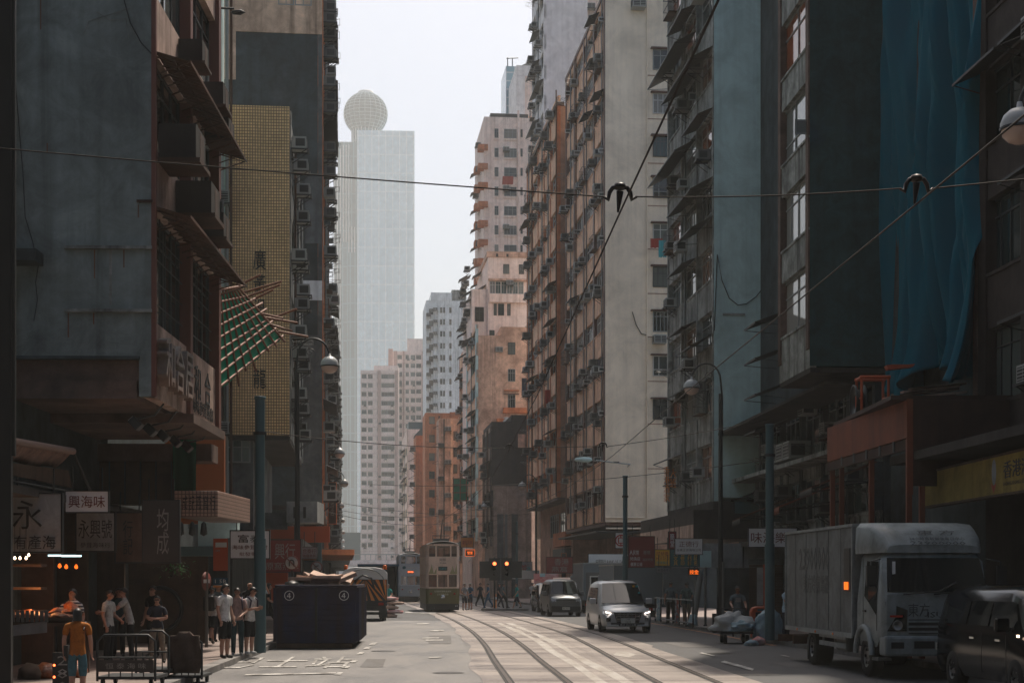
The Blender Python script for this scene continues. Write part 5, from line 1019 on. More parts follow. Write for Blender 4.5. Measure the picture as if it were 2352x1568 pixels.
M['signdim'] = plaster('shaded_aged_white', (.3,.31,.31), (.2,.2,.2), .5, .4, bump=.02); M['signwood'] = plaster('varnished_sign', (.17,.11,.08), (.1,.06,.045), .6, .4, bump=.02); M['dimred'] = mk('dull_red_ink', (.12,.025,.02), .6); M['signdark'] = mk('sign_black', (.03,.028,.028), .5); M['palegold'] = mk('pale_gold_ink', (.3,.2,.1), .5); M['signteal'] = mk('sign_teal', (.02,.1,.11), .5); M['greyink'] = mk('grey_lettering', (.22,.22,.21), .5)  # signdim is sign white greyed in its colour to hold shade
sign('big white board greyed for shade with one huge black character above three smaller ones', 20, 140, 1134, 1266, 30.5, 'signdim', [('永',.36,.36,.5,'ink'),('有產海',.5,.84,.24,'ink',.8)])
sign('small white board with three brown red characters hanging under the awning', 151, 248, 1128, 1175, 32.5, 'signwhite', [('興海味',.5,.5,.6,'dimred',.86)])
sign('brown board with crowded dark characters left of the wooden sign', 176, 262, 1178, 1264, 35.5, 'signdim', [('永興號',.5,.42,.5,'ink',.9),('參茸海味行',.5,.85,.14,'ink',.8)])
sign('tan wooden board with two dark characters', 266, 328, 1178, 1290, 36.5, 'signwood', [('行\n記',.45,.5,.7,'ink',.36)])
sign('near black tall board with two thin gold characters', 329, 410, 1150, 1290, 35, 'signdark', [('均\n成',.56,.5,.75,'greyink',.34)])
sign('white board with black characters half hidden by the teal pole', 530, 618, 1219, 1281, 44, 'signwhite', [('富泰',.5,.28,.3,'ink',.62),('海味參茸药材',.5,.6,.17,'dimred',.92),('批發零售',.52,.85,.15,'dimred',.6)])
sign('dark red board with pale characters behind the teal pole', 597, 690, 1240, 1312, 49, 'signred', [('興行',.62,.35,.5,'greyink',.5),('原窩燕草',.55,.82,.25,'greyink',.8)])
sign('dull red hanging board left of the orange door panel', 693, 728, 1256, 1282, 50, 'signdim', [('合泰行',.5,.35,.4,'dimred',.85),('燕窩參茸',.5,.75,.25,'dimred',.85)])
sign('dark vertical hotel sign with an orange edge', 755, 772, 1108, 1202, 86, 'signdark', [('頂\n庭\n酒\n店',.5,.45,.72,'greyink',.5)], 'orange_strip', cat='hotel sign')
sign('white hanging board with red brown characters crossed by the right teal pole', 1720, 1830, 1213, 1255, 49, 'signwhite', [('味海樂',.42,.5,.6,'dimred',.75)])
sign('white board with three black characters and small print', 1551, 1613, 1237, 1272, 58, 'signwhite', [('正德行',.5,.34,.38,'dimred',.72),('谷東正宗海味公司',.5,.72,.18,'ink',.9)])
sign('yellow money changer board with red characters', 1505, 1538, 1262, 1298, 63, 'signyellow', [('可兌換',.5,.27,.32,'redink',.86),('HUI DUI',.5,.55,.18,'redink',.84),('匯找換店',.5,.82,.18,'cloth_teal',.8)])
sign('dark red money changer board with currency names in white', 1444, 1503, 1232, 1302, 66, 'signred', [('人民幣',.22,.52,.16,'signwhite',.36),('港幣',.7,.52,.14,'greyink',.3),('兌換店',.25,.72,.12,'signwhite',.4),('優惠公道',.3,.9,.12,'signwhite',.46),('貨幣兌換',.74,.75,.1,'signdim',.4)])
sign('teal board with four columns of gold characters', 1540, 1606, 1262, 1300, 60, 'signteal', [('大\n文\n具',.18,.52,.84,'gold',.14),('公\n修\n印',.42,.52,.84,'gold',.14),('衣\n晒\n影',.66,.52,.84,'gold',.14),('貨\n印\n名',.88,.52,.84,'gold',.14)])
sign('small white board under the yellow money changer sign', 1509, 1538, 1303, 1314, 62, 'signdim', [('綜合有限',.5,.5,.6,'ink',.86)])
sign('narrow red board with one white character', 1536, 1552, 1221, 1259, 60, 'signred', [('簡\n堂',.5,.5,.8,'signwhite',.6)])
sign('dark red board with four white characters by the dark car', 1255, 1315, 1279, 1315, 88, 'signred', [('香港',.58,.3,.42,'greyink',.55),('燕窩',.5,.76,.36,'greyink',.6)])
t = sign('white square sign with a red brown ring emblem beside the teal pole', 1414, 1438, 1223, 1258, 72, 'signwhite', [], cat='bank sign')
mb = MB(); n_ = 28; ro, ri = .27, .215
vs = [(r_*math.cos(2*math.pi*k/n_), -.01, r_*math.sin(2*math.pi*k/n_)) for r_ in (ri, ro) for k in range(n_)]; mb.add(vs, [(k,(k+1)%n_,(k+1)%n_+n_,k+n_) for k in range(n_)], M['redink'])
for (a_, b_, c_, d_) in ((-.13,.13,.1,.14),(-.13,.13,-.14,-.1),(-.13,-.09,-.1,.1),(.09,.13,-.1,.1),(-.025,.025,.14,.22),(-.025,.025,-.22,-.14)): mb.box(a_,b_,-.016,-.005,c_,d_,M['redink'])
mb.build('emblem', t)
t = sign('long white bank fascia with dark lettering above the pale lorry', 1352, 1444, 1272, 1304, 95, 'signwhite', [('中國銀行 BANK OF CHINA',.57,.55,.36,'ink',.78)], cat='bank sign', yaw=0, hang=False)
sign('orange board beside the nearer tram', 1059, 1087, 1234, 1256, 125, 'hazard', [('潮合百貨',.5,.5,.4,'redink',.8)])
t = sign('black display with a glowing orange outline right of the nearer tram', 1069, 1090, 1262, 1276, 118, 'black', [('營業',.5,.5,.5,'lamp_orange',.6)], 'lamp_orange')
t = sign('small black display with glowing orange characters over a shop door', 1580, 1606, 1306, 1320, 58, 'black', [('按金',.55,.5,.75,'lamp_orange',.8)], cat='lit sign')
sign('blank blue grey plate on a slim post', 1604, 1634, 1264, 1302, 61, 'bluegrey', [], None, cat='road sign', name='road_sign', hang=False)
sign('slim black and orange sign board on the peach block', 1290, 1300, 1270, 1325, 112, 'black', [], 'orange_strip')
# orange neon style characters down the side of the concrete block
for (px, y, tx) in ((1531,1112,'香\n港\n酒\n家'),(1546,1098,'大\n班')):
    t = thing('vertical_sign', 'vertical run of orange characters on the old concrete block, %s one' % ('longer' if px == 1531 else 'shorter'), 'shop sign', P(px,y,66)); mb = MB(); h_ = .75 if px == 1531 else .4; mb.box(-.03,.03,.02,.06,-h_,h_,M['metal_dark']); mb.build('bracket', t); text(tx, M['hazard'], t, (0,-.01,0), H=h_*2, W=.26, ext=.03)
# yellow fascia at the right edge, facing the street
p0, p1 = P(2124,1125,37), P(2372,1078,29.8); L_ = (p1-p0).length; yaw = math.atan2(p1.x-p0.x, -(p1.y-p0.y))-math.pi/2
t = thing('shop_sign', 'long dim yellow shop fascia with black characters at the right edge', 'shop sign', (p0.x,p0.y,4.06), -math.pi/2+.02)
M['signochre'] = plaster('ochre_sign', (.3,.22,.06), (.22,.15,.05), .6, .5, bump=.02)
mb = MB(); mb.box(0,L_,0,.15,-.38,.38,M['signochre']); mb.build('board', t); mb = MB(); mb.box(-.02,L_,-.02,.16,.38,.43,M['wood']); mb.box(-.02,L_,-.02,.16,-.43,-.38,M['wood']); mb.build('frame', t)
text('香港潮州', M['ink'], t, (L_-.6,-.008,.08), W=2.0, H=.34, ext=.012); text('HONG KONG CHIU CHOW', M['ink'], t, (L_-.6,-.008,-.2), W=2.0, H=.08, ext=.012)
mb = MB(); mb.lathe([(0,0),(.09,-.006),(.14,-.0)], M['signdim'], (0,0,0), 18, 'y'); o = mb.build('emblem', t, (L_-2.2,-.004,.08)); o.scale = (1,1,1.9)
mb = MB(); mb.poly([(L_-2.36,-.012,-.15),(L_-2.2,-.012,-.36),(L_-2.22,-.012,-.2)], M['redink']); mb.poly([(L_-2.04,-.012,-.15),(L_-2.18,-.012,-.2),(L_-2.2,-.012,-.36)], M['redink']); mb.build('emblem_leaf', t)
# round prohibition signs on the left pavement
for (px, py, Y, r_, kind) in ((670,1292,46,17,'u'),(727,1302,56,13.5,'r')):
    t = thing('road_sign', 'round white no %s sign with a red ring on the left pavement' % ('U turn' if kind == 'u' else 'right turn'), 'road sign', (X(px,Y),Y,.13)); z_ = Z(py,Y)-.13; rr = r_*Y/F
    mb = MB(); mb.tube([(0,.06,0),(0,.06,z_+rr)], .04, M['metal_dark'], 8); mb.build('post', t)
    mb = MB(); mb.lathe([(0,-.002),(rr*.86,-.002),(rr*.86,.02)], M['signdim'], (0,0,z_), 28, 'y'); mb.lathe([(rr*.84,-.005),(rr,-.005),(rr,.02)], M['dimred'], (0,0,z_), 28, 'y'); pl = mb.build('plate', t)
    mb = MB(); q = rr*.12
    if kind == 'u': mb.tube([(-rr*.3,-.012,z_-rr*.45),(-rr*.3,-.012,z_+rr*.1),(-rr*.2,-.012,z_+rr*.32),(0,-.012,z_+rr*.4),(rr*.2,-.012,z_+rr*.32),(rr*.3,-.012,z_+rr*.1),(rr*.3,-.012,z_-rr*.45)], q*.8, M['ink'], 5)
    else: mb.tube([(-rr*.25,-.012,z_-rr*.5),(-rr*.25,-.012,z_+rr*.1),(rr*.35,-.012,z_+rr*.3)], q*.8, M['ink'], 5)
    mb.tube([(-rr*.6,-.02,z_+rr*.6),(rr*.6,-.02,z_-rr*.6)], q*.6, M['dimred'], 5); mb.build('symbol', pl)
# bus stop
t = thing('bus_stop_flag', 'orange red bus stop flag with route numbers on a pole among the waiting people', 'bus stop', (X(507,41.5),41.5,.13)); zc = lambda py: Z(py,41.5)-.13
mb = MB(); mb.tube([(.2,.03,0),(.2,.03,zc(1235))], .035, M['metal_grey'], 8); mb.build('post', t); M['busred'] = mk('bus_stop_red', (.42,.07,.02), .5)
mb = MB(); mb.box(-.2,.2,0,.04,zc(1310),zc(1236),M['busred']); fl = mb.build('flag', t); mb = MB(); mb.box(-.14,.16,-.006,-.001,zc(1256),zc(1245),M['signwhite']); mb.build('name_panel', fl); text('101', M['cloth_teal'], fl, (-.08,-.006,zc(1264)), H=.06, ext=.004)
mb = MB(); mb.box(-.2,.2,0,.04,zc(1343),zc(1326),M['bluebox']); p_ = mb.build('route_plate', t); text('1 5B', M['signwhite'], p_, (0,-.006,zc(1334)), W=.3, H=.1, ext=.004); mb = MB(); mb.box(-.2,.2,0,.04,zc(1348),zc(1343.5),M['hazard']); mb.build('route_strip', t)
mb = MB(); mb.box(.12,.42,-.1,-.04,zc(1440),zc(1392),M['busred']); tb = mb.build('timetable_case', t); mb = MB(); mb.box(.16,.38,-.108,-.101,zc(1436),zc(1396),M['signdim']); mb.build('timetable', tb)
t = thing('road_sign', 'slim post with an edge-on round sign standing left of the bus stop', 'road sign', (X(474,42),42,.13)); z_ = Z(1345,42); mb = MB(); mb.tube([(0,.03,0),(0,.03,z_+.25)], .045, M['metal_grey'], 8); mb.build('post', t); mb = MB(); mb.lathe([(0,-.005),(.25,-.005),(.25,.02),(0,.02)], M['dimred'], (0,0,0), 20, 'y'); o = mb.build('plate', t, (0,0,z_), 1.25); mb = MB(); mb.box(-.17,.17,-.015,-.007,-.05,.05,M['signwhite']); mb.build('white_bar', o)
# slim posts and railing on the right pavement
for (px, Y, top, lab) in ((1621,61,1262,'slim grey post carrying the blank blue grey plate'),(1662,57,1290,'slim grey post right of the blank plate'),(1597,64,1330,'thin dark post at the end of the railing')):
    t = thing('post', lab, 'post', (X(px,Y),Y,.13)); mb = MB(); mb.tube([(0,0.12,0),(0,0.12,Z(top,Y)-.13)], .05, M['metal_grey'], 8); mb.build('shaft', t); mb = MB(); mb.lathe([(.08,0),(.08,.04),(.05,.06)], M['metal_dark'], (0,.12,0), 10); mb.build('base', t)
t = thing('railing', 'dark pavement railing hung with drying cloths on the right', 'railing', (X(1505,68),68,.13)); e_ = Vector((X(1592,59.5)-X(1505,68), 59.5-68, 0)); n_ = 7
mb = MB()
for z_ in (1.02,.15): mb.tube([Vector((0,0,z_)), e_+Vector((0,0,z_))], .03, M['metal_grey'], 6)
mb.build('rails', t)
for k in range(n_): mb = MB(); q = e_*(k/(n_-1)); mb.tube([q, q+Vector((0,0,1.08))], .028, M['metal_dark'], 6); mb.build('post', t)
def cloth(name, label, cat, p, w_, h_, m, d=Vector((1,0,0)), group=None, ph=0):
    mb = MB(); nx, nz = 10, 7; d = d.normalized(); nn = Vector((d.y,-d.x,0)); vs = []
    for side in (0, .012):
        for j in range(nz+1):
            for i in range(nx+1):
                u = (i/nx-.5)*w_*(1-.1*j/nz*math.sin(ph+i)); vs.append(d*u+nn*(.05*math.sin(i*1.3+ph)*(.3+j/nz)+side)+Vector((0,0,-h_*j/nz-(.03*math.sin(i*2+ph) if j == nz else 0))))
    k = (nx+1)*(nz+1); fs = [(o+j*(nx+1)+i,o+j*(nx+1)+i+1,o+(j+1)*(nx+1)+i+1,o+(j+1)*(nx+1)+i) for o in (0,k) for j in range(nz) for i in range(nx)]
    mb.add(vs, fs, m, True); return tag(mb.build(name, None, p), label, cat, group)
def pattern(name, c1, c2, c3, sc=9):
    m = mk(name, c1, .8); tc = N(m,'TexCoord'); v = N(m,'TexVoronoi', Scale=sc); LK(m, tc.outputs['Object'], v.inputs['Vector']); cr = N(m,'ValToRGB'); cr.color_ramp.interpolation = 'CONSTANT'; e = cr.color_ramp.elements; e.new(.5)
    for i, c in enumerate((c1,c2,c3)): e[i].position = i*.36; e[i].color = (*c,1)
    sp = N(m,'SeparateColor'); LK(m, v.outputs['Color'], sp.inputs[0]); LK(m, sp.outputs[0], cr.inputs[0]); LK(m, cr.outputs[0], m.node_tree.nodes['Principled BSDF'].inputs['Base Color']); return m
M['pat1'] = pattern('patterned_cloth', (.2,.32,.36), (.35,.4,.42), (.1,.18,.25)); M['pat2'] = pattern('patterned_dark_cloth', (.12,.13,.16), (.3,.3,.3), (.3,.08,.06))
cloth('hanging_cloth', 'pale blue patterned cloth drying on the railing', 'cloth', Vector((X(1513,67),67-.1,1.16)), .85, .95, M['pat1'], e_); cloth('hanging_cloth', 'dark patterned cloth drying on the railing', 'cloth', Vector((X(1556,62.8),62.8-.1,1.16)), .75, .95, M['pat2'], e_, ph=2)
# laundry on the facades
for (px, py, Y, w_, h_, m, lab) in ((1521,552,101.4,.5,1.1,'cloth_teal','turquoise towel drying below a window of the cream block'),(1508,548,101.4,.8,.6,'cloth_red','dark red clothes drying beside the turquoise towel'),(1370,826,105,.5,1.0,'cloth_lilac','lilac shirt drying on the brown pilastered front'),(1262,895,125,.7,1.1,'cloth_red','red brown cloth drying on the salmon peach block'),(1228,700,135,.9,1.3,'cloth_dark','dark clothes drying on the salmon peach block'),(1167,405,228.6,1.6,1.2,'cloth_red','red cloth hanging from a window of the pinkish tower'),(1212,868,160,1.2,1.8,'cloth_dark','dark teal cloth hanging off the salmon block edge')):
    cloth('hanging_laundry', lab, 'laundry', P(px,py,Y), w_, h_, M[m], ph=px)
# ---------------------------------------------------------------- road markings
def rd(name, px0, py0, polys, lab=None):
    mb = MB()
    for pl in polys: mb.poly([(X(px,GY(py)), GY(py), .021) for px, py in pl], M['white_paint'])
    return tag(mb.build(name), kind='structure')
for (px, py) in ((828,1500),(812,1519),(795,1532),(778,1547),(843,1488),(857,1478)): rd('lane_marking', px, py, [[(px-10,py+3),(px+4,py+3),(px+10,py-2),(px-2,py-2)]])
for (a_, b_, c_) in ((985,1510,1014),(970,1465,1008),(978,1470,1018),(988,1448,1020),(958,1432,985)): rd('lane_marking', a_, b_, [[(a_,b_+2),(c_,b_+1),(c_,b_-1),(a_,b_-0.5)]])
rd('lane_marking', 0, 0, [[(1655,1521),(1728,1541),(1732,1537),(1664,1518)]]); rd('lane_marking', 0, 0, [[(1606,1500),(1640,1508),(1642,1506),(1612,1499)]]); rd('lane_marking', 0, 0, [[(1790,1505),(1812,1510),(1814,1508),(1795,1504)]])
for (py, a_, b_) in ((1522,660,690),(1530,575,600)): pass
o = rd('lane_marking', 0, 0, [[(560,1552),(770,1548),(772,1545),(566,1549)]])
def floor_text(body, px, py, w_, l_, m, rz): 
    Y = GY(py); me = text_mesh(body, M[m], .001); o = link('road_lettering', me, None, (X(px,Y), Y, .020)); o.scale = (w_/me['w'], l_/me['h'], 1); o.rotation_euler = (0,0,rz); return tag(o, kind='structure')
floor_text('巴士站', 660, 1521, 3.0, 5.0, 'white_paint', .06); floor_text('巴士站', 1660, 1444, 2.3, 7.5, 'white_paint', .08)
M['pale_patch'] = ground_mat('pale_concrete_patch', (.34,.32,.29), (.26,.23,.2), 1.5)
mb = MB(); ys = [y for y in YS if 29 <= y <= 70]
vs = [(x1(y)+1.62+.04*math.sin(y*.4), y, .0125) for y in ys]+[(x1(y)+1.86+.04*math.sin(y*.53+1), y, .0125) for y in ys]; n_ = len(ys); mb.add(vs, [(i,i+n_,i+n_+1,i+1) for i in range(n_-1)], M['pale_patch']); tag(mb.build('track_bed_patch'), kind='structure')
mb = MB(); vs = [(x1(y)+2.05+.03*math.sin(y*.47), y, .0125) for y in ys]+[(x1(y)+2.3+.05*math.sin(y*.37+2), y, .0125) for y in ys]; mb.add(vs, [(i,i+n_,i+n_+1,i+1) for i in range(n_-1)], M['pale_patch']); tag(mb.build('track_bed_patch'), kind='structure')
mb = MB(); mb.poly([(X(x,GY(y)),GY(y),.0135) for x, y in ((1408,1505),(1445,1510),(1462,1503),(1440,1497),(1418,1496))], M['pale_patch']); tag(mb.build('track_bed_patch'), kind='structure')
mb = MB(); f = lambda y: kR(y)-.35
ys = [y for y in YS if 46 <= y <= 90]; n_ = len(ys); mb.add([(f(y)-.08,y,.0125) for y in ys]+[(f(y)+.08,y,.0125) for y in ys], [(i,i+n_,i+n_+1,i+1) for i in range(n_-1)], M['orange_paint']); tag(mb.build('kerb_line'), kind='structure')
rd('stop_line', 0, 0, [[(930,1407),(1000,1409),(1003,1406),(932,1404.5)]])
# ---------------------------------------------------------------- people
SKIN = mk('skin', (.36,.2,.145), .55); SKIN2 = mk('skin_tan', (.26,.14,.1), .55); HAIR = mk('black_hair', (.012,.01,.009), .5); SHOE = mk('dark_shoe', (.02,.02,.02), .6); SHOEW = mk('pale_shoe', (.4,.42,.42), .6); EYE = mk('eye_dark', (.01,.008,.007), .3); LIP = mk('lips', (.25,.09,.07), .5)
def fab(name, c): 
    if name not in M: M[name] = plaster(name, c, tuple(q*.7 for q in c), .5, .3, (3,12), bump=.1)
    return M[name]
FB = dict(white=(.6,.6,.6), black=(.012,.013,.015), navy=(.02,.025,.04), pink=(.36,.25,.23), blue=(.3,.42,.52), orange=(.32,.11,.018), denim=(.05,.13,.17), beige=(.22,.19,.15), pale=(.42,.42,.4), teal=(.02,.3,.27), slate=(.1,.14,.16), green=(.1,.14,.13), tealpants=(.03,.06,.07), bluework=(.03,.1,.18))
def stripes_mat():
    m = mk('striped_shirt', (.5,.5,.5), .8); tc = N(m,'TexCoord'); wv = N(m,'TexWave', Scale=4.5); wv.bands_direction = 'Z'; LK(m, tc.outputs['Object'], wv.inputs['Vector']); cr = N(m,'ValToRGB'); cr.color_ramp.interpolation = 'CONSTANT'
    cr.color_ramp.elements[0].color = (.02,.025,.04,1); cr.color_ramp.elements[1].position = .55; cr.color_ramp.elements[1].color = (.5,.5,.5,1); LK(m, wv.outputs['Color'], cr.inputs[0]); LK(m, cr.outputs[0], m.node_tree.nodes['Principled BSDF'].inputs['Base Color']); return m
M['f_striped'] = stripes_mat()
ARMS = {'stand': ((.235,.03,1.13),(.245,-.05,.89)), 'phone': ((.22,.0,1.12),(.07,-.27,1.17)), 'folded': ((.245,-.06,1.13),(-.04,-.2,1.12)), 'push': ((.23,-.1,1.16),(.21,-.4,1.04)), 'call': ((.3,-.12,1.3),(.12,-.1,1.52)), 'hold': ((.23,-.02,1.12),(.1,-.25,1.0)), 'swing': ((.23,.08,1.13),(.25,.1,.9)), 'swingf': ((.22,-.04,1.13),(.2,-.2,.93)), 'reach': ((.25,-.2,1.22),(.18,-.5,1.15))}
def person(label, px, Y, rz, arms=('stand','stand'), legs='stand', top='white', bottom='black', short=True, sleeve=.55, h=1.68, hair='short', skin=SKIN, shoe=SHOE, base=None, lean=0, extras=(), group=None, lvl=2, wide=1.0, nod=0):
    """one continuous skinned body; feet at the ground under picture column px; rz = 0 faces the camera"""
    base = .13 if base is None else base
    t = thing('person', label, 'person', (X(px, Y), Y, base), rz, group)
    V = []; E = []; Rr = []; Rg = []                       # vertices, edges, radii, region of the edge leading to the vertex
    def v(p, r, par=None, reg='top'):
        V.append(p); Rr.append(r if isinstance(r, tuple) else (r, r)); Rg.append(reg)
        if par is not None: E.append((par, len(V)-1))
        return len(V)-1
    L_ = lean
    pel = v((0,0,.95), (.155*wide,.115), None, 'bot'); sp = v((0,-L_*.3,1.1), (.15*wide,.11), pel); ch = v((0,-L_*.75,1.29), (.165*wide,.115), sp); up = v((0,-L_-.0,1.4), (.12,.085), ch)
    nk = v((0,-L_-.01,1.475), (.05,.052), up, 'skin'); jw = v((0,-L_-.035-nod*.5,1.535), (.062,.07), nk, 'skin'); hd = v((0,-L_-.025-nod,1.605), (.077,.092), jw, 'skin'); tp = v((0,-L_-.015-nod,1.66), (.06,.07), hd, 'skin')
    ns = v((0,-L_-.125-nod*1.1,1.565), .012, jw, 'skin')
    for s in (-1, 1): v((s*.082,-L_-.02-nod,1.575), (.012,.018), hd, 'skin')
    for k, s in enumerate((-1, 1)):
        st = {'stand': ((.095,-.015,.51),(.1,.02,.085)), 'walk': ((.09,-.17*s,.54),(.09,(-.3 if s > 0 else .34),.1 if s > 0 else .2)), 'apart': ((.13,-.02,.51),(.17,.03,.085))}[legs]
        hp = v((s*.09,0,.88), (.105*wide,.11), pel, 'bot'); th = v((s*(.09+st[0][0])/2, st[0][1]*.55, .68), (.092,.096), hp, 'bot'); kn = v((s*st[0][0],st[0][1],st[0][2]), (.083,.085) if short else (.07,.075), th, 'bot')
        k2 = v((s*st[0][0],(st[0][1]*.8+st[1][1]*.2),st[0][2]-.08), (.056,.058) if short else (.068,.072), kn, 'leg'); cf = v((s*(st[0][0]+st[1][0])/2,(st[0][1]+st[1][1])/2+.015,(st[0][2]+st[1][2])/2+.03), (.056,.06) if short else (.066,.07), k2, 'leg')
        an = v((s*st[1][0],st[1][1],st[1][2]), (.038,.042) if short else (.055,.06), cf, 'leg'); hl = v((s*st[1][0],st[1][1]+.01,max(.045,st[1][2]-.05)), (.04,.045), an, 'shoe'); v((s*(st[1][0]+.02),st[1][1]-.15,max(.035,st[1][2]-.05)), (.042,.032), hl, 'shoe')
        A = ARMS[arms[k]]; sh = v((s*.165*wide,-L_,1.375), (.068,.07), up, 'top'); el = Vector((s*A[0][0],A[0][1]-L_*.8,A[0][2])); wr = Vector((s*A[1][0],A[1][1]-L_*.9,A[1][2])); shp = Vector(V[sh])
        ms = v(tuple(shp.lerp(el,sleeve)), (.062,.066) if sleeve < .95 else (.052,.055), sh, 'top'); m2 = v(tuple(shp.lerp(el,min(.97,sleeve+.1))), (.043,.045), ms, 'arm'); e_ = v(tuple(el), (.04,.042), m2, 'arm'); fa = v(tuple(el.lerp(wr,.35)), (.04,.042), e_, 'arm'); w_ = v(tuple(wr), (.026,.03), fa, 'arm')
        d = (wr-el).normalized(); sd = d.cross(Vector((s,0,0))) if abs(d.x) < .8 else Vector((0,0,1)); sd = (sd-d*sd.dot(d)).normalized(); nrm = d.cross(sd); pm = wr+d*.06; pv = v(tuple(pm), (.032,.018), w_, 'hand')
        for q, (o_, ln) in enumerate(((-.028,.07),(-.01,.082),(.009,.078),(.026,.062))):
            kb = v(tuple(pm+d*.035+sd*o_), .0095, pv, 'hand'); kc = v(tuple(pm+d*(.035+ln*.55)+sd*o_*1.1+nrm*.012*s), .0085, kb, 'hand'); v(tuple(pm+d*(.035+ln*.9)+sd*o_*1.1+nrm*.035*s), .007, kc, 'hand')
        tb = v(tuple(pm-sd*.04-d*.005), .011, pv, 'hand'); v(tuple(pm-sd*.055+d*.04+nrm*.015*s), .009, tb, 'hand')
    me = bpy.data.meshes.new('person_body'); me.from_pydata(V, E, []); o = bpy.data.objects.new('body', me); COL.objects.link(o)
    sk = o.modifiers.new('skin', 'SKIN'); sk.branch_smoothing = .6; sk.use_smooth_shade = True; ss = o.modifiers.new('sub', 'SUBSURF'); ss.levels = ss.render_levels = lvl
    for i, r in enumerate(Rr): me.skin_vertices[0].data[i].radius = r; me.skin_vertices[0].data[i].use_root = (i == 0)
    ev = bpy.data.meshes.new_from_object(o.evaluated_get(bpy.context.evaluated_depsgraph_get())); bpy.data.objects.remove(o); bpy.data.meshes.remove(me); ev.name = 'person_body'
    T_ = M['f_striped'] if top == 'striped' else fab('f_'+top, FB[top]); B_ = fab('f_'+bottom, FB[bottom]); mats = [skin, T_, B_, shoe]; ev.materials.clear()
    for m in mats: ev.materials.append(m)
    reg = {'skin':0,'top':1,'bot':2,'leg':0 if short else 2,'shoe':3,'arm':0 if sleeve < .95 else 1,'hand':0}
    segs = [(Vector(V[a_]), Vector(V[b_]), Rg[b_], sum(Rr[b_])/2+.02) for a_, b_ in E]
    for p in ev.polygons:
        c = p.center; best = None
        for a_, b_, g_, rr in segs:
            ab = b_-a_; q = max(0, min(1, (c-a_).dot(ab)/max(1e-6, ab.length_squared))); dd = (a_+ab*q-c).length/rr
            if best is None or dd < best[0]: best = (dd, g_)
        k = reg[best[1]]
        if best[1] in ('top','bot') and abs(c.x) < .2: k = 1 if c.z > .9-(.06 if short else .02) else 2
        p.material_index = k; p.use_smooth = True
    body = link('body', ev, t); hz_ = Vector((0,-L_-nod,0))
    if hair:
        mb = MB(); rows, n = 7, 14; vs = []
        for j in range(rows):
            f = j/(rows-1); th = f*(1.75 if hair != 'long' else 1.8)
            for i in range(n):
                an = 2*math.pi*i/n; fr = max(0, -math.sin(an)); tt = th*(1-.42*fr); r0 = .092 if hair != 'cap' else .097
                dn = (.12 if hair == 'long' and f > .8 and math.sin(an) > -.3 else 0)
                vs.append((hz_.x+r0*.93*math.sin(tt)*math.cos(an), hz_.y-.012+r0*1.14*math.sin(tt)*math.sin(an), 1.607+r0*1.07*math.cos(tt)-dn))
        mb.add(vs, [(j*n+i, j*n+(i+1) % n, (j+1)*n+(i+1) % n, (j+1)*n+i)[::-1] for j in range(rows-1) for i in range(n)], HAIR if hair != 'cap' else extras[0][1] if extras and extras[0][0] == 'cap' else HAIR, True)
        if hair == 'cap': mb.prism([(-.07,hz_.y-.09,1.64),(.07,hz_.y-.09,1.64),(.05,hz_.y-.19,1.62),(-.05,hz_.y-.19,1.62)], (0,0,.012), extras[0][1] if extras and extras[0][0] == 'cap' else HAIR)
        mb.build('cap' if hair == 'cap' else 'hair', t)
    mb = MB()
    for s in (-1, 1): mb.box(s*.032-.013,s*.032+.013,hz_.y-.122,hz_.y-.108,1.588,1.598,EYE); mb.box(s*.032-.018,s*.032+.018,hz_.y-.12,hz_.y-.106,1.61,1.617,HAIR)
    mb.box(-.022,.022,hz_.y-.116,hz_.y-.1,1.522,1.532,LIP); mb.build('face', t)
    for ex in extras:
        if ex[0] == 'pack':
            mb = MB(); mb.box(-.16,.16,.11,.29,.98,1.42,ex[1]); pk = mb.build('backpack', t, bevel=.05)
            mb = MB()
            for s in (-1, 1): mb.tube([(s*.11,.13,1.4),(s*.115,.02-L_,1.47),(s*.12,-.115-L_,1.38),(s*.13,-.125,1.2),(s*.15,.0,1.06),(s*.14,.13,1.05)], .02, ex[1], 6)
            mb.build('strap', pk)
        if ex[0] == 'strap':
            mb = MB()
            for s in (-1, 1): mb.tube([(s*.12,.11,1.3),(s*.12,.0-L_,1.46),(s*.12,-.12-L_,1.36),(s*.14,-.13,1.15)], .022, ex[1], 6)
            mb.build('strap', t)
        if ex[0] == 'phone': mb = MB(); mb.box(-.04,.04,-.4,-.33,1.15,1.16,M['black']); mb.build('phone', t)
        if ex[0] == 'glasses': mb = MB(); mb.box(-.065,.065,hz_.y-.128,hz_.y-.12,1.58,1.602,M['black']); mb.build('glasses', t)
        if ex[0] == 'print': mb = MB(); mb.poly([(-.09,-.142,1.2),(.09,-.142,1.2),(.08,-.148,1.34),(-.08,-.148,1.34)], M['greyink']); mb.build('shirt_print', t)
        if ex[0] == 'bag': mb = MB(); mb.tube([(-.12,.12,1.3),(-.15,0,1.45),(-.05,-.14,1.3),(.2,-.1,1.0)], .012, M['black'], 5); mb.box(.16,.24,-.16,.08,.82,1.02,M['black']); mb.build('shoulder_bag', t)
    if h != 1.68: t.scale = (h/1.68,)*3
    return t
def pY(py, base=.13): return (CH-base)*F/(py-HY)
G1 = 'people waiting on the left pavement'; G2 = 'people at the crossing'
person('person walking away in a white T-shirt with a black backpack', 486, 43.6, math.pi-.2, ('swing','swingf'), 'walk', 'white', 'black', extras=(('pack', M['black']),), hair='short', group=G1, h=1.62)
person('person in a white T-shirt and dark shorts standing with arms down, facing right', 517, 36.2, 1.1, ('stand','stand'), 'stand', 'white', 'black', extras=(), h=1.7, group=G1, wide=1.1)
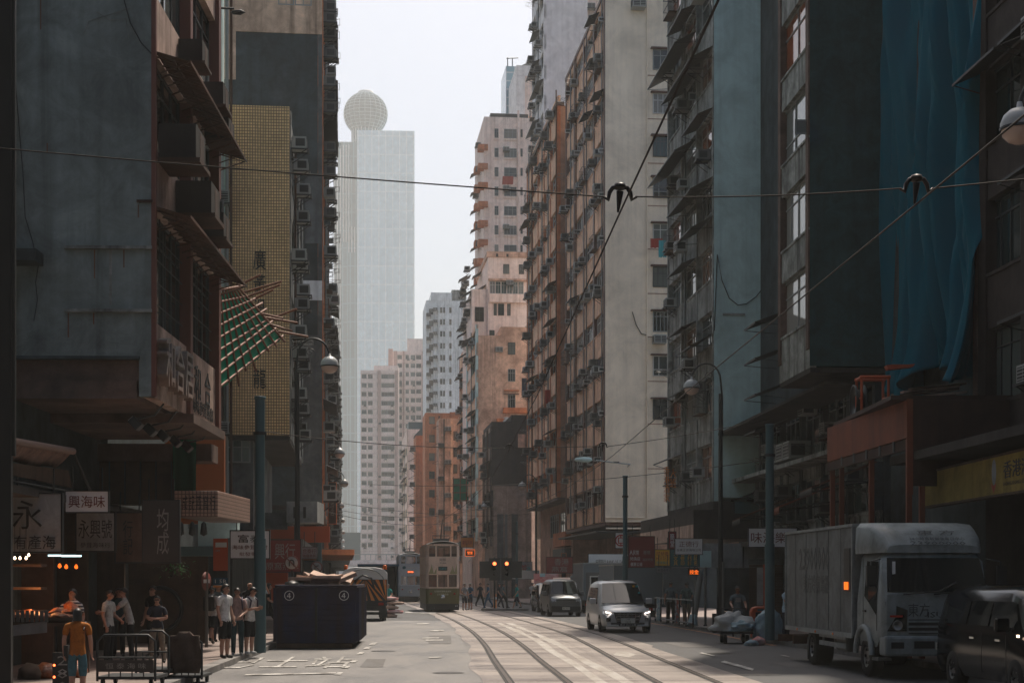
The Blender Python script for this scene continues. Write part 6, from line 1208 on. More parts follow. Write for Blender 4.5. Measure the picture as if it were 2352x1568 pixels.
person('person in a pinkish shirt with a pendant and backpack straps, hands clasped in front', 545, 37.6, .15, ('hold','hold'), 'stand', 'pink', 'tealpants', short=False, skin=SKIN, hair='short', extras=(('strap', M['navy']),), h=1.6, group=G1, shoe=SHOEW)
person('person in a white T-shirt bent over a phone beside the teal pole', 573, 38, 1.0, ('phone','phone'), 'stand', 'white', 'black', extras=(('strap', M['navy']),('phone',),('glasses',)), h=1.62, nod=.05, lean=.05, group=G1, shoe=SHOEW)
person('person in a pale teal cap half hidden behind the white backs', 500, 46, .8, top='slate', bottom='navy', short=False, hair='cap', extras=(('cap', fab('f_capteal', (.15,.32,.36))),), h=1.68, group=G1)
person('bald person in dark clothes standing behind the phone user', 573, 45.5, .6, top='black', bottom='black', short=False, hair=None, h=1.75, group=G1)
person('person in a light blue T-shirt and dark cap with one hand raised to the ear', 601, 52.5, 1.3, ('stand','call'), 'stand', 'blue', 'tealpants', hair='cap', extras=(('cap', HAIR),), h=1.75, group=G1)
person('person in black clothes standing right behind the light blue T-shirt', 617, 54, 1.6, ('hold','stand'), 'walk', 'black', 'black', hair='long', h=1.68, group=G1)
person('person in a dark shirt and beige trousers with folded arms before the shop', 361, 34.2, .1, ('folded','folded'), 'apart', 'navy', 'beige', short=False, h=1.45, group=G1, extras=(('glasses',),))
person('person in dark clothes looking over the shoulder of the one with folded arms', 352, 36.6, -.5, ('stand','stand'), 'stand', 'black', 'black', short=False, h=1.66, group=G1)
person('person in a grey white T-shirt and black trousers facing right at the dried food stalls', 250, 33.6, 1.35, ('stand','hold'), 'stand', 'pale', 'black', short=False, h=1.58, group=G1, wide=1.08)
person('person in a white T-shirt leaning forward with black trousers at the dried food stalls', 300, 34.8, -1.3, ('reach','reach'), 'stand', 'pale', 'black', short=False, h=1.62, lean=.14, group=G1)
person('person in a dark teal shirt standing between the two at the dried food stalls', 272, 37, .3, ('stand','hold'), 'stand', 'tealpants', 'black', short=False, h=1.6, group=G1)
person('person in an orange T-shirt and denim shorts walking away at the lower left', 178, 25.2, math.pi+.15, ('stand','stand'), 'stand', 'orange', 'denim', h=1.47, base=.0, hair='long', extras=(('bag',),), group=G1, wide=1.12)
person('person in a black and white striped shirt serving behind the dried food stall', 168, 31.5, -.4, ('reach','stand'), 'stand', 'striped', 'black', short=False, h=1.62, group=G1)
person('person in a slate T-shirt with a pale print pushing the loaded trolley on the right', 1694, 50, 0, ('push','push'), 'walk', 'slate', 'black', short=True, h=1.72, base=0, extras=(('print',),), skin=SKIN2)
person('person in dark clothes standing behind the railing in the right hand shop entrance', 1541, 65, math.pi, top='slate', bottom='black', short=False, h=1.72)
person('person in a greyish green T-shirt seen from behind in front of the right hand shop', 1577, 63, math.pi-.3, ('hold','stand'), 'stand', 'green', 'beige', h=1.7)
person('person in a light blue shirt half hidden behind the white lorry box', 1806, 46, .9, ('push','stand'), 'stand', 'blue', 'navy', short=False, h=1.68)
for a_ in (('person in blue work clothes striding left over the crossing', 1121, 103, -1.3, ('swing','swingf'), 'walk', 'bluework', 'bluework', False), ('person in dark clothes walking right at the traffic lights', 1146, 102, 1.2, ('swingf','swing'), 'walk', 'black', 'navy', False), ('person in a teal T-shirt and dark shorts walking left over the crossing', 1187, 101, -1.2, ('swing','swingf'), 'walk', 'teal', 'navy', True), ('person in a striped shirt standing just right of the nearer tram', 1067, 99, .5, ('hold','stand'), 'stand', 'striped', 'navy', True), ('person in a dark blue shirt with bare legs right of the nearer tram', 1080, 100.5, -.6, ('stand','hold'), 'stand', 'bluework', 'navy', True), ('person in a white shirt on the far right pavement beyond the crossing', 1222, 118, 2.6, ('swing','swingf'), 'walk', 'white', 'navy', False), ('person in dark clothes crossing behind the traffic light', 1156, 106, 1.4, ('swingf','swing'), 'walk', 'slate', 'black', False), ('person in a pale shirt walking away between the crossing and the dark car', 1249, 116, 2.8, ('swingf','swing'), 'walk', 'pale', 'navy', False), ('person in dark clothes just left of the left traffic light', 1103, 108, .8, ('swing','swingf'), 'walk', 'navy', 'black', False), ('person in black on the pavement left of the dark car', 1237, 112, 2.9, ('stand','swing'), 'walk', 'black', 'black', False)):
    person(a_[0], a_[1], a_[2], a_[3], a_[4], a_[5], a_[6], a_[7], a_[8], base=0.0, lvl=1, group=G2)
person('person in a teal shirt standing behind the sacks beside the road sweeper', 891, 87, .2, ('hold','hold'), 'stand', 'teal', 'navy', short=False, base=0, lvl=1)
# ---------------------------------------------------------------- tarpaulin, scaffold, hoarding
a0, a1 = Vector((X(2285,37.6),37.6,0)), Vector((X(2050,48.3),48.3,0)); dd_ = a1-a0; nn_ = Vector((-dd_.y,dd_.x,0)).normalized(); nn_ = -nn_ if nn_.x > 0 else nn_
mb = MB(); nu, nv = 150, 70; vs = []
def zbot(u): return 7.15 + .35*math.sin(u*9) + (1.1 if .33 < u < .62 else 0)*math.sin(max(0,min(1,(u-.33)/.29))*math.pi) - (.5 if u < .12 else 0)
for j in range(nv+1):
    f = j/nv
    for i in range(nu+1):
        u = i/nu; zb = zbot(u); z_ = zb+(33-zb)*f**1.3
        ph = .6*math.sin(z_*.35+u*3)+.25*math.sin(z_*.9)
        off = .2*math.sin(u*34+ph)*(1+.4*math.sin(z_*.2+u*5))+.12*math.sin(u*71+ph*2+1)+.07*math.sin(u*140+z_*.3)-.16*abs(math.sin(u*52+ph*2.3))+.16*math.sin(u*11+z_*.22)+.12*math.sin(z_*.55+u*14)*math.exp(-abs(z_-14)*.15)+.35*math.exp(-max(0,z_-zb)*.9)*math.sin(u*23+1)
        vs.append(a0+dd_*u+nn_*(.2+off*1.5*min(1,(1-u)*6+.15))+Vector((0,0,z_)))
mb.add(vs, [(j*(nu+1)+i,j*(nu+1)+i+1,(j+1)*(nu+1)+i+1,(j+1)*(nu+1)+i) for j in range(nv) for i in range(nu)], M['blue_net'], True)
o = mb.build('tarpaulin'); tag(o, 'huge blue tarpaulin in vertical folds with a ragged lower edge', 'tarpaulin'); sd = o.modifiers.new('thick','SOLIDIFY'); sd.thickness = .015
# bamboo catch-fan with green net
t = thing('bamboo_scaffold', 'bamboo lattice with torn green netting jutting out beyond the grey corner building', 'scaffold', P(505,780,42))
o_ = t.location.copy(); q4 = [P(497,668,42.5)-o_, P(552,664,45)-o_, P(646,772,48)-o_, P(500,893,42)-o_]
def bil(u, v_): return (q4[0]*(1-u)+q4[1]*u)*(1-v_)+(q4[3]*(1-u)+q4[2]*u)*v_
mb = MB(); n_ = 22; mb.add([bil(i/n_, j/n_)+Vector((.0,.05*math.sin(i*1.7+j),.05*math.sin(j*2.1+i*.7)-.05)) for j in range(n_+1) for i in range(n_+1)], [(j*(n_+1)+i,j*(n_+1)+i+1,(j+1)*(n_+1)+i+1,(j+1)*(n_+1)+i) for j in range(n_) for i in range(n_)], M['green_net'], True); mb.build('net', t)
for k in range(9):
    v_ = k/8; e1 = bil(0,v_); e2 = bil(1.0,v_); ex = e2+(e2-e1).normalized()*R.uniform(.1,.75); mb = MB(); mb.tube([e1-(e2-e1)*.02+Vector((0,-.06,0)), ex+Vector((0,-.06,R.uniform(-.1,.1)))], .035, M['bamboo'], 6); mb.build('bamboo_pole', t)
for k in range(9):
    u = (k+.4)/8.5; e1 = bil(u,0); e2 = bil(u,1); mb = MB(); mb.tube([e1+(e1-e2)*.03+Vector((0,-.12,0)), e2+(e2-e1).normalized()*R.uniform(.05,.4)+Vector((0,-.12,0))], .035, M['bamboo'], 6); mb.build('bamboo_pole', t)
for k in range(9):
    v_ = .05+.1*k; e2 = bil(1.0,v_); mb = MB(); mb.tube([e2+Vector((-.5,.4,.1)), e2+Vector((R.uniform(.4,1.1),-.2,R.choice((-.35,-.25,.4,.45))))], .035, M['bamboo'], 6); mb.build('bamboo_pole', t)
# steel hoarding over the right pavement
t = thing('site_hoarding', 'dark orange steel gantry spanning the right pavement above the white lorry', 'gantry', (X(2085,36),36,0), .0)
M['hoard'] = plaster('orange_steel_sheet', (.19,.055,.03), (.12,.04,.025), .4, .5, rough=.5, bump=.05); M['hoard2'] = plaster('brown_steel_sheet', (.055,.03,.024), (.03,.02,.018), .5, .4, rough=.6)
xl = X(1900,42.7)-X(2085,36)
mb = MB(); mb.prism([(0,0,5.22),(0,0,6.08),(xl,6.7,6.08),(xl,6.7,5.15)], (.1,0.0,0), M['hoard']); mb.build('street_fascia', t)
mb = MB(); mb.box(.1,4.2,0,.1,4.1,6.08,M['hoard2']); mb.build('end_fascia', t); mb = MB(); mb.box(-.35,4.2,.15,6.6,6.1,6.2,M['hoard2']); mb.build('deck', t)
mb = MB(); mb.box(-.02,.12,-.012,-.001,3.9,6.1,M['hoard']); mb.build('corner_strip', t)
for (x, y) in ((.05,.1),(.35,.1),(xl+.1,6.5),(xl+.35,6.5),(-.1,3.2)):
    mb = MB(); mb.box(x-.06,x+.06,y-.06,y+.06,0,5.2,M['hoard']); mb.build('post', t)
mb = MB(); mb.prism([(.02,0.15,4.95),(.02,.15,5.2),(xl,6.7,5.12),(xl,6.7,4.9)], (.08,0,0), M['hoard2']); mb.build('beam', t)
for k in range(5): mb = MB(); mb.tube([(xl*(.15+.16*k), 6.7*(.15+.16*k), 5.2),(xl*(.15+.16*k), 6.7*(.15+.16*k), 4.95)], .03, M['metal_grey'], 5); mb.build('bracket', t)
t = thing('steel_trestle', 'small orange steel frame with a tilted tray standing on the gantry', 'frame', (X(2010,41),41,6.2)); m_ = M['busred']
mb = MB()
for (x, y) in ((-.35,0),(.35,0),(-.35,.6),(.35,.6)): mb.tube([(x,y,0),(x,y,1.05)], .035, m_, 6)
for y in (0,.6): mb.tube([(-.4,y,1.05),(.4,y,1.05)], .045, m_, 6)
for x in (-.35,.35): mb.tube([(x,0,1.05),(x,.6,1.05)], .04, m_, 6); mb.tube([(x,0,.5),(x,.6,.55)], .03, m_, 6)
mb.build('frame', t); mb = MB(); mb.prism([(.35,.0,1.25),(1.0,.0,1.32),(1.05,.0,1.4),(.9,0,1.38),(.45,0,1.38),(.3,.0,1.36)], (0,.3,0), m_); mb.build('tray', t)
t = thing('cable_drum', 'dark wheel shaped cable drum leaning at the end of the gantry', 'drum', (X(1972,41.5),41.5,6.2)); mb = MB(); mb.lathe([(.42,-.15),(.45,-.15),(.45,-.1),(.2,-.1),(.2,.1),(.45,.1),(.45,.15),(.42,.15),(.0,.15)], M['metal_dark'], (0,0,.45), 22, 'x'); mb.build('drum', t); mb = MB(); mb.lathe([(.3,-.09),(.33,0),(.3,.09)], M['black'], (0,0,.45), 18, 'x'); mb.build('cable', t)
for k in range(7):
    mb = MB(); Mx = Matrix.Translation((X(2140,38.5)+R.uniform(-.15,.15), 38.5, 6.25+.07*k)) @ Matrix.Rotation(.25+R.uniform(-.06,.06), 4, 'Z') @ Matrix.Rotation(-.12, 4, 'Y'); mb.box(-.75,.75,-.1,.1,0,.05,M['board' if k % 2 else 'wood'],Mx); tag(mb.build('plank'), 'loose plank in the pile on the gantry under the blue tarpaulin', 'plank', 'planks piled on the gantry')
# corrugated awnings by the lorry
for (px, py, Y, L_, lab) in ((1790,1165,50,3.2,'orange trimmed shop awning beyond the gantry'),(1700,1190,56,3.5,'dark sagging shop awning over the right pavement'),(1865,1120,46,2.8,'dusty brown shop awning tucked under the gantry')):
    t = thing('shop_awning', lab, 'awning', P(px,py,Y), -.06); mb = MB(); n_ = 14
    for i in range(n_): y = L_*i/n_; mb.prism([(0,y,-.0),(0,y+L_/n_,.0),(1.9,y+L_/n_,.75),(1.9,y,.75)], (0,0,.03+.02*(i % 2)), M['rust' if 'orange' not in lab else 'hoard'])
    mb.build('sheet', t); mb = MB()
    for i in range(n_): y = L_*i/n_; mb.prism([(-.01,y,0),(-.01,y+L_/n_,0),(-.01,y+L_/n_*.5,-.2)], (.015,0,0), M['hoard' if 'orange' in lab else 'metal_dark'])
    mb.build('valance', t); mb = MB(); mb.tube([(0,.1,0),(1.9,.1,.2)], .03, M['metal_dark'], 5); mb.tube([(0,L_-.1,0),(1.9,L_-.1,.2)], .03, M['metal_dark'], 5); mb.build('struts', t)
# ---------------------------------------------------------------- right pavement goods
def lump(name, label, cat, p, r, m, sq=(1,1,1), seed=0, group=None, sub=3, amp=.16):
    bm = bmesh.new(); bmesh.ops.create_icosphere(bm, subdivisions=sub, radius=1); rr = random.Random(seed); ks = [(Vector((rr.uniform(-1,1),rr.uniform(-1,1),rr.uniform(-1,1))).normalized()*rr.uniform(2,14), rr.uniform(0,6)) for _ in range(14)]
    for v_ in bm.verts:
        n = v_.co.normalized(); d = 1+amp*sum(math.sin(n.dot(k)+ph)/(1+k.length*.25) for k, ph in ks)*.6
        v_.co = Vector((n.x*d*sq[0], n.y*d*sq[1], max(-.55, n.z*d)*sq[2]))*r
        if v_.co.z > r*sq[2]*.7: v_.co.x *= .75; v_.co.y *= .75
    for f in bm.faces: f.smooth = True
    me = bpy.data.meshes.new(name); bm.to_mesh(me); bm.free(); me.materials.append(m); o = link(name, me, None, (p[0],p[1],p[2]+.55*r*sq[2])); return tag(o, label, cat, group)
M['plastic'] = netmat('clear_plastic_sack', (.5,.53,.54), .85, .3); M['plastic2'] = netmat('blue_plastic_sack', (.3,.42,.48), .95, .2); M['redbag'] = plaster('red_white_bag', (.4,.08,.07), (.5,.45,.45), .9, .1)
for m_ in (M['plastic'], M['plastic2']):
    b_ = m_.node_tree.nodes['Principled BSDF']; b_.inputs['Roughness'].default_value = .3; tc = N(m_,'TexCoord'); n_ = N(m_,'TexNoise',Scale=7.0,Detail=6.0,Distortion=1.5); LK(m_,tc.outputs['Object'],n_.inputs['Vector']); bp = N(m_,'Bump',Strength=.9,Distance=.08); LK(m_,n_.outputs['Fac'],bp.inputs['Height']); LK(m_,bp.outputs[0],b_.inputs['Normal'])
tY = 47.5; tx = X(1692,tY)
t = thing('trolley', 'flat black hand trolley loaded with plastic sacks on the right lane', 'trolley', (tx,tY,0)); mb = MB(); mb.box(-.5,.5,-.1,1.1,.3,.38,M['black']); mb.build('deck', t)
for x in (-.33,.33): wheel(t, x, .1, .14, .09, 1, name='wheel'); wheel(t, x, .9, .14, .09, 1, name='wheel')
mb = MB(); mb.tube([(-.45,1.1,.38),(-.45,1.2,1.05),(.45,1.2,1.05),(.45,1.1,.38)], .02, M['metal_dark'], 6); mb.build('handle', t); mb = MB(); mb.box(-.62,-.5,.9,1.0,.3,.9,M['black']); mb.build('side_plate', t)
lump('plastic_sack', 'large clear plastic sack slumped over the trolley', 'sack', (tx-.1,tY+.4,.38), .5, M['plastic'], (1.15,.9,.72), 3, 'sacks on the trolley', 4, .3); lump('plastic_sack', 'bluish plastic bag at the front of the trolley load', 'sack', (tx+.1,tY-.05,.38), .3, M['plastic2'], (1.1,.7,.7), 5, 'sacks on the trolley', 4, .3); lump('plastic_sack', 'brownish clear sack at the right of the trolley load', 'sack', (tx+.36,tY+.3,.38), .32, M['plastic'], (.9,.9,.8), 8, 'sacks on the trolley', 4, .3)
t = thing('litter_bin', 'orange rounded litter bin with a dark opening and green stickers', 'litter bin', (X(1747,49),49,.13)); mb = MB(); pr = [(-.26,0,0),(.26,0,0),(.29,0,.8),(.24,0,.93),(.12,0,.97),(-.12,0,.97),(-.24,0,.93),(-.29,0,.8)]; mb.prism(pr, (0,.45,0), M['hazard'] if False else M['busred']); mb.build('body', t, bevel=.03)
mb = MB(); mb.box(-.16,.16,-.012,-.001,.5,.8,M['black']); mb.build('opening', t); mb = MB(); mb.box(-.1,.1,-.01,-.001,.83,.9,M['teal']); mb.box(-.17,.17,-.01,-.001,.2,.42,M['leaf']); mb.build('sticker', t)
lump('rubbish_sack', 'tall white rubbish sack tied at the neck beside the orange bin', 'sack', (X(1765,47.6),47.6,.13), .46, M['plastic2'], (.92,.85,1.35), 11, amp=.2, sub=4); lump('rubbish_sack', 'small red and white bag in front of the orange bin', 'sack', (X(1742,46.5),46.5,.0), .2, M['redbag'], (1.1,1,.8), 12)
lump('rubbish_sack', 'pale bag lying between the trolley and the red bag', 'sack', (X(1726,46),46,.0), .17, M['plastic2'], (1.2,1,.7), 14)
t = thing('rolled_sheet', 'tall pale rolled sheet leaning beside the right hand shop', 'roll', (X(1598,62),62,.13)); mb = MB(); mb.tube([(-.15,-.3,0),(.25,.6,2.0)], [.14,.12], M['acd'], 10); mb.build('roll', t); mb = MB(); mb.tube([(-.18,-.36,0),(-.1,-.2,.4)], [.22,.15], M['plastic2'], 8); mb.build('wrapping', t)
t = thing('notice_board', 'slim upright notice on a red post beside the right teal pole', 'notice', (X(1746,50),50,.13)); mb = MB(); mb.box(-.1,.1,0,.04,1.0,2.2,M['signdim']); mb.build('panel', t); mb = MB(); mb.box(.1,.16,0,.06,0,2.3,M['busred']); mb.build('post', t)
for k, (px, Y, w_, h_, m_, lab) in enumerate(((1690,66,1.6,2.3,'dark_wall','dark shop shutter left of the trolley pusher'),(1760,60,1.3,2.4,'wood','brown shop shutter right of the trolley pusher'))):
    t = thing('shop_shutter', lab, 'shutter', (X(px,Y),Y,.13)); mb = MB(); n_ = 24
    for i in range(n_): mb.box(-w_/2,w_/2,.02*(i % 2),.06,h_*i/n_,h_*(i+1)/n_-.01,M[m_])
    mb.build('slats', t); mb = MB(); mb.box(-w_/2-.05,w_/2+.05,-.05,.1,h_,h_+.2,M['lgrey_wall']); mb.build('housing', t)
t = thing('shop_sign', 'blank beige fascia panels above the shutters on the right', 'shop sign', P(1672,1275,64)); mb = MB(); mb.box(-2.3,2.6,0,.1,-.5,.5,M['signdim']); mb.build('panel', t); mb = MB(); mb.box(-1.4,-1.34,-.01,0,-.5,.5,M['ink']); mb.box(.6,.66,-.01,0,-.5,.5,M['ink']); mb.build('joint', t)
for k in range(5): lump('sack', 'stacked sack beside the blue lorry and the sweeper', 'sack', (X(900,80)+.25*(k % 2)-.1,80+.1*k,.0+.22*k), .3, M['redbag'] if k % 3 == 1 else M['board'], (1.5,.9,.42), 20+k, 'sacks piled by the sweeper', 2)
t = thing('bollard', 'orange crowd barrier post beside the traffic lights', 'bollard', (X(1137,99),99,.0)); mb = MB(); mb.lathe([(.16,0),(.16,.06),(.11,.08),(.09,1.0),(.05,1.06),(0,1.07)], M['hazard'], (0,0,0), 12); mb.build('body', t); mb = MB(); mb.lathe([(.112,.7),(.107,.85)], M['signwhite'], (0,0,0), 12); mb.build('reflective_band', t)
# ---------------------------------------------------------------- left pavement: shops, stalls, lights
b = Bld('shop_row', 'dim row of dried food shops with shelves under the left overhang', 60, 31, -.02, -1, cat='shops')
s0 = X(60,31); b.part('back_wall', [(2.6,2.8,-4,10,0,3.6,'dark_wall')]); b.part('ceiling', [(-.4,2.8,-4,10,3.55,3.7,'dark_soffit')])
for u in (-3.9,-.4,2.7,5.6,9.4): b.part('partition', [(.2,2.6,u,u+.15,0,3.55,'wood')])
for k, (u, z_) in enumerate(((-3,.9),(-3,1.5),(-3,2.1),(.2,.8),(.2,1.4),(.2,2.0),(.2,2.6),(3.4,1.1),(3.4,1.8),(3.4,2.4))): b.part('shelf', [(1.9,2.6,u,u+2.1,z_,z_+.05,'wood')])
jar = []
M['jar1'] = mk('amber_jar', (.25,.1,.03), .2); M['jar2'] = mk('red_packet', (.25,.04,.02), .4); M['jar3'] = mk('pale_packet', (.3,.27,.22), .5)
for (u, z_) in ((-3,.95),(-3,1.55),(-3,2.15),(.2,1.45),(.2,2.05),(3.4,1.15),(3.4,1.85)):
    for k in range(7):
        mb = MB(); mb.lathe([(.09,0),(.1,.02),(.1,.2),(.07,.24),(.07,.28),(0,.28)], M[R.choice(('jar1','jar2','jar3'))], (0,0,0), 10)
        tag(mb.build('goods_jar', None, b.root.location+Vector((-2.1-R.random()*.2, u+.2+.28*k, z_))), 'jar of dried goods on a shelf in the dim left hand shop', 'jar', 'jars on the shop shelves')
def bulb(px, py, Y, m='lamp_warm', r=.028, lab='lit warm bulb hanging in the left hand shop', g='warm bulbs in the shop'):
    t = thing('hanging_bulb', lab, 'lamp', P(px,py,Y), 0, g); mb = MB(); mb.lathe([(0,-r*1.2),(r*.8,-r*.7),(r,0),(r*.6,r*.9),(r*.3,r*1.3)], M[m], (0,0,0), 10); mb.build('bulb', t); mb = MB(); mb.lathe([(r*.35,r*1.3),(r*.35,r*2.2),(.006,r*2.4),(.006,.6)], M['black'], (0,0,0), 8); mb.build('cord', t)
for q in ((26,1277,29),(46,1281,30),(60,1281,30.5),(34,1281,30),(66,1274,31)): bulb(*q)
for q in ((137,1299,31.5),(152,1301,32),(175,1301,33)): bulb(*q, m='lamp_orange', r=.04, lab='dim orange bulb in the middle of the left hand shop', g='orange bulbs in the shop')
for (px, py, w_) in ((142,1275,.55),(164,1276,.4)):
    t = thing('tube_light', 'cool white strip light under the sign board in the left hand shop, %s one' % ('longer' if w_ > .5 else 'shorter'), 'lamp', P(px,py,31.5)); mb = MB(); mb.tube([(-w_/2,0,0),(w_/2,0,0)], .018, M['tube'] if 'tube' in M else M.setdefault('tube', glow('cool_tube', (.6,.95,1), 1.6)), 6); mb.build('tube', t); mb = MB(); mb.box(-w_/2,w_/2,-.02,.02,.02,.05,M['metal_dark']); mb.build('fitting', t)
for (px, py, Y, pw) in ((80,1362,30.3,15),(160,1340,32.6,7)):
    ld = bpy.data.lights.new('shop_bulb_light','POINT'); ld.energy = pw; ld.color = (1,.42,.16); ld.shadow_soft_size = .15; lo = bpy.data.objects.new('shop_bulb_light', ld); COL.objects.link(lo); lo.location = P(px,py,Y)
# stall of dried food
M['dried'] = plaster('dried_seafood', (.45,.12,.03), (.16,.05,.02), 1.0, .1, (4,14), rough=.35, bump=.8, spec=.5); M['wrap'] = mk('cellophane', (.5,.3,.2), .12, alpha=.5)
t = thing('market_stall', 'stall of dried food trays with a white price flap at the lower left', 'stall', (X(78,29.5),29.5,.45)); 
mb = MB(); mb.box(-.9,.75,0,1.2,.62,.68,M['wood'])
for x in (-.85,.7):
    for y in (.05,1.15): mb.box(x-.03,x+.03,y-.03,y+.03,-.32,.62,M['wood'])
mb.build('table', t); mb = MB(); mb.prism([(-.55,-.03,.42),(.25,-.03,.5),(.25,-.03,.72),(-.55,-.03,.62)], (0,.02,0), M['signdim']); mb.build('price_flap', t)
mb = MB()
for k in range(9): mb.box(-.5+.09*k,-.44+.09*k,-.06,-.035,.7,.92,M['acd'])
mb.build('price_tags', t); lump('wrapped_goods', 'cellophane wrapped orange goods propped at the back of the stall', 'goods', (t.location.x+.35,30.9,1.2), .2, M['dried'], (.9,.6,1.0), 77, None, 3, .3)
for k in range(3): mb = MB(); mb.box(-.9,-.2,1.1+.0*k,1.5,.85+.45*k,.9+.45*k,M['wood']); mb.build('rear_shelf', t)
for k, (dx, dy, dz, r_) in enumerate(((-.55,.3,.7,.3),(-.05,.25,.7,.3),(.4,.3,.7,.27),(-.3,.8,.74,.28),(.2,.85,.78,.26),(.5,.8,.8,.22))):
    p = t.location+Vector((dx,dy,dz-.02)); tt = thing('food_tray', 'round tray heaped with reddish dried food on the lower left stall', 'tray', p, 0, 'trays on the dried food stall'); mb = MB(); mb.lathe([(r_*.8,0),(r_,.1),(r_*.97,.1),(r_*.78,.02),(0,.02)], M['wood'], (0,0,0), 16); mb.build('tray', tt)
    hp = lump('dried_food', None, None, (0,0,.02), r_*.8, M['dried'], (1,1,.5), 40+k, None, 3, .3); hp.parent = tt
for k in range(4): lump('basket_heap', 'dark sack of dried goods on the ground before the stall', 'sack', (X(70+28*k,28.6),28.6+.2*k,.13), .24, M['dried'] if k % 2 else M['wood'], (1,1,.8), 60+k, 'sacks on the ground before the stall', 2, .2)
t = thing('price_board', 'tall narrow price board with pale digits and small red lights beside the orange T-shirt', 'price board', (X(138,26.5),26.5,.0)); mb = MB(); mb.box(-.13,.17,0,.06,0,.72,M['slate'] if 'slate' in M else M['metal_dark']); mb.build('board', t)
text('2\n8\n8', M['signdim'], t, (.04,-.01,.36), W=.17, H=.6, ext=.006)
for k in range(3): mb = MB(); mb.lathe([(.022,0),(.016,-.015),(0,-.02)], M['lamp_red'], (-.1,-.001,.1+.2*k), 8, 'y'); mb.build('red_light', t)
M['pinkroller'] = mk('awning_roller', (.25,.17,.14), .6)
# awning with roller at the far left, tiled canopy, teal awning, green cloth, orange panels
t = thing('shop_awning', 'rolled pale pink awning with brown valance at the far left', 'awning', P(24,1012,29.5)); mb = MB(); a_, b_ = Vector((0,0,0)), P(168,1036,33)-P(24,1012,29.5); mb.tube([a_,b_], .07, M['pinkroller'], 10); mb.build('roller', t)
M['awncloth'] = plaster('awning_cloth', (.32,.2,.16), (.16,.1,.08), .7, .6, (1.5,6)); mb = MB(); n_ = 14; vs = []
for j in range(4):
    for i in range(n_+1): vs.append(a_.lerp(b_,i/n_)+Vector((-.12*j+.03*math.sin(i*1.3+j),-.05*j,-.12*j-.03*math.sin(i*.9)*(j > 1))))
mb.add(vs, [(j*(n_+1)+i,j*(n_+1)+i+1,(j+1)*(n_+1)+i+1,(j+1)*(n_+1)+i) for j in range(3) for i in range(n_)], M['awncloth'], True); o = mb.build('cloth', t); s_ = o.modifiers.new('thick','SOLIDIFY'); s_.thickness = .01
mb = MB(); mb.prism([a_+Vector((-.1,0,-.4)), b_+Vector((-.1,0,-.4)), b_+Vector((-.1,.3,-.75)), a_+Vector((-.1,0,-.62))], (-.04,0,0), M['wood']); mb.build('valance', t); mb = MB(); mb.tube([b_+Vector((0,0,0)), b_+Vector((.1,1.2,-.9))], .03, M['metal_dark'], 5); mb.tube([a_+Vector((0,0,-.75)), b_+Vector((0,0,-.85))], .02, M['metal_grey'], 5); mb.build('arm', t)
M['ptile'] = tiles('pink_tile', (.42,.26,.2), (.36,.22,.17), (.12,.08,.06), .09, .09, .012, .4)
t = thing('tiled_canopy', 'small tiled canopy with five dark relief characters over the left pavement', 'canopy', P(502,1160,38), -.03); Wc = (502-400)*38/F
mb = MB(); mb.box(-Wc*1.0,-.02,0,4,-.28,.36,M['ptile']); mb.build('block', t, bevel=.02)
for k, c in enumerate('成記燕窩行'): text(c, M['black'], t, (-.82+.17*k,-.012,.06), W=.13, H=.36, ext=.02)
for k in range(3): mb = MB(); mb.lathe([(.0,-.25),(.09,-.2),(.06,.05),(.02,.1)], M['black'], (-.9+.28*k,-.1,-.5), 10); mb.build('canopy_lamp', t)
b = thing('shopfront', 'dark orange shopfront panels and pale box fascia behind the bus stop', 'shopfront', (X(455,45),45,.0)); M['orangepanel'] = mk('orange_panel', (.32,.085,.02), .5)
mb = MB(); mb.box(-.95,.75,0,.2,3.55,6.1,M['orangepanel']); mb.build('upper_panel', b); mb = MB(); mb.box(.1,1.2,-.5,.0,2.9,3.75,M['bluegrey']); mb.build('box_fascia', b); mb = MB(); mb.box(-.6,1.0,-.9,.0,2.62,2.88,M['teal']); mb.build('awning', b); mb = MB(); mb.box(-1.9,.35,-.4,-.3,.13,2.6,M['wood']); mb.build('front_panel', b)
mb = MB(); mb.tube([(-1.0+.62*math.cos(k*math.pi/12),-.43,1.1+.62*math.sin(k*math.pi/12)) for k in range(-5,9)], .06, M['black'], 6); mb.build('painted_arc', b)
for (px, y0, y1, Y, w_, lab) in ((628,1312,1382,57,.52,'bright orange red door panel behind the skip'),(700,1208,1245,60,1.9,'orange shop canopy panel above the skip'),):
    t = thing('door_board', lab, 'board', P(px,y1,Y)); mb = MB(); mb.box(-w_,w_ if w_ < 1 else w_*.5,0,.12,0,(y1-y0)*Y/F,M['hazard' if False else 'busred']); mb.build('panel', t); mb = MB(); mb.box(-w_-.03,-w_,-.01,.12,0,(y1-y0)*Y/F,M['metal_dark']); mb.build('edge', t)
t = thing('shop_sign', 'pale boxed fascia with a slanting end above the left shops', 'shop sign', P(690,1170,56), 0); mb = MB(); mb.box(-.5,.6,0,2,-.45,.3,M['signdim']); mb.box(-.52,-.5,0,2,-.4,.25,M['metal_dark']); mb.build('box', t); mb = MB(); mb.box(-1.6,-.5,.2,.3,-.7,-.1,M['lgrey_wall']); mb.build('side_panel', t); mb = MB(); mb.box(-.25,-.15,-.01,0,-.3,.1,M['ink']); mb.box(.1,.2,-.01,0,-.3,.1,M['ink']); mb.build('bracket', t)
M['gcloth'] = netmat('green_cloth', (.012,.16,.09), 1, .5)
cloth('green_netting', 'torn green netting hanging under the overhang of the grey building', 'netting', P(424,1003,40.3), .6, 1.4, M['gcloth'], ph=3)
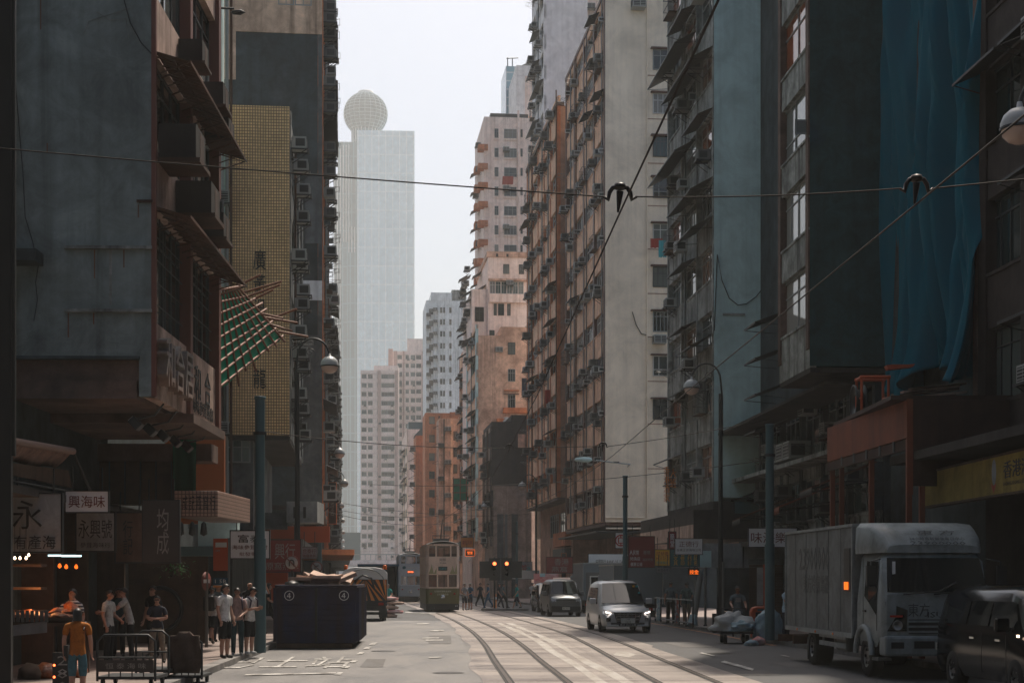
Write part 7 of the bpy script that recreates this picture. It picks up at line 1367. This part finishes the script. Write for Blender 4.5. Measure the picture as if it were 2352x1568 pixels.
# floodlights under the big relief sign
for k in range(5):
    u = .6+1.45*k; yy = 33+u; xx = X(352,33)-.0195*u
    t = thing('floodlight', 'black floodlight on an arm below the relief sign', 'floodlight', (xx,yy,5.72), -math.pi/2, 'floodlights below the relief sign'); mb = MB(); mb.tube([(0,.1,0),(0,-.1,-.25),(0,-.45,-.32)], .022, M['black'], 6); mb.build('arm', t)
    mb = MB(); Mx = Matrix.Translation((0,-.5,-.42)) @ Matrix.Rotation(.75, 4, 'X'); mb.box(-.16,.16,-.09,.09,-.14,.12,M['metal_dark'],Mx); mb.build('housing', t, bevel=.02); mb = MB(); mb.box(-.14,.14,-.07,.07,.121,.13,M['lens'],Mx); mb.build('glass', t)
# relief lettering on the grey building
tx_ = M['lgrey_wall']; M['relief'] = plaster('relief_grey', (.2,.2,.195), (.3,.16,.11), .6, .4)
for c, u in zip('和合居', (.65,1.75,2.85)): text(c, M['relief'], L1.root, (.14,u,L1.z(823)), W=.95, H=1.05, rot=(math.pi/2,0,math.pi/2), ext=.1)
for c, u in zip('和合', (5.1,6.5)): text(c, M['black'], L1.root, (.012,u,L1.z(810)), W=.8, H=.85, rot=(math.pi/2,0,math.pi/2), ext=.012)
text('海味參茸燕窩', M['black'], L1.root, (.012,5.85,L1.z(872)), W=2.9, H=.36, rot=(math.pi/2,0,math.pi/2), ext=.012)
# hand trolleys at the bottom left
def cart(px, Y, lab, w_=.75, sack=False, name_=None):
    t = thing('hand_cart', lab, 'hand cart', (X(px,Y),Y,.13 if not sack else .0), 0, None); m = M['metal_dark']; mb = MB()
    mb.tube([(-w_/2,0,.1),(-w_/2,0,.78),(-w_/2+.12,0,.88),(w_/2-.12,0,.88),(w_/2,0,.78),(w_/2,0,.1)], .022, m, 8); mb.tube([(-w_/2,0,.5),(w_/2,0,.5)], .016, m, 6)
    for k in range(4): mb.tube([(-w_/2+w_*(k+1)/5,0,.15),(-w_/2+w_*(k+1)/5,0,.5)], .012, m, 6)
    mb.build('handle_frame', t); mb = MB(); mb.box(-w_/2,w_/2,-.05,1.0,.13,.18,m); mb.build('deck', t)
    for x in (-w_/2+.08,w_/2-.08): wheel(t, x, .05, .07, .05, 1, name='wheel'); wheel(t, x, .9, .07, .05, 1, name='wheel')
    if name_: mb = MB(); mb.box(-w_/2+.02,w_/2-.02,-.03,-.018,.26,.46,M['signdark']); pl = mb.build('name_plate', t); text(name_, M['greyink'], pl, (0,-.035,.36), W=w_*.7, H=.1, ext=.004)
    if sack:
        M.setdefault('sackcloth', plaster('brown_sack_cloth', (.075,.05,.04), (.04,.03,.025), .6, .4, (2,9)))
        mb = MB(); n_ = 9; vs = [(-w_/2*.9+w_*.9*i/n_+.02*math.sin(j), -.05-.03*math.sin(i*1.1+j*.8), .22+.74*j/6+(.03 if 2 < i < 7 else -.05)*(j == 6)) for j in range(7) for i in range(n_+1)]; mb.add(vs, [(j*(n_+1)+i,j*(n_+1)+i+1,(j+1)*(n_+1)+i+1,(j+1)*(n_+1)+i) for j in range(6) for i in range(n_)], M['sackcloth'], True); o = mb.build('sack_cover', t); s_ = o.modifiers.new('thick','SOLIDIFY'); s_.thickness = .05
cart(290, 26.5, 'black hand cart with a lettered name plate at the bottom left', .98, name_='恒 泰 海 味'); cart(350, 28.6, 'black curved hand cart standing just behind the lettered one', .6); cart(425, 29.0, 'hand cart covered by a brown sack cloth on the left kerb', .62, True)
# small potted greenery over the door
t = thing('potted_plant', 'bright green plant spilling over the doorway behind the folded arms', 'plant', P(412,1302,40)); mb = MB(); M['leafgreen'] = mk('leaf_green', (.05,.2,.04), .6)
for k in range(150):
    c = Vector((R.gauss(0,.2),R.gauss(0,.12),R.gauss(-.02,.1))); a_ = R.uniform(0,6.3); d = Vector((math.cos(a_),R.uniform(-.5,.5),R.uniform(-.9,.3))).normalized()*R.uniform(.07,.13); e_ = d.cross(Vector((0,0,1))).normalized()*.025; mb.poly([c-e_*.4,c+d*.5-e_,c+d,c+d*.5+e_], M['leafgreen'])
mb.build('foliage', t); mb = MB(); mb.lathe([(.1,-.25),(.14,-.05),(.12,-.05),(.0,-.1)], M['wood'], (-.15,.1,0), 12); mb.build('pot', t)
# clutter on far left side: plain blinds
t = thing('wall_lamp', 'slender dark lamp arm sticking out from the top of the grey building', 'street lamp', P(512,20,42)); mb = MB(); mb.tube([(-.3,0,.02),(.3,0,.0)], .03, M['metal_dark'], 6); mb.build('arm', t); mb = MB(); mb.lathe([(0,-.2),(.06,-.15),(.08,.05),(0,.2)], M['metal_dark'], (.42,0,-.1), 8, 'x'); mb.build('lamp_head', t)

# green netted scaffold far on the right hand row
t = thing('scaffold', 'small scaffold wrapped in green netting on the peach row beyond the nearer tram', 'scaffold', P(1062,1150,178)); kx = 178/F
mb = MB(); mb.box(-20*kx,22*kx,-1.2,.6,0,50*kx,M['green_net']); mb.build('net', t); mb = MB()
for x in (-20,-4,10,22): mb.tube([(x*kx,-1.25,-.4),(x*kx,-1.25,54*kx)], .05, M['bamboo'], 5)
for z_ in (0,18,36,50): mb.tube([(-22*kx,-1.27,z_*kx),(24*kx,-1.27,z_*kx)], .05, M['bamboo'], 5)
mb.build('bamboo_frame', t)
# joints, patches and lids in the road
for k in range(14):
    y = 27+2.9*k+R.uniform(-.4,.4); mb = MB(); mb.add([(x1(y)-.4,y,.0145),(x1(y)+4.6,y+.1,.0145),(x1(y)+4.6,y+.14,.0145),(x1(y)-.4,y+.04,.0145)], [(0,1,2,3)], M['grime']); tag(mb.build('slab_joint'), kind='structure')
for (px, py, w_, l_) in ((860,1522,.5,3.6),(1010,1468,.7,7.0),(1700,1545,1.4,1.6),(1580,1480,1.0,3.5),(1850,1525,1.2,2.0)):
    Y = GY(py); x = X(px,Y); mb = MB(); n_ = 12; mb.poly([(x+q[0]*w_*.5-(q[1]*l_*.5)*.05+R.uniform(-.05,.05), Y+q[1]*l_*.5+R.uniform(-.06,.06), .0115 if px < 1200 else .006) for q in ((-1,-1),(0,-1.02),(1,-1),(1.02,0),(1,1),(0,.98),(-1,1))], M['grime']); tag(mb.build('road_patch'), kind='structure')
for (px, py) in ((1030,1545),(880,1495),(1650,1500)):
    Y = GY(py); mb = MB(); mb.lathe([(0,.016),(.3,.016),(.33,.012)], M['ironlid'], (X(px,Y),Y,0), 20); tag(mb.build('manhole_cover'), 'round iron manhole cover in the %s' % {1030:'left lane beside the track bed',880:'left lane in front of the skip',1650:'right lane by the dashed line'}[px], 'manhole cover')
# street level of the middle right blocks
for (px, py, Y, w_, lab, m_) in ((1300,1352,100,1.6,'pink and white striped awning behind the dark car','tram_cream'),(1205,1330,125,2.4,'dark awning under the mouldy low block','metal_dark'),(1255,1340,112,1.8,'reddish awning under the salmon block','redbag')):
    t = thing('shop_awning', lab, 'awning', P(px,py,Y)); mb = MB(); mb.prism([(-w_/2,0,0),(w_/2,0,0),(w_/2,1.2,.7),(-w_/2,1.2,.7)], (0,0,.04), M[m_]); mb.build('sheet', t); mb = MB(); mb.tube([(-w_/2,0,0),(-w_/2,1.2,.05)], .03, M['metal_dark'], 5); mb.tube([(w_/2,0,0),(w_/2,1.2,.05)], .03, M['metal_dark'], 5); mb.build('arms', t)
sign('red and green poster board on the mouldy block wall', 1195, 1222, 1290, 1322, 130, 'signdim', [('茶',.3,.45,.5,'redink'),('冰',.7,.5,.4,'cloth_teal')])
sign('small dim plate under the traffic lights', 1240, 1252, 1316, 1324, 105, 'bluegrey', [], None, hang=False)
sign('brown upright shop sign beside the roller shutters', 1158, 1168, 1285, 1322, 128, 'signwood', [('五\n金',.5,.5,.7,'redink',.6)])
# ---------------------------------------------------------------- air
hz = bpy.data.materials.new('haze_air'); hz.use_nodes = True; nt = hz.node_tree; nt.nodes.clear()
ho = nt.nodes.new('ShaderNodeOutputMaterial'); hv = nt.nodes.new('ShaderNodeVolumePrincipled')
hv.inputs['Color'].default_value = (.92, .95, .93, 1); hv.inputs['Density'].default_value = .00032; hv.inputs['Anisotropy'].default_value = .2
nt.links.new(hv.outputs[0], ho.inputs['Volume'])
mb = MB(); mb.box(-700, 500, -90, 1600, -1.1, 640, hz); tag(mb.build('haze'), kind='stuff')
